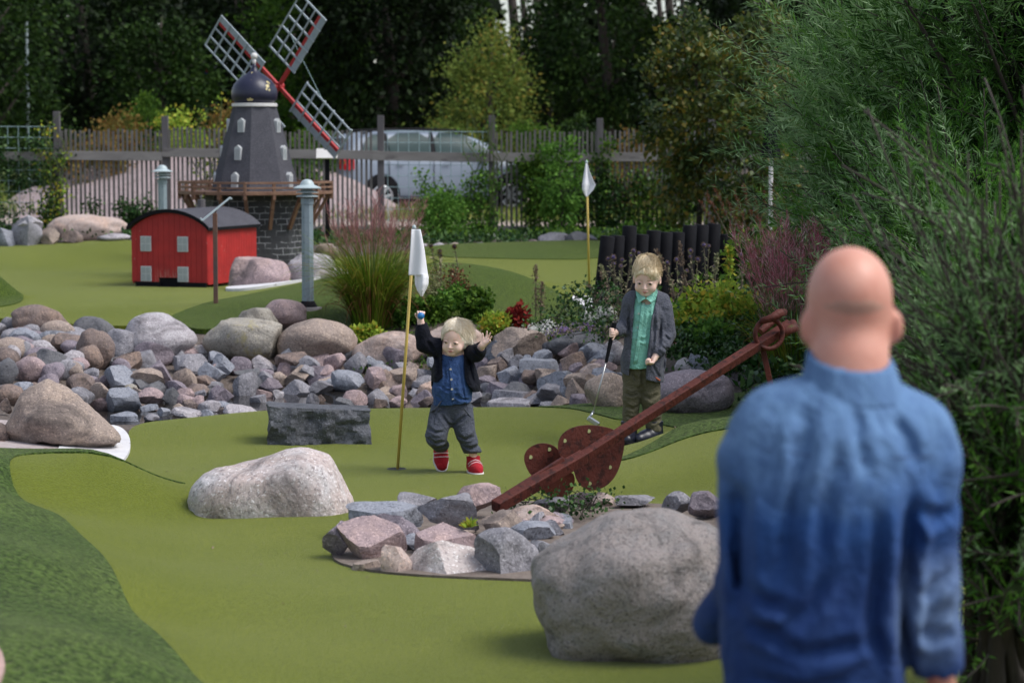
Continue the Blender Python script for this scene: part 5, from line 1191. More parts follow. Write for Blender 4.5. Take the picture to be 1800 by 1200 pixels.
    # ball in the raised hand
    ctr = np.mean([C(316, 262, -.05)], axis=0); bl = MB().lathe([(max(.0005, .0195*math.sin(a)), -.0195*math.cos(a)) for a in np.linspace(.02, 3.12, 20)], n=28).obj('golf_ball', pm('blue ball plastic', (.015,.16,.42), None, rough=.35, bs=120, bst=.2), smooth=True)
    bl.location = Vector(ctr)+T.location; tag(bl, 'bright blue mini golf ball held up in the toddler’s hand', 'golf ball')
toddler()

# ------------------------------------------------------------------ boy
def boy():
    Y0 = 14.35; s_ = F_PX/Y0; u0, v0 = 1130, 780; x0 = X(u0, Y0); z0 = hz(x0, Y0)+.003
    vz = lambda v: ZV(v, Y0)-z0
    T = E('person', 'blond boy in grey cardigan and mint shirt standing with a putter', 'person', (x0, Y0, z0))
    def C(cx, cy, y=0): return np.array([(1000+cx/3-u0)/s_, y, vz(400+cy/3)])
    LO, HI = C(180, 1155), C(570, 120); LO[1] = -.26; HI[1] = .22
    B = SDF(LO, HI, .004)
    hc = C(410, 260, -.03); hs = .1155; rot = rotm(R(14), R(2), R(-10)); W = head(B, hc, hs, rot)
    neck = C(408, 358, .0); chest = C(412, 440, .01); belly = C(400, 600, 0); hip = C(390, 730, 0)
    B.chain([hc+np.array([0,.02,-.04]), neck, chest], [.048, .043, .05], .02); B.chain([chest, belly, hip], [.06, .065, .065], .02, (1,1.35,1))
    shL, elL, wrL = C(330, 400, .01), C(300, 520, .02), C(248, 545, -.08); shR, elR, wrR = C(495, 410, -.005), C(517, 565, -.01), C(458, 662, -.125)
    B.chain([chest, shL, elL, wrL], [.05, .038, .031, .021], .02); B.chain([chest, shR, elR, wrR], [.05, .038, .031, .021], .02)
    gt, gb = C(238, 494, -.115), C(194, 700, -.125); gd = (gb-gt)/np.linalg.norm(gb-gt)
    # gripping hand: fingers wrapped round the handle
    gp = gt+gd*.058; hd = gp-wrL; hand(B, wrL+hd*.05, hd+np.array([-.012,.0,.0])*1, (-.35,-.2,-.1) if False else (-.2,-1,.0), .100, [1.35,1.4,1.4,1.4], .05, -1, .9, .0078)
    hand(B, wrR, C(430, 706, -.145)-wrR, (-.7,-.15,.15), .118, [1.35,1.4,1.45,1.4], .05, 1, .7, .0080)
    lh, lk, la = C(345, 760, 0), C(335, 900, -.015), C(322, 1060, .0); rh, rk_, ra = C(430, 760, 0), C(437, 900, -.015), C(455, 1065, .0)
    B.chain([lh, lk, la], [.035, .028, .024], .01); B.chain([rh, rk_, ra], [.035, .028, .024], .01)
    body = B.mesh('body', M_SKIN, T); face_parts(W, hs, rot, body, smile=.7)
    J0 = SDF(LO, HI, .0048); J0.chain([C(412, 395, .010), C(414, 470, .006), C(406, 600, .0), C(394, 700, .0), C(390, 790, .0)], [.090, .108, .116, .124, .128], .03, (1,1.02,1)); J0.cap(C(345, 392, .015), C(480, 396, .015), .058, .058, .03)
    SM = cloth_mat('mint cotton', (.20,.50,.40), (.25,.56,.46), 10, 420, .25, c3=(.36,.66,.57))
    S = SDF(LO, HI, .0048); S.chain([C(410, 385, -.0), C(400, 470, -.008), C(388, 600, -.012), C(378, 735, -.012)], [.075, .098, .108, .112], .03, (1,1.28,1)); S.cap(C(350, 398), C(470, 400), .05, .05, .03)
    S.half(C(375, 735), (.04, 0, -1)); S.half(C(408, 370, -.04), (0,-.5,1)); S.grow(folds(14, .006, 33, (1.7,1.7,.3))); S.grow(creases(C, [(.007,.007,[(425,400),(415,520),(405,640)]),(.007,.007,[(365,420),(345,540),(335,700)]),(.006,.006,[(345,560),(390,590),(420,570)])])); S.F = np.maximum(S.F, J0.F+.007); S.cap(C(408, 340, -.04), C(408, 385, -.04), .043, .038, 0, op='-')
    sh = S.mesh('shirt', SM, T)
    def onf(S_, cx, cy):
        p = C(cx, cy); i = np.clip(((p-S_.lo)/S_.h).round().astype(int), 0, S_.n-1); cm = S_.F[i[0], :, i[2]]; j = np.argmax(cm < 0); p[1] = S_.lo[1]+(j-.9)*S_.h; return p
    for sx, pts in ((-1, [(352,322),(372,318),(402,368),(385,375),(366,392),(352,350)]), (1, [(462,318),(445,322),(404,368),(430,388),(452,374),(466,335)])):
        ys = [-.02,-.03,-.083,-.092,-.088,-.045] if sx < 0 else [-.02,-.03,-.083,-.094,-.088,-.045]
        c_ = MB().add([C(x, y, d-.006) for (x, y), d in zip(pts, ys)], [(0,1,2),(0,2,3),(0,3,4),(0,4,5)]).obj('collar', SM, sh); q = c_.modifiers.new('t', 'SOLIDIFY'); q.thickness = .005
    bk = MB(); cen = C(408, 338, .005); bk.tube([cen+np.array([math.cos(a)*.060, math.sin(a)*.055, 0]) for a in np.linspace(-.3, 3.44, 14)], .012, 8, squash=.5); bk.obj('collar_band', SM, sh, smooth=True)
    pb = pm('grey button', (.30,.40,.36), None, rough=.35)
    button([onf(S, x, y) for x, y in ((390,397),(366,448),(362,520),(355,597),(347,663))], .0065, sh, pb)
    pl = MB(); pl.tube([onf(S, 392-k*2.6, 385+k*19)+np.array([0,-.0006,0]) for k in range(18)], .012, 6, squash=.12); pl.obj('placket', SM, sh, smooth=True)
    # long open cardigan
    CM = cloth_mat('grey knit wool', (.075,.080,.105), (.105,.110,.14), 7, 260, .6, sheen=.3, c3=(.17,.175,.21))
    J = SDF(LO, HI, .0048); J.F = J0.F.copy()
    J.cap(C(345, 392, .015), C(480, 396, .015), .058, .058, .03)
    J.chain([C(370, 385, .012), shL, elL, lerp(elL, wrL, .72)], [.055, .052, .043, .036], .010)
    J.chain([C(455, 390, .012), C(498, 420, -.005), C(520, 560, -.012), lerp(elR, wrR, .45)+[0,-.012,0], lerp(elR, wrR, .70)+[0,-.014,0]], [.052, .053, .050, .046, .038], .004)
    J.half(C(300, 768), (-.22, 0, -1)); J.grow(folds(12, .005, 41, (1.5,1.5,.4))); J.grow(creases(C, [(.016,.010,[(478,440),(482,520),(470,600),(448,650)]),(.010,.009,[(440,380),(450,520),(440,640)]),(.009,.008,[(500,600),(520,640),(500,700),(495,780)]),(.010,.008,[(500,560),(530,590)]),(.010,.008,[(480,610),(515,640)]),(.009,.008,[(425,680),(450,740),(480,790)]),(.010,.008,[(320,420),(318,500),(310,620)]),(.008,.007,[(285,500),(305,530)])]))
    O = slot(J, C, [(300,362,452),(370,350,462),(420,344,448),(480,338,432),(560,333,424),(650,326,412),(720,320,408),(800,312,404),(900,312,404)], -.01); J.F = np.maximum(J.F, -O.F)
    J.cap(C(380, 800, 0), C(380, 830, 0), .105, .105, 0, (1,1.3,1), op='-')
    cd = J.mesh('cardigan', CM, T)
    for wr, el in ((wrL, elL), (wrR, elR)):
        d = (wr-el)/np.linalg.norm(wr-el); MB().tube([wr-d*.045, wr-d*.02, wr+d*.006], [.038, .034, .031], 18).obj('cuff', CM, cd, smooth=True)
    MB().tube([C(478, 797, -.095), C(462, 786, -.103), C(446, 772, -.108)], .005, 6).obj('hem_label', pm('orange hem tag', (.45,.10,.04), None, rough=.8), cd)
    TM = cloth_mat('olive cotton trousers', (.105,.095,.060), (.145,.130,.085), 9, 420, .25)
    P_ = SDF(LO, HI, .0048); P_.chain([C(385, 715, .0), C(385, 780, .008)], [.098, .104], .03, (1,1.25,1))
    P_.chain([C(343, 790, 0), C(334, 900, -.012), C(328, 980, .0), C(320, 1068, .002)], [.064, .050, .044, .040], .014); P_.chain([C(428, 790, 0), C(434, 900, -.012), C(444, 980, 0), C(455, 1060, .002)], [.066, .056, .050, .047], .014)
    P_.half(C(400, 1074), (0,0,-1)); P_.grow(folds(13, .005, 52, (.6,.6,1.7))); P_.grow(creases(C, [(.010,.009,[(300,862),(335,878),(372,858)]),(.009,.008,[(300,935),(340,952),(368,930)]),(.009,.008,[(300,985),(335,1000),(360,985)]),(.010,.009,[(392,880),(430,900),(475,872)]),(.010,.008,[(400,945),(440,965),(485,940)]),(.009,.008,[(410,1005),(450,1020),(490,1000)]),(.010,.008,[(385,735),(392,800),(380,850)]),(.008,.008,[(330,760),(360,800)])])); tr = P_.mesh('trousers', TM, T)
    MB().tube([C(310, 860, -.06), C(335, 868, -.075), C(362, 860, -.065)], .004, 6).obj('knee_seam', TM, tr)
    BM = pm('navy rubber boot', (.008,.010,.022), (.014,.016,.03), 8, .35)
    for an, yaw in ((C(320, 1085, .0), R(-8)), (C(452, 1085, .0), R(-52))):
        Rm = rotm(0, 0, yaw); A = np.array(an); A[2] = .075; Wp = lambda x, y, z: A+Rm@np.array([x, y, z]); K = SDF(A-.21, A+.16, .0045)
        K.chain([Wp(0,.01,.05), Wp(0,.01,-.02)], [.050,.045], .02); K.chain([Wp(0,.015,-.035), Wp(0,-.06,-.042), Wp(0,-.115,-.047)], [.043,.043,.036], .03); K.half(Wp(0,0,-.075), (0,0,-1)); K.half(Wp(0,0,.055), (0,0,1)); bt = K.mesh('boot', BM, T)
        D = SDF(A-.21, A+.16, .0045); D.chain([Wp(0,.018,-.064), Wp(0,-.06,-.064), Wp(0,-.115,-.064)], [.045,.046,.040], .02); D.half(Wp(0,0,-.058), (0,0,1)); D.half(Wp(0,0,-.0745), (0,0,-1)); D.mesh('sole', M_BLACK, bt)
    HM = hair_mat('sandy blond hair', (.72,.58,.37), (.84,.74,.55), (.44,.31,.16))
    K = SDF(LO, HI, .0042); K.ell(W(0,.16,.20), (.675*hs,.89*hs,.83*hs), 0, rot); K.ell(W(.10,-.46,.40), (.46*hs,.28*hs,.22*hs), .04, rot)
    E2 = SDF(LO, HI, .0042); E2.ell(W(-.16,-.78,-.46), (.62*hs,.62*hs,.86*hs), .02, rot); E2.ell(W(0,.1,-1.0), (1.1*hs,1.1*hs,.80*hs), .02, rot); 
    for x in (-1, 1): E2.ell(W(x*.76,.02,-.22), (.16*hs,.24*hs,.28*hs), .01, rot)
    K.F = np.maximum(K.F, -E2.F); K.grow(folds(30, .006, 15, (1,1,.5))); K.mesh('hair', HM, body)
    rs = np.random.RandomState(5); A_ = [(rs.uniform(-3.14, 3.14), rs.uniform(0, .9), rs.uniform(.35, .8), rs.uniform(0, 1)) for _ in range(1800)]
    def fn(i, t_):
        az, st, ln, j = A_[i]; az += .30*math.sin(5*t_+j*40)*t_; an = .15+st+t_*ln+.10*math.sin(6*t_+j*25); an = min(an, 1.62+.2*j); r = .97+.10*j+.10*t_*j*j
        front = max(0, math.cos(az)); an = min(an, 2.0-(.72+.38*(az < 0))*front**2)
        return W(math.sin(az)*math.sin(an)*.715*r+.10*t_*front, .15-math.cos(az)*math.sin(an)*.94*r, .18+math.cos(an)*.90*r+(.06*j if st < .25 else 0))
    strands('hair_strand', HM, body, len(A_), fn, .0026)
    A3 = [(rs.uniform(-.5, .6), rs.uniform(-.3, .4), rs.uniform(.05, .22), rs.uniform(-.6, .8)) for _ in range(40)]
    strands('hair_strand', HM, body, 40, lambda i, t_: W(A3[i][0]+A3[i][3]*.35*t_, A3[i][1]+.1*t_, 1.03+A3[i][2]*t_-.2*A3[i][0]**2), .0018)
    # putter: a thing of its own
    o = Vector((x0, Y0, z0)); K_ = E('putter', 'black-gripped steel putter held in the boy’s hand', 'putter', o+Vector(gb))
    ob = np.array(gb); foot = C(127, 955, -.15)-ob
    MB().tube([gt-ob, (gt+gb)/2-ob, gb-ob], [.0145,.0125,.0095], 14).obj('grip', M_BLACK, K_, smooth=50, bevel=.0)
    MB().tube([gb-ob-gd*.01, foot], [.0052,.0045], 10).obj('shaft', pm('steel shaft', (.42,.42,.42), None, rough=.35, metal=.8), K_, smooth=True)
    h1, h2 = C(97, 985, -.17)-ob, C(155, 1020, -.20)-ob; M_ST = pm('steel head', (.45,.47,.50), None, rough=.3, metal=.85)
    MB().tube([foot, (h1*.8+h2*.2)+np.array([0,0,.012])], [.007,.008], 10).obj('hosel', M_ST, K_, smooth=True)
    hh = MB().beam(h1, h2, .022, .030); hh.obj('putter_head', M_ST, K_, bevel=.006)
boy()

# ------------------------------------------------------------------ man, seen from behind
def man():
    Y0 = 4.6; s_ = F_PX/Y0; u0 = 1495; x0 = X(u0, Y0); z0 = hz(x0, Y0)
    T = E('person', 'bald man in faded blue denim shirt seen from behind in the foreground', 'person', (x0, Y0, z0))
    def C(cx, cy, y=0): return np.array([(1220+cx/1.538-u0)/s_, y, ZV(420+cy/1.538, Y0)-z0])
    LO = np.array([-.46, -.34, .0]); HI = np.array([.50, .46, C(0,0)[2]+.03]); H_ = C(430, 27)[2]
    B = SDF(LO, HI, .008); hc = C(430, 165, .02); neck = C(432, 330, .0)
    B.ell(C(430, 148, .035), (.077,.100,.088), .01); B.ell(C(430, 190, .05), (.073,.085,.095), .03); B.ell(C(430, 285, .105), (.045,.045,.05), .04); B.ell(C(430, 215, .145), (.012,.02,.024), .02)
    for x in (-1, 1): B.ell(C(432+x*119, 240, .03), (.012,.026,.034), .008, rotm(0,0,x*.5))
    B.chain([C(430, 225, .03), C(428, 330, .005), C(426, 400, 0)], [.066,.066,.078], .03)
    sc = (1,1.5,1); chest = C(400, 620, .0); belly = C(355, 1000, 0); hip = C(350, 1260, 0)
    B.chain([C(410, 470, 0), chest, belly, hip], [.06,.10,.11,.12], .05, sc)
    shL, elL, wrL = C(155, 620, 0), C(143, 930, .05), C(88, 1085, .20); shR, elR, wrR = C(640, 620, 0), C(655, 930, .02), C(700, 1230, .05)
    B.chain([chest, shL, elL, wrL], [.05,.038,.034,.028], .02); B.chain([chest, shR, elR, wrR], [.05,.038,.034,.028], .02)
    hand(B, wrL, (.35,1,-.1), (1,0,0), .18, .35, .08, 1, .3, .010); hand(B, wrR, (.0,.3,-1), (-1,0,0), .18, .4, .08, 1, .3, .010)
    lz = z0; lh, rh = hip+np.array([-.09,0,-.02]), hip+np.array([.09,0,-.02])
    for h_ in (lh, rh): B.chain([h_, h_*np.array([1,1,0])+np.array([0,.01,.48]), h_*np.array([1,1,0])+np.array([0,0,.08])], [.095,.065,.045], .04); B.chain([h_*np.array([1,1,0])+np.array([0,0,.05]), h_*np.array([1,1,0])+np.array([0,.17,.04])], [.045,.04], .02)
    body = B.mesh('body', M_SKINM, T)
    # head crown tone: close stubble
    St = SDF(C(280, 330, -.12), C(580, 0, .2), .006); St.ell(C(430, 148, .035), (.0775,.1005,.0885), .01); St.ell(C(430, 190, .05), (.0735,.0855,.092), .03); St.half(C(430, 258), (0,0,-1)); St.half(C(430,172,-.02), (0,.35,1)); St.mesh('shaved_hair', M_SCALP, body)
    m, t, b = nodes('faded denim'); vec = coords(t, False); sp = N(t, 'SeparateXYZ'); t.links.new(vec, sp.inputs[0])
    # washed-out yoke, shoulders and elbow, plus sky light painted into the top; indigo below
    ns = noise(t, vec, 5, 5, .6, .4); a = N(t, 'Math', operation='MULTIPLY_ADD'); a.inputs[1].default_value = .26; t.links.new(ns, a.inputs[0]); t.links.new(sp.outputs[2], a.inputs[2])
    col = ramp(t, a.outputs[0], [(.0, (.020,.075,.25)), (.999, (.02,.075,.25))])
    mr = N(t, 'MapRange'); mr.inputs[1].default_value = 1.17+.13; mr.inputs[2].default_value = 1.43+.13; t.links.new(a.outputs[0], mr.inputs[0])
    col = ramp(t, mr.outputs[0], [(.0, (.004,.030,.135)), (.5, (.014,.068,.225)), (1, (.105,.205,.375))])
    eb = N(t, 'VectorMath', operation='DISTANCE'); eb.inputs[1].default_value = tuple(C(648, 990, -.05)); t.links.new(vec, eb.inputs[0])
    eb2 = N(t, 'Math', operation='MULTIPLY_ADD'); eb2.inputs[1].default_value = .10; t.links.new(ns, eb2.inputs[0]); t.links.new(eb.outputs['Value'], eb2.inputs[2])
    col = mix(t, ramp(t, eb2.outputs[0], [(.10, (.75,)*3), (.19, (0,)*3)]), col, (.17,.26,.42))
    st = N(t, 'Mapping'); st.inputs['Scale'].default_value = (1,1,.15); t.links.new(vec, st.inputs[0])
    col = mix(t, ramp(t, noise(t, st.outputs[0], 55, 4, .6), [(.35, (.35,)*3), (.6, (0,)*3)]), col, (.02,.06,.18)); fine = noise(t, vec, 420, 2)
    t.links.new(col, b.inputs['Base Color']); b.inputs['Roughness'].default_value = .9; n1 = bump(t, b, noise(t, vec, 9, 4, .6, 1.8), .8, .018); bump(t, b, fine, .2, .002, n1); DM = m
    S = SDF(LO, HI, .0075)
    S.chain([C(425, 490, -.0), C(415, 560, -.005), C(405, 660, -.01), C(355, 850, -.005), C(342, 1040, -.005), C(340, 1260, -.005)], [.085,.135,.165,.168,.162,.168], .06, (1,1.3,1))
    S.chain([C(360, 468, 0), C(218, 508, 0), C(158, 592, 0)], [.046,.057,.062], .06); S.chain([C(490, 476, 0), C(596, 527, 0), C(636, 605, 0)], [.046,.057,.061], .06)
    S.chain([C(158, 610, 0), C(148, 760, .02), C(143, 930, .05), C(88, 1085, .17)], [.060,.052,.047,.044], .02); S.chain([C(638, 620, 0), C(646, 760, .0), C(655, 930, .01), C(672, 1100, .03), C(688, 1190, .04)], [.060,.056,.054,.050,.047], .02)
    S.grow(folds(6, .005, 61, (1.5,1.0,.55))); S.grow(folds(17, .004, 66, (.6,1,1.0)))
    S.grow(creases(C, [(.026,.016,[(566,600),(566,760),(560,900),(566,1050),(580,1220)]),(.016,.014,[(300,430),(278,560),(240,740),(232,900)]),(.013,.013,[(390,520),(335,680),(322,860)]),(.014,.013,[(345,860),(300,960),(190,1040)]),(.014,.013,[(460,680),(482,840),(460,1000),(505,1120)]),(.014,.013,[(130,1000),(280,1080),(470,1050)]),
      (.012,.012,[(120,900),(180,950),(260,960)]),(.013,.012,[(700,880),(650,930),(610,960)]),(.013,.012,[(610,1040),(660,1070),(720,1060)]),(.013,.012,[(590,700),(640,740),(700,720)]),(.016,.013,[(118,640),(124,800),(118,1000)]),(.012,.012,[(140,1150),(300,1180),(430,1140)]),(.010,.012,[(430,440),(420,520),(450,620)]),(.012,.012,[(520,470),(560,520),(575,600)])]))
    for c_, dr in ((C(88, 1085, .20), (.35,1,-.1)), (C(692, 1205, .04), (.1,.1,-1))): d = np.array(dr)/np.linalg.norm(dr); S.cap(c_+d*.02, c_+d*.09, .06, .06, 0, op='-')
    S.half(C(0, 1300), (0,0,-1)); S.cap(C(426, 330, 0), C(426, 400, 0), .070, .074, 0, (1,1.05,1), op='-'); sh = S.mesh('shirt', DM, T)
    K = SDF(LO, HI, .0065); K.chain([C(424, 330, .0), C(428, 470, .0)], [.083,.116], .01, (1,1.05,1)); K.half(C(430, 340, -.06), (.08,-.3,1)); K.half(C(424, 450), (0,0,-1)); K.cap(C(425, 300, .0), C(426, 400, .0), .070, .076, 0, (1,1.05,1), op='-'); K.mesh('collar', DM, sh)
    def onb(cx, cy):
        p = C(cx, cy); i = np.clip(((p-S.lo)/S.h).round().astype(int), 0, S.n-1); cm = S.F[i[0], :, i[2]]; j = np.argmax(cm < 0); p[1] = S.lo[1]+(j-.35)*S.h; return p
    sm = MB(); th = pm('yoke stitching', (.035,.06,.14), None, rough=.9)
    sm.tube([onb(x, y) for x, y in ((105,556),(200,552),(300,562),(385,580))], .0012, 6); sm.tube([onb(x, y) for x, y in ((385,580),(450,572),(540,566),(650,572))], .0012, 6)
    sm.tube([onb(x, y) for x, y in ((602,600),(590,680),(582,760),(578,840))], .0010, 6); sm.obj('yoke_seam', th, sh)
    J = SDF(LO, HI, .009); hp = C(345, 1240); J.chain([hp, hp+np.array([0,0,-.08])], [.17,.175], .05, (1,1.4,1))
    for sx in (-1, 1): q = hp+np.array([sx*.09,0,-.08]); J.chain([q, q*np.array([1,1,0])+np.array([0,.01,.48]), q*np.array([1,1,0])+np.array([0,0,.10])], [.105,.085,.07], .03)
    J.half((0,0,.07), (0,0,-1)); J.grow(folds(9, .008, 71)); J.mesh('jeans', cloth_mat('dark denim', (.02,.03,.06), (.03,.045,.09), 6, 400, .2), T)
    for sx in (-1, 1):
        q = (hp+np.array([sx*.09,0,0]))*np.array([1,1,0]); D = SDF(q+np.array([-.08,-.10,0]), q+np.array([.08,.26,.14]), .007); D.chain([q+np.array([0,-.01,.07]), q+np.array([0,.0,.04]), q+np.array([0,.17,.035])], [.055,.055,.045], .03); D.half((0,0,.004), (0,0,-1)); D.half((0,0,.11), (0,0,1)); D.mesh('shoe', M_BLACK, T)
man()
# ------------------------------------------------------------------ plants
def leaf_mat(name, cols, trans=.25, rough=.6, spec=.12):
    m, t, b = nodes(name); at = N(t, 'Attribute'); at.attribute_name = 'rnd'
    col = ramp(t, at.outputs['Fac'], [(i/(len(cols)-1), c) for i, c in enumerate(cols)])
    t.links.new(col, b.inputs['Base Color']); b.inputs['Roughness'].default_value = rough; b.inputs['Specular IOR Level'].default_value = spec
    tr = t.nodes.new('ShaderNodeBsdfTranslucent'); t.links.new(col, tr.inputs[0]); mx = t.nodes.new('ShaderNodeMixShader'); mx.inputs[0].default_value = trans
    out = [n for n in t.nodes if n.type == 'OUTPUT_MATERIAL'][0]; t.links.new(b.outputs[0], mx.inputs[1]); t.links.new(tr.outputs[0], mx.inputs[2]); t.links.new(mx.outputs[0], out.inputs[0]); return m
LM = {
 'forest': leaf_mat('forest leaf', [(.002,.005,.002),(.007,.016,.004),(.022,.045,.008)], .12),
 'dark':   leaf_mat('dark leaf', [(.004,.010,.003),(.016,.040,.007),(.05,.095,.015)], .2),
 'mid':    leaf_mat('mid green leaf', [(0.015,0.044,0.007),(0.056,0.125,0.016),(0.138,0.237,0.031)], .3),
 'birch':  leaf_mat('birch leaf', [(0.050,0.094,0.019),(0.106,0.163,0.031),(0.213,0.275,0.056),(0.300,0.188,0.037)], .35),
 'olive':  leaf_mat('olive shrub leaf', [(0.013,0.033,0.009),(0.049,0.085,0.021),(0.117,0.143,0.026),(0.312,0.195,0.026)], .25, .4, .3),
 'autumn': leaf_mat('autumn meadow leaf', [(0.060,0.084,0.018),(0.144,0.144,0.036),(0.240,0.120,0.036),(0.168,0.204,0.048)], .3),
 'lime':   leaf_mat('lime leaf', [(0.110,0.193,0.025),(0.235,0.359,0.041),(0.386,0.497,0.069),(0.580,0.386,0.055)], .35),
 'fresh':  leaf_mat('fresh leaf', [(0.037,0.100,0.019),(0.088,0.200,0.031),(0.175,0.325,0.050)], .3),
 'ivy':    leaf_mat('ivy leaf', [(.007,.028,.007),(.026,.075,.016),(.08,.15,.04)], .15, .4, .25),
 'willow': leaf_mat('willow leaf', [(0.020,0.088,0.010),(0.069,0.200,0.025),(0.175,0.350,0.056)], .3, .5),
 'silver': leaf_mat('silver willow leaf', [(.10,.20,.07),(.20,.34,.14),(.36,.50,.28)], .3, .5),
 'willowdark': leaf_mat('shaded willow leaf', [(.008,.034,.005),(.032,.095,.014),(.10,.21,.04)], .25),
 'red':    leaf_mat('red leaf', [(.10,.010,.012),(.22,.020,.022),(.30,.05,.03)], .25),
 'white':  leaf_mat('white petal', [(.60,.60,.58),(.75,.75,.72),(.8,.8,.8)], .2),
 'purple': leaf_mat('purple petal', [(.16,.09,.30),(.27,.16,.46),(.34,.25,.50)], .2),
 'yellow': leaf_mat('yellow flower', [(.50,.33,.02),(.62,.45,.03),(.55,.40,.05)], .2),
 'dry':    leaf_mat('dry stem', [(.10,.065,.045),(.20,.14,.10),(.32,.25,.19)], .15),
 'rust':   leaf_mat('rusty spire', [(.06,.022,.014),(.13,.045,.025),(.20,.08,.04)], .15),
 'grassblade': leaf_mat('ornamental grass blade', [(.03,.075,.006),(.08,.17,.012),(.19,.27,.025),(.28,.13,.04)], .3),
 'plume':  leaf_mat('pink grass plume', [(0.163,0.056,0.062),(0.325,0.138,0.138),(0.525,0.300,0.275)], .25),
 'plumered': leaf_mat('wine red plume', [(0.270,0.060,0.095),(0.594,0.162,0.229),(0.800,0.540,0.594)], .25),
 'sedge':  leaf_mat('sage seed stalk', [(0.149,0.179,0.083),(0.299,0.314,0.164),(0.478,0.404,0.284)], .25),
 'meadow': leaf_mat('meadow grass', [(0.084,0.144,0.024),(0.180,0.252,0.048),(0.288,0.288,0.084)], .3),
}
M_BARK = pm('dark bark', (.035,.026,.022), (.06,.05,.042), 6, .95, 20, .8, stretch=(1,1,.2))
M_BARKP = pm('pine bark', (.10,.06,.045), (.16,.10,.075), 6, .95, 20, .8, stretch=(1,1,.2))
M_STEMG = pm('green stem', (.05,.08,.02), (.09,.12,.04), 10, .8)
def unit(v): return v/np.maximum(np.linalg.norm(v, axis=-1, keepdims=True), 1e-9)
def leafmesh(name, c, d, L, wr, mat, parent=None, rnd=None, rs=np.random, loc=(0,0,0), nrm=None, kindv=None):
    """one kite-shaped leaf per point c, pointing along d, length L, width ratio wr"""
    n = len(c); L = np.broadcast_to(np.asarray(L, float), (n,))[:,None]
    up = rs.normal(size=(n, 3)) if nrm is None else nrm; s = unit(np.cross(d, up)); nn = np.cross(s, d)
    v = np.empty((n, 4, 3)); v[:,0] = c; v[:,1] = c+d*L*.45+s*L*wr*.5+nn*L*.06; v[:,2] = c+d*L; v[:,3] = c+d*L*.45-s*L*wr*.5+nn*L*.06
    rnd = rs.uniform(0, 1, n) if rnd is None else np.clip(rnd, 0, 1)
    return mesh_np(name, v.reshape(-1, 3), np.arange(4*n).reshape(n, 4), mat, parent, {'rnd': np.repeat(rnd, 4)}, loc=loc)
def crown_pts(rs, n, c, r, nclump, cr, hollow=.45, lump=.35):
    """points gathered in clumps spread through an uneven ellipsoid"""
    d = unit(rs.normal(size=(nclump, 3))); rad = rs.uniform(hollow, 1, nclump)**.6
    wob = 1+lump*vnoise(d*1.7, rs.randint(99)); k = np.array(c)+d*np.array(r)*(rad*wob)[:,None]
    i = rs.randint(0, nclump, n); q = rs.normal(size=(n, 3))*cr*rs.uniform(.5, 1.1, nclump)[i][:,None]; q[:,2] *= .7
    return k[i]+q, unit(k[i]+q-np.array(c)), rs.uniform(0, .45, nclump)[i]
def tree(name, label, u, Y, zt, hw, mat, n=9000, leaf=.14, group=None, trunk=.10, bark=M_BARK, zb=None, cr=.32, ncl=130, seed=0, wr=.6, dy=None, cat='tree', hollow=.4, limbs=7, x=None, droop=.2):
    rs = np.random.RandomState(seed+11); x = X(u, Y) if x is None else x; z0 = hz(x, Y); Ht = zt-z0; zb = .12*Ht if zb is None else zb
    T = E(name, label, cat, (x, Y, z0), group); cz = (Ht+zb)/2; rz_ = (Ht-zb)/2
    m = MB(); m.tube([(0,0,-.2), (.02*Ht,0,Ht*.3), (-.01*Ht,.0,Ht*.6), (.01*Ht,0,Ht*.93)], [trunk, trunk*.8, trunk*.5, trunk*.12], 8)
    for k in range(limbs):
        a = rs.uniform(0, 6.28); h0 = rs.uniform(.2, .7)*Ht; d = np.array([math.cos(a)*hw, math.sin(a)*(dy or hw)*.9, rz_*.6])*rs.uniform(.5, .8)
        p0 = np.array([0, 0, h0]); m.tube([p0, p0+d*.5+[0,0,-.03*Ht], p0+d], [trunk*.4, trunk*.25, trunk*.06], 6)
    m.obj('trunk', bark, T, smooth=True)
    c, out, cb = crown_pts(rs, n, (0,0,cz), (hw, dy or hw, rz_), ncl, cr, hollow); c[:,2] = np.maximum(c[:,2], .02)
    d = unit(out*.7+rs.normal(size=c.shape)*.7-np.array([0,0,droop])); leafmesh('crown', c, d, rs.uniform(.6, 1.3, n)*leaf, wr, LM[mat], T, cb+rs.uniform(0, .55, n), rs)
    return T
NB = 'trees in the dark wood behind the fence'
def Zt(v, Y): return ZV(v, Y)
# the wood: one dark mass far behind, with gaps of sky where the photo has them
def far_wood():
    rs = np.random.RandomState(3); n = 60000; Y = rs.uniform(82, 96, n); u = rs.uniform(-700, 2500, n); z = rs.uniform(.5, 9.5, n)
    v = HOR-(z-CAM_H)*F_PX/Y; g = vnoise(np.stack([u/55, v/40, Y*0], 1), 4)
    top = np.interp(u, [-700,820,865,880,950,975,1110,1130,1210,1235,2500], [9.6,9.6,8.0,4.7,4.6,8.4,9.0,6.3,6.0,9.4,9.6])
    ok = (z < top+g*.7); c = np.stack([X(u, Y), Y, z], 1)[ok]; d = unit(rs.normal(size=c.shape))
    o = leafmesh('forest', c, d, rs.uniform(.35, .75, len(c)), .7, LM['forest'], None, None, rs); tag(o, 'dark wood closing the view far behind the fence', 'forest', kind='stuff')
far_wood()
pines = [(893,),(912,),(938,),(958,),(1122,),(1150,),(1168,),(1192,),(660,),(510,)]
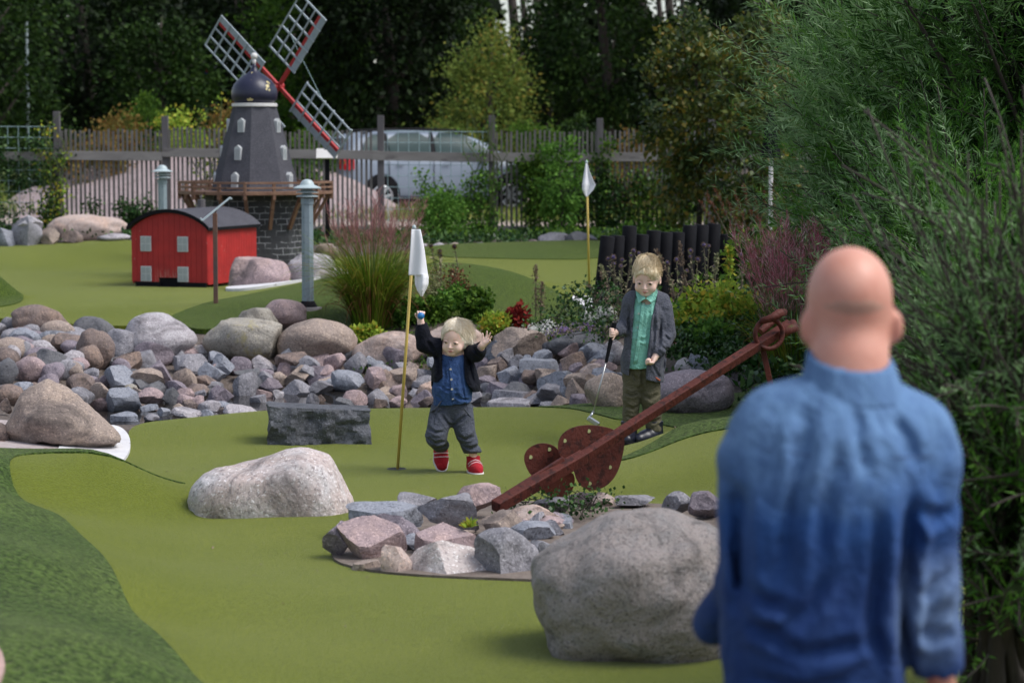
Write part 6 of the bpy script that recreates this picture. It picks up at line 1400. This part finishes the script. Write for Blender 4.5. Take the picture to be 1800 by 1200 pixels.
for i, (u,) in enumerate(pines):
    tree('pine_tree', ['slender pine trunk against the bright sky gap at top centre', 'pine trunk in the small sky gap at top right of centre', 'pine hidden among the darkest trees'][0 if u in range(880, 970) else 1 if u > 1000 else 2], u, 76+i*.7, 14, 1.3, 'forest', 1500, .3, 'pines standing at the sky gaps', .13 if i%2 else .2, M_BARK, zb=6.5 if u > 800 else 5, ncl=30, seed=i, limbs=5)
TR = [(-40,47,5.6,1.7,'dark','tall dark tree with reddish leaves at the far left edge',9000,.12),(150,52,7.6,2.1,'forest','tall almost black tree behind the left stretch of fence',14000,.15),
 (285,49,4.6,.95,'dark','bushy dark green tree just left of the windmill sails',8000,.11),(430,60,8.2,2.2,'forest','dark tree crown behind the upper windmill sails',12000,.16),
 (560,56,6.6,1.2,'mid','green leafy tree behind the upper right windmill sail',7000,.13),(680,54,8.3,1.9,'forest','broad black-green tree above the silver car',18000,.15),
 (772,60,8,1.1,'dark','dark leafy tree left of the bright sky gap',7000,.15),(862,50,4.15,.98,'birch','light yellow-green birch above the car roof',9000,.085),
 (1058,52,8,1.25,'dark','tall dark green tree right of the yellow-green birch',14000,.12),(1175,56,4.8,1.6,'forest','dark tree behind the fence right of the tall green one',9000,.15),
 (1330,50,8,1.9,'forest','black tree behind the leafy olive shrub',10000,.15),(1560,52,9,2.4,'forest','dark tree hidden behind the willow, towards the right',8000,.18),(1860,52,9,2.6,'forest','dark tree beyond the willow at the right edge',8000,.18),
 (10,60,9,2.2,'forest','very dark tree at the upper left corner',9000,.17),(-300,52,8,2.4,'forest','dark tree outside the left edge of the course',6000,.18),(960,58,5.2,1.1,'dark','rounded dark tree between birch and tall green tree',7000,.13)]
for i, (u, Y, zt, hw, mt, lb, n, lf) in enumerate(TR): tree('tree', lb, u, Y, zt, hw, mt, n, lf, NB, .16, seed=i*3+1, ncl=int(120+hw*40), cr=.16+hw*.10)
BU = [(130,43,1.9,.55,'dark','low dark bush behind the first picket bay'),(215,44,2.4,.5,'autumn','orange-tinted bush rising behind the picket fence'),(262,46,2.75,.5,'mid','green bush left of the round road sign'),
 (320,44,2.3,.45,'lime','bright yellow-green bush under the road sign'),(400,46,2.6,.5,'autumn','reddish-brown bush under the windmill sails'),(170,42,1.95,.6,'autumn','straw coloured weeds behind the fence at left'),
 (560,44,2.0,.55,'mid','green bush directly left of the silver car'),(520,42,1.5,.4,'mid','low green bush behind the windmill deck'),(795,48,2.1,.5,'birch','yellowish bush above the car bonnet'),(960,45,2.3,.65,'mid','green bush behind the car bonnet'),
 (1030,44,2.2,.6,'dark','dark bush at the front end of the car'),(1120,43,2.0,.6,'autumn','brown-green bush behind the right picket bays'),(1230,42,2.0,.7,'mid','green bush behind the fence near the olive shrub'),(1400,42,2.2,.9,'dark','dark bush behind the fence near the parasol'),(1600,42,2.4,1.2,'dark','dark bush behind the fence far right'),(60,44,2.1,.7,'dark','dark bush behind the wire panel at left')]
for i, (u, Y, zt, hw, mt, lb) in enumerate(BU): tree('bush', lb, u, Y, zt, hw, mt, 4200, .075, 'bushes behind the fence', .03, seed=i+50, ncl=60, cr=.13, zb=.02, cat='bush')
# olive leafy shrub in front of the fence
tree('tall_shrub', 'tall olive leafy shrub with yellowing tips in front of the right fence bays', 1225, 29, 3.55, .62, 'olive', 9000, .075, None, .04, seed=71, ncl=150, cr=.12, zb=.1, cat='shrub', wr=.62)
tree('tall_shrub', 'second olive shrub with yellow leaves, closer to the willow', 1335, 28, 3.3, .55, 'olive', 7000, .075, None, .04, seed=72, ncl=120, cr=.12, zb=.1, cat='shrub', wr=.62)
tree('tall_shrub', 'slender leafy shrub growing up the fence left of the small flag', 985, 31.8, 1.95, .26, 'fresh', 2600, .055, None, .015, seed=73, ncl=50, cr=.07, zb=.05, cat='shrub', wr=.7)
# creepers on the fence
def creeper(label, u0, u1, v0, v1, n, mat, Y=32.86, leaf=.055, seed=0, ncl=50):
    rs = np.random.RandomState(seed); x0 = X((u0+u1)/2, Y); z0 = hz(x0, Y); T = E('creeper', label, 'creeper', (x0, Y, z0), None)
    m = MB()
    k = []
    for j in range(9):
        xb = rs.uniform(X(u0, Y), X(u1, Y))-x0; zt = (ZV(v0, Y)-z0)*rs.uniform(.6, 1); pts = [(xb, 0, -.02)]
        for q in range(1, 6): pts.append((xb+rs.uniform(-.10, .10)*q/2, rs.uniform(-.05, .05), zt*q/5))
        m.tube(pts, [.008]*5+[.003], 5)
        for q in range(ncl//9): t_ = rs.uniform(0, 1); i = min(int(t_*5), 4); k.append(lerp(pts[i], pts[i+1], t_*5-i))
    m.obj('stem', M_STEMG, T); k = np.array(k); i = rs.randint(0, len(k), n); c = k[i]+rs.normal(size=(n, 3))*[.075, .04, .06]
    leafmesh('foliage', c, unit(rs.normal(size=c.shape)*.8+[0,-.5,-.2]), rs.uniform(.6, 1.2, n)*leaf, .75, LM[mat], T, None, rs)
creeper('dark green creeper covering the wire panel at the far left', -60, 98, 215, 380, 3600, 'ivy', seed=1, ncl=120); creeper('light green hop shoots climbing the first post from the left', 66, 118, 178, 330, 500, 'lime', seed=2, ncl=40)
creeper('green climber on the wire panel in front of the silver car', 735, 862, 290, 412, 2600, 'fresh', seed=3, ncl=100); creeper('leafy climber on the pickets right of the car', 925, 1060, 215, 412, 3000, 'mid', seed=4, ncl=120)
creeper('dark climber beneath the small white flag', 960, 1130, 275, 415, 3400, 'ivy', seed=5, ncl=110); creeper('green climber on the pickets near the olive shrub', 1070, 1240, 290, 412, 2400, 'mid', seed=6, ncl=90)
creeper('sparse leafy shoots on the fence left of the windmill', 345, 395, 165, 400, 700, 'lime', seed=8, ncl=60, Y=33.6); creeper('thin leafy shoots above the rail over the car', 835, 880, 180, 300, 220, 'fresh', seed=9, ncl=30); creeper('dark tangle at the foot of the fence behind the red hut', 170, 290, 345, 408, 1600, 'ivy', seed=10, ncl=70)
tree('bush', 'green bush in front of the fence rail behind the far green', 772, 31.5, ZV(342, 31.5), .27, 'fresh', 2200, .05, None, .02, seed=90, ncl=80, cr=.09, zb=.02, cat='bush')
# willow on the right: long shoots set with narrow leaves
def shoots(rs, base, dirs, lens, per, leaf, wr, up=.25, curl=.5):
    n = len(base); t_ = np.linspace(.05, 1, per)[None,:,None]; bend = unit(rs.normal(size=(n, 3))*.5+[0,0,up])
    ax = base[:,None]+dirs[:,None]*lens[:,None,None]*t_+bend[:,None]*lens[:,None,None]*t_**2*curl
    tan = unit(dirs[:,None]+2*bend[:,None]*t_*curl); sd = unit(rs.normal(size=(n, per, 3))); sd = unit(sd-tan*(sd*tan).sum(-1, keepdims=True))
    d = unit(tan*.75+sd*.65); L = leaf*(1.15-.6*t_[...,0])*rs.uniform(.7, 1.2, (n, per)); return ax, d, L
def willow(label, c, r, n, per, leaf, sil, seed, lens=(.35,.75), dark=2500, mt='willow', wr=.11):
    rs = np.random.RandomState(seed); c = np.array(c, float); r = np.array(r, float); z0 = hz(c[0], c[1]); T = E('willow', label, 'willow', (c[0], c[1], z0), None)
    o = np.array([0, 0, c[2]-z0]); dd = unit(rs.normal(size=(n, 3))+[-.35,-.75,.1]); wob = 1+.22*vnoise(dd*2.2, seed); base = o+dd*r*(rs.uniform(.45, .92, n)*wob)[:,None]
    ok = base[:,2] > .05; base, dd = base[ok], dd[ok]; n = len(base); dirs = unit(dd*[.9,.9,.45]+[-.12,0,.55]+rs.normal(size=(n, 3))*.22); lens_ = rs.uniform(*lens, n)
    ax, d, L = shoots(rs, base, dirs, lens_, per, leaf, wr); silver = (rs.uniform(size=n) < np.clip(sil+(-dd[:,0]*.45+dd[:,2]*.25), 0, .95))
    for nm, mk, mt_ in (('foliage', ~silver, mt), ('silver_foliage', silver, 'silver')):
        if mk.sum(): a, b, l = ax[mk].reshape(-1, 3), d[mk].reshape(-1, 3), L[mk].ravel(); leafmesh(nm, a, b, l, wr, LM[mt_], T, np.repeat(rs.uniform(0, .5, mk.sum()), per)+rs.uniform(0, .5, len(a)), rs)
    m = MB()
    for k in range(26):
        i = rs.randint(n); p = base[i]; m.tube([(rs.uniform(-.1,.1), rs.uniform(-.1,.1), -.05), p*[.45,.45,.55], p, ax[i, per//2]], [.028,.018,.009,.003], 6)
    for i in range(0, n, max(1, n//220)): m.tube([base[i]]+[ax[i, q] for q in range(0, per, max(1, per//4))], .0035, 4)
    m.obj('branch', M_BARK, T, smooth=True)
    q = o+unit(rs.normal(size=(dark, 3)))*r*rs.uniform(.2, .72, dark)[:,None]; q = q[q[:,2] > 0]; leafmesh('inner_foliage', q, unit(rs.normal(size=q.shape)), rs.uniform(.06, .16, len(q)), .3, LM['forest'], T, None, rs)  # near-black inner leaves: shade between the shoots put into the leaf colour
WG = None
willow('large feathery willow with silvery leaf tips filling the upper right', (X(1640, 17.2), 17.2, 1.75), (1.15, 1.2, 1.75), 1500, 34, .125, .34, 5, dark=9000, wr=.085)
willow('darker green willow mass behind the man’s head', (X(1700, 14.6), 14.8, .95), (.85, .9, 1.0), 900, 32, .085, .12, 6, (.25,.5), dark=5000, mt='willow')
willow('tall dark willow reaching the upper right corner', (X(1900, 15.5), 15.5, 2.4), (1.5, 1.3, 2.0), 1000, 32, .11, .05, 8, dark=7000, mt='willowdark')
willow('near out-of-focus willow branches at the right edge', (X(1800, 7.4), 7.6, .85), (.30, .55, .85), 420, 30, .06, .22, 7, (.25,.5), dark=1800)
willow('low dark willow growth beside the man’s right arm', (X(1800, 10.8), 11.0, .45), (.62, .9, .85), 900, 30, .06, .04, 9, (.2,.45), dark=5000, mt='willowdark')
# ornamental grasses
def blades(rs, n, spread, h, arch, w, segs=7, fall=1.0, cone=.5):
    V, Q, A = [], [], []
    for i in range(n):
        a = rs.uniform(0, 6.28); r0 = spread*rs.uniform(0, 1); L = h*rs.uniform(.55, 1.1); lean = cone*rs.uniform(.1, 1); ar = arch*rs.uniform(.3, 1.2); ww = w*rs.uniform(.6, 1.2)
        o = np.array([math.cos(a), math.sin(a), 0]); b = len(V); p = o*r0; th = lean; rn = rs.uniform(0, 1)
        sd = np.array([-math.sin(a), math.cos(a), 0])*math.cos(.7)+np.array([0,0,1])*0; sd = unit(sd+rs.normal(size=3)*.35)
        for k in range(segs+1):
            t_ = k/segs; wk = ww*(1-t_**1.5)+.0006; V += [p-sd*wk/2, p+sd*wk/2]; A += [rn*.75+t_*.25]*2; th += ar*t_*2.0/segs*fall; p = p+(o*math.sin(th)+np.array([0,0,math.cos(th)]))*L/segs
        Q += [(b+2*k, b+2*k+1, b+2*k+3, b+2*k+2) for k in range(segs)]
    return np.array(V), np.array(Q), np.array(A)
def fountain(label, u, v, Y, h, nb, np_, ph, pm_, seed, spread=.12, cone=.45, arch=1.7, pl=.16):
    rs = np.random.RandomState(seed); x = X(u, Y); z = hz(x, Y); T = E('ornamental_grass', label, 'ornamental grass', (x, Y, z))
    V, Q, A = blades(rs, nb, spread, h, arch, .009, cone=cone); mesh_np('grass_blades', V, Q, LM['grassblade'], T, {'rnd': A})
    V, Q, A = blades(rs, nb//6, spread, h*.85, arch*1.5, .008, cone=cone*1.5); mesh_np('dry_blades', V, Q, LM['rust'], T, {'rnd': A})
    m = MB(); C_, D_ = [], []
    for i in range(np_):
        a = rs.uniform(0, 6.28); ln = rs.uniform(.02, .42); o = np.array([math.cos(a)*math.sin(ln), math.sin(a)*math.sin(ln), math.cos(ln)]); L = ph*rs.uniform(.72, 1.05); b = np.array([math.cos(a), math.sin(a), 0])*spread*.5
        m.tube([b, b+o*L*.6, b+o*L+o*[.3,.3,-.1]*L*.12], [.0022,.0018,.001], 4)
        for k in range(70):
            t_ = rs.uniform(.0, 1); sdv = unit(rs.normal(size=3)); C_.append(b+o*(L-pl*t_)); D_.append(unit(o*.9+sdv*.55))
    m.obj('stalk', M_STEMG, T); C_, D_ = np.array(C_), np.array(D_); leafmesh('plume', C_, D_, rs.uniform(.03, .085, len(C_)), .045, LM[pm_], T, None, rs)
fountain('arching green grass clump with pink plumes behind the flagpole', 652, 585, 20.45, .92, 1500, 85, 1.12, 'plume', 3, spread=.15, cone=.42, arch=1.9, pl=.26)
fountain('wine-red plumed grass clump to the left of the man’s head', 1402, 640, 16.2, .62, 420, 150, 1.02, 'plumered', 4, spread=.2, cone=.5, pl=.42)
# ------------------------------------------------------------------ border plants
def clump(name, label, cat, u, Y, w_, h_, mat, n, leaf, seed, group=None, wr=.6, z=None, ncl=40, stems=10, d_=None, flat=None):
    rs = np.random.RandomState(seed); x = X(u, Y); z = hz(x, Y) if z is None else z; T = E(name, label, cat, (x, Y, z), group)
    m = MB(); k = []
    for j in range(stems):
        a = rs.uniform(0, 6.28); r = rs.uniform(0, .9); tip = np.array([math.cos(a)*r*w_, math.sin(a)*r*(d_ or w_), h_*(1-.35*r*r)*rs.uniform(.6, 1)]); mid = tip*[.45,.45,.6]; m.tube([(0,0,-.02), mid, tip], [.006,.004,.002], 5)
        for q in range(max(1, ncl//stems)): k.append(lerp(mid*[.8,.8,.2], tip, rs.uniform(0, 1)))
    m.obj('stem', M_STEMG, T); k = np.array(k); i = rs.randint(0, len(k), n); c = k[i]+rs.normal(size=(n, 3))*[w_*.16, w_*.16, h_*.10]; c[:,2] = np.maximum(c[:,2], .0)
    leafmesh('foliage', c, unit(rs.normal(size=c.shape)*.7+[0,-.25,.25]), rs.uniform(.6, 1.25, n)*leaf, wr, LM[mat], T, None, rs); return T, k, rs
def flowers(T, pts, mat, n, size, rs, spread=.02, name='flower'):
    c = np.repeat(pts, n, 0)+rs.normal(size=(len(pts)*n, 3))*spread; d = unit(rs.normal(size=c.shape)*[1,1,.6]+[0,-.3,.3]); leafmesh(name, c, d, size, .7, LM[mat], T, None, rs)
for i, (u, Y, w_, h_, mt, lb) in enumerate([(712,20.5,.16,.22,'fresh','fresh green plant beneath the front white flag'),(760,20.6,.18,.20,'mid','green leafy plant behind the toddler’s raised hand'),(800,20.9,.18,.20,'fresh','bright green plant just left of the toddler’s hair'),
   (868,20.0,.19,.20,'lime','lime green leafy plant above the peaked boulder'),(835,20.6,.2,.24,'mid','green plant between the lime plant and the dry brown one'),(640,19.9,.16,.16,'lime','small yellow-green plant under the ornamental grass'),(1195,18.8,.24,.20,'fresh','green leafy plant immediately right of the boy’s shoulder'),
   (1235,18.2,.36,.42,'lime','bushy yellow-green plant right of the boy'),(1300,17.9,.38,.40,'lime','yellow-green bush with orange leaves left of the wine-red grass'),(1262,17.4,.30,.28,'fresh','fresh green bush above the ivy slope'),(1340,17.0,.28,.26,'ivy','dark green plant behind the anchor ring'),
   (1425,15.0,.15,.12,'lime','small yellow-green plant left of the man’s collar'),(1400,20.5,.6,.6,'mid','green shrub beneath the willow behind the wine-red grass'),(1330,22,.5,.55,'dark','dark shrub behind the palisade end'),(1500,19.5,.6,.7,'dark','dark shrub under the willow')]):
    clump('leafy_plant', lb, 'plant', u, Y, w_, h_, mt, int(700+w_*5200), .05 if w_ < .5 else .07, 200+i, 'green plants of the flower border', ncl=60)
clump('red_leaved_plant', 'red-leaved shrub left of the white flowers', 'plant', 905, 20.1, .17, .24, 'red', 700, .055, 231); clump('red_leaved_plant', 'low red-leaved plant right of the boy behind his elbow', 'plant', 1205, 17.9, .13, .12, 'red', 300, .035, 232)
for i, (u, lb, Y) in enumerate([(962,'white flowering clump right of the red-leaved shrub',20.0),(935,'small white flowering clump beside the red-leaved shrub',19.8),(1035,'white flowering clump left of the boy’s shoulder',20.1),(1070,'white flowering clump touching the boy’s sleeve',19.9)]):
    T, k, rs = clump('white_flowers', lb, 'flowers', u, Y-.1, .16, .13, 'fresh', 600, .020, 240+i, 'white flower clumps', ncl=90); p = k[k[:,2] > .05]; flowers(T, p+[0,-.02,.02], 'white', 30, .017, rs, .016)
for i, (u, lb, Y) in enumerate([(985,'purple aster clump below the white flowers',19.6),(1040,'purple aster clump above the ivy-covered dark boulder',19.4),(1085,'purple aster clump beside the boy’s hand and grip',19.3),(1010,'pale purple aster clump between the white ones',19.8)]):
    T, k, rs = clump('aster_plant', lb, 'flowers', u, Y-.1, .2, .11, 'sedge', 1000, .020, 250+i, 'purple aster clumps', ncl=80); p = k[rs.rand(len(k)) < .6]; flowers(T, p+[0,-.015,.01], 'purple', 12, .016, rs, .022); flowers(T, k[rs.rand(len(k)) < .3], 'red', 5, .012, rs, .02, 'seed_head')
T, k, rs = clump('goldenrod', 'bright yellow goldenrod behind the black palisade', 'flowers', 1183, 24.5, .12, .22, 'lime', 250, .04, 260); flowers(T, k[:30]+[0,0,.12], 'yellow', 14, .02, rs, .03)
def ivy(label, pts, n, seed, size=.038, mat='ivy', dz=.05):
    rs = np.random.RandomState(seed); P0 = np.array([(X(u, Y), Y) for u, Y in pts]); x0, y0 = P0.mean(0); z0 = hz(x0, y0); T = E('ivy', label, 'ivy', (x0, y0, z0), None)
    k = []; m = MB()
    for i in range(len(P0)):
        a, b = P0[i], P0[rs.randint(len(P0))]; q = [a*(1-t_)+b*t_+rs.normal(size=2)*.04 for t_ in np.linspace(0, 1, 7)]; q = [(p[0]-x0, p[1]-y0, hz(p[0], p[1])-z0+dz*rs.uniform(.6, 1.4)) for p in q]; m.tube(q, .003, 4); k += q
    m.obj('vine', M_BARK, T); k = np.array(k); i = rs.randint(0, len(k), n); c = k[i]+rs.normal(size=(n, 3))*[.09,.09,.035]
    leafmesh('foliage', c, unit(rs.normal(size=c.shape)*.8+[0,-.5,0]), rs.uniform(.6, 1.2, n)*size, .85, LM[mat], T, None, rs)
ivy('ivy carpet on the slope between the boy and the anchor ring', [(1200,17.4),(1240,17.2),(1290,17.2),(1340,17),(1380,16.6),(1220,17.9),(1280,17.8),(1330,17.6),(1390,17.3),(1190,17.2),(1250,16.9),(1310,16.6)], 4600, 1, dz=.14)
ivy('ivy trailing over the dark low boulder left of the boy', [(1000,19.1),(1040,18.9),(1075,18.6),(1090,18.2),(1060,18.9),(1110,18.4),(980,19.1)], 900, 2, .034, dz=.30); ivy('sparse ivy among the stones behind the putter grip', [(1040,18.3),(1070,18.1),(1095,17.9),(930,18.6),(950,18.7),(1100,17.6)], 260, 3, .034, dz=.22)
ivy('ivy around the red fluke of the anchor', [(925,11.5),(945,11.6),(960,11.4),(935,11.3)], 260, 4, .024, dz=.07); ivy('ivy patch behind the top of the giant boulder', [(1000,11.5),(1030,11.5),(1055,11.4),(1040,11.2),(1010,11.3)], 320, 5, .024, dz=.10)
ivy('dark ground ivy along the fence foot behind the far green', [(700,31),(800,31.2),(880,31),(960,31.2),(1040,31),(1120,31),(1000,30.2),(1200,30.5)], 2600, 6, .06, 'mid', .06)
# globe thistles
def thistle(label, u, Y, h, heads, ball, seed, lean=0.0, dark=False, leaves=True):
    rs = np.random.RandomState(seed); x = X(u, Y); z = hz(x, Y); T = E('globe_thistle', label, 'globe thistle', (x, Y, z), 'globe thistle stems'); C_ = []
    m = MB()
    for (dx, dz_, r) in heads:
        tip = np.array([dx, rs.uniform(-.05, .05), dz_]); b0 = np.array([0, 0, h*.35])+np.array([dx*.25, 0, 0]); mid = lerp(b0, tip, .5)+[rs.uniform(-.02,.02),0,0]; m.tube([(0,0,0), b0, mid, tip], [.006,.005,.004,.003], 5)
        for t_ in np.linspace(.1, .95, 16): C_.append(lerp(b0, tip, t_)); C_.append(lerp((0,0,0), b0, t_))
        hb = ICO[2]; o = mesh_np('thistle_head', hb[0]*r*.62+tip, hb[1], pm('thistle core', (.03,.025,.05) if dark else (.10,.08,.22), None, rough=.9) if 'thistle core'+str(dark) not in bpy.data.materials else bpy.data.materials['thistle core'+str(dark)], T, k=3, smooth=True); o.data.materials[0].name = 'thistle core'+str(dark)
        d = unit(rs.normal(size=(170, 3))); leafmesh('thistle_spikes', tip+d*r*.4, d, r*.75, .14, LM['rust' if dark else 'dry'], o, None, rs)
    m.obj('stem', pm('thistle stem', (.12,.10,.07), None, rough=.9) if 'thistle stem' not in bpy.data.materials else bpy.data.materials['thistle stem'], T)
    if leaves: C_ = np.array(C_); C_ = np.repeat(C_, 1, 0); d = unit(rs.normal(size=C_.shape)+[0,0,.4]); leafmesh('foliage', C_, d, rs.uniform(.02,.06, len(C_)), .32, LM['sedge'], T, None, rs)
def hd(u0, Y, lst): # heads from picture positions
    x0 = X(u0, Y); z0 = hz(x0, Y); return [(X(u, Y)-x0, ZV(v, Y)-z0, r*.66) for u, v, r in lst]
thistle('cluster of violet globe thistles left of the boy’s head', 1092, 19.6, .5, hd(1092, 19.6, [(1069,455,.032),(1078,452,.042),(1094,457,.032),(1079,464,.034),(1091,467,.03),(1114,441,.036),(1109,449,.028),(1123,445,.03)]), 0, 1)
thistle('pale globe thistle just right of the boy’s head', 1192, 19.4, .5, hd(1192, 19.4, [(1173,462,.038),(1190,457,.038),(1208,476,.030)]), 0, 2); thistle('tall globe thistle stem before the middle palisade logs', 1222, 19.3, .5, hd(1222, 19.3, [(1214,441,.036),(1227,456,.038),(1213,451,.03)]), 0, 3)
thistle('globe thistle stem before the tallest palisade logs', 1245, 19.2, .5, hd(1245, 19.2, [(1238,431,.036),(1246,432,.026),(1255,468,.026)]), 0, 4); thistle('globe thistle at the right end of the palisade', 1300, 19.0, .4, hd(1300, 19.0, [(1302,447,.034),(1306,462,.03)]), 0, 5)
thistle('pair of dark dried thistle heads right beside the front flag', 775, 21.4, .4, hd(775, 21.4, [(757,433,.034),(760,440,.022),(773,442,.040),(771,448,.024),(775,449,.024)]), 0, 6, dark=True); thistle('single dark dried thistle standing highest right of the front flag', 806, 21.5, .4, hd(806, 21.5, [(799,433,.038),(796,467,.022),(795,477,.024)]), 0, 7, dark=True)
def spire(label, u, v, Y, h, lean, mat, seed, n=260, w_=.02, leaf=.02, group=None):
    rs = np.random.RandomState(seed); x = X(u, Y); z = hz(x, Y); T = E('seed_spire', label, 'seed stalk', (x, Y, z), group); tip = np.array([lean*h, 0, h]); m = MB().tube([(0,0,-.02), tip*[.35,1,.55], tip], [.006,.005,.002], 5).obj('stem', bpy.data.materials['thistle stem'], T)
    t_ = rs.uniform(.25, 1, n); c = np.array([lerp((0,0,0), tip*[.75,1,1], q) if q < .6 else lerp(tip*[.35,1,.55], tip, (q-.4)/.6) for q in t_])+rs.normal(size=(n, 3))*w_*(1.25-t_)[:,None]; leafmesh('seeds', c, unit(rs.normal(size=c.shape)+[0,0,.6]), leaf, .5, LM[mat], T, None, rs)
for i, (u, Y, h, ln, mt) in enumerate([(1075,20,.42,-.2,'dry'),(1085,19.7,.5,-.28,'sedge'),(1060,20.1,.34,-.4,'dry'),(1210,19.3,.62,-.12,'dry'),(1195,19.5,.55,-.35,'dry'),(1150,19.8,.5,.1,'sedge'),(1255,19.1,.52,.05,'sedge'),(942,20.6,.48,.0,'dry'),(950,20.6,.34,.05,'dry'),(1280,18.6,.62,.02,'lime')]):
    spire(['dry seed spire standing before the black palisade logs','pale sage seed spire in front of the palisade'][mt == 'sedge'] if i < 7 else ['thin brown seed stalk before the far green','short thin brown seed stalk beside the taller one','upright lime green leafy spire before the palisade'][i-7], u, 0, Y, h, ln, mt, 300+i, leaf=.022 if mt != 'lime' else .045, w_=.022, group='seed spires by the palisade' if i < 7 else None)
for i in range(9): spire('rusty brown dead spire behind the right end of the palisade', 1290+i*9, 0, 23.0-i*.05, .80+.06*(i%3), -.42+.05*i, 'rust', 320+i, 200, .022, .024, 'rusty dead spires')
clump('seedy_plant', 'brown-green seedy plant right of the front flag, below the dark thistles', 'plant', 790, 21.2, .28, .34, 'rust', 700, .03, 262, ncl=60); clump('seedy_plant', 'olive seedy plant behind the toddler', 'plant', 760, 21.0, .22, .34, 'sedge', 600, .03, 263, ncl=60)
# little orange succulent
def succulent():
    g = P(826, 922, 10.55); T = E('succulent', 'small orange and green succulent rosette on the anchor island', 'succulent', g); rs = np.random.RandomState(2); n = 46
    a = rs.uniform(0, 6.28, n); e = rs.uniform(.1, 1.3, n); d = np.stack([np.cos(a)*np.cos(e), np.sin(a)*np.cos(e), np.sin(e)], 1); leafmesh('rosette', np.zeros((n, 3))+[0,0,-.01], d, rs.uniform(.035,.058, n), .36, LM['lime'], T, rs.uniform(.3,1,n), rs)
succulent()
# ground cover
def cover(name, label, region, n, leaf, mat, seed, wr=.5, up=.6, hgt=.08):
    rs = np.random.RandomState(seed); u0, u1, y0, y1 = region; Y = rs.uniform(y0, y1, n); u = rs.uniform(u0, u1, n); x = X(u, Y); z = H(x, Y)-.03+rs.uniform(0, hgt, n)
    o = leafmesh(name, np.stack([x, Y, z], 1), unit(rs.normal(size=(n, 3))*.7+[0,0,up]), rs.uniform(.6, 1.3, n)*leaf, wr, LM[mat], None, None, rs); tag(o, label, name.replace('_', ' '), kind='stuff')
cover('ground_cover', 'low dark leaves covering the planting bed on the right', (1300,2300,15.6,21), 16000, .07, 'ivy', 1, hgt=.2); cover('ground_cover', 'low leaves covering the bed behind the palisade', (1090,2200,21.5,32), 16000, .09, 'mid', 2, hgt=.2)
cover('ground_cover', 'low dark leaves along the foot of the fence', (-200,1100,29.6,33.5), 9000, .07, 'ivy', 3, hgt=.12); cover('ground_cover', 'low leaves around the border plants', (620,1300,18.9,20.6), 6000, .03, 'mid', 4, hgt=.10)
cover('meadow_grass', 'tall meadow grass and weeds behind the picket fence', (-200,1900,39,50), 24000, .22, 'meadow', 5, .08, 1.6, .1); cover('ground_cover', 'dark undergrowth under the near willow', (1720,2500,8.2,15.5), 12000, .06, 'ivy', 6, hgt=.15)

def debris():
    rs = np.random.RandomState(8); n = 150; Y = rs.uniform(8.6, 15.6, n); u = rs.uniform(260, 1240, n); x = X(u, Y); z = H(x, Y)+.009
    o = leafmesh('fallen_leaves', np.stack([x, Y, z], 1), unit(np.stack([rs.normal(size=n), rs.normal(size=n), rs.uniform(0, .25, n)], 1)), rs.uniform(.008, .022, n), .5, LM['dry'], None, None, rs, nrm=np.tile([0.1,0.,1.], (n, 1))); tag(o, 'tiny dry leaf scraps scattered on the near green', 'leaf litter', kind='stuff')
debris()
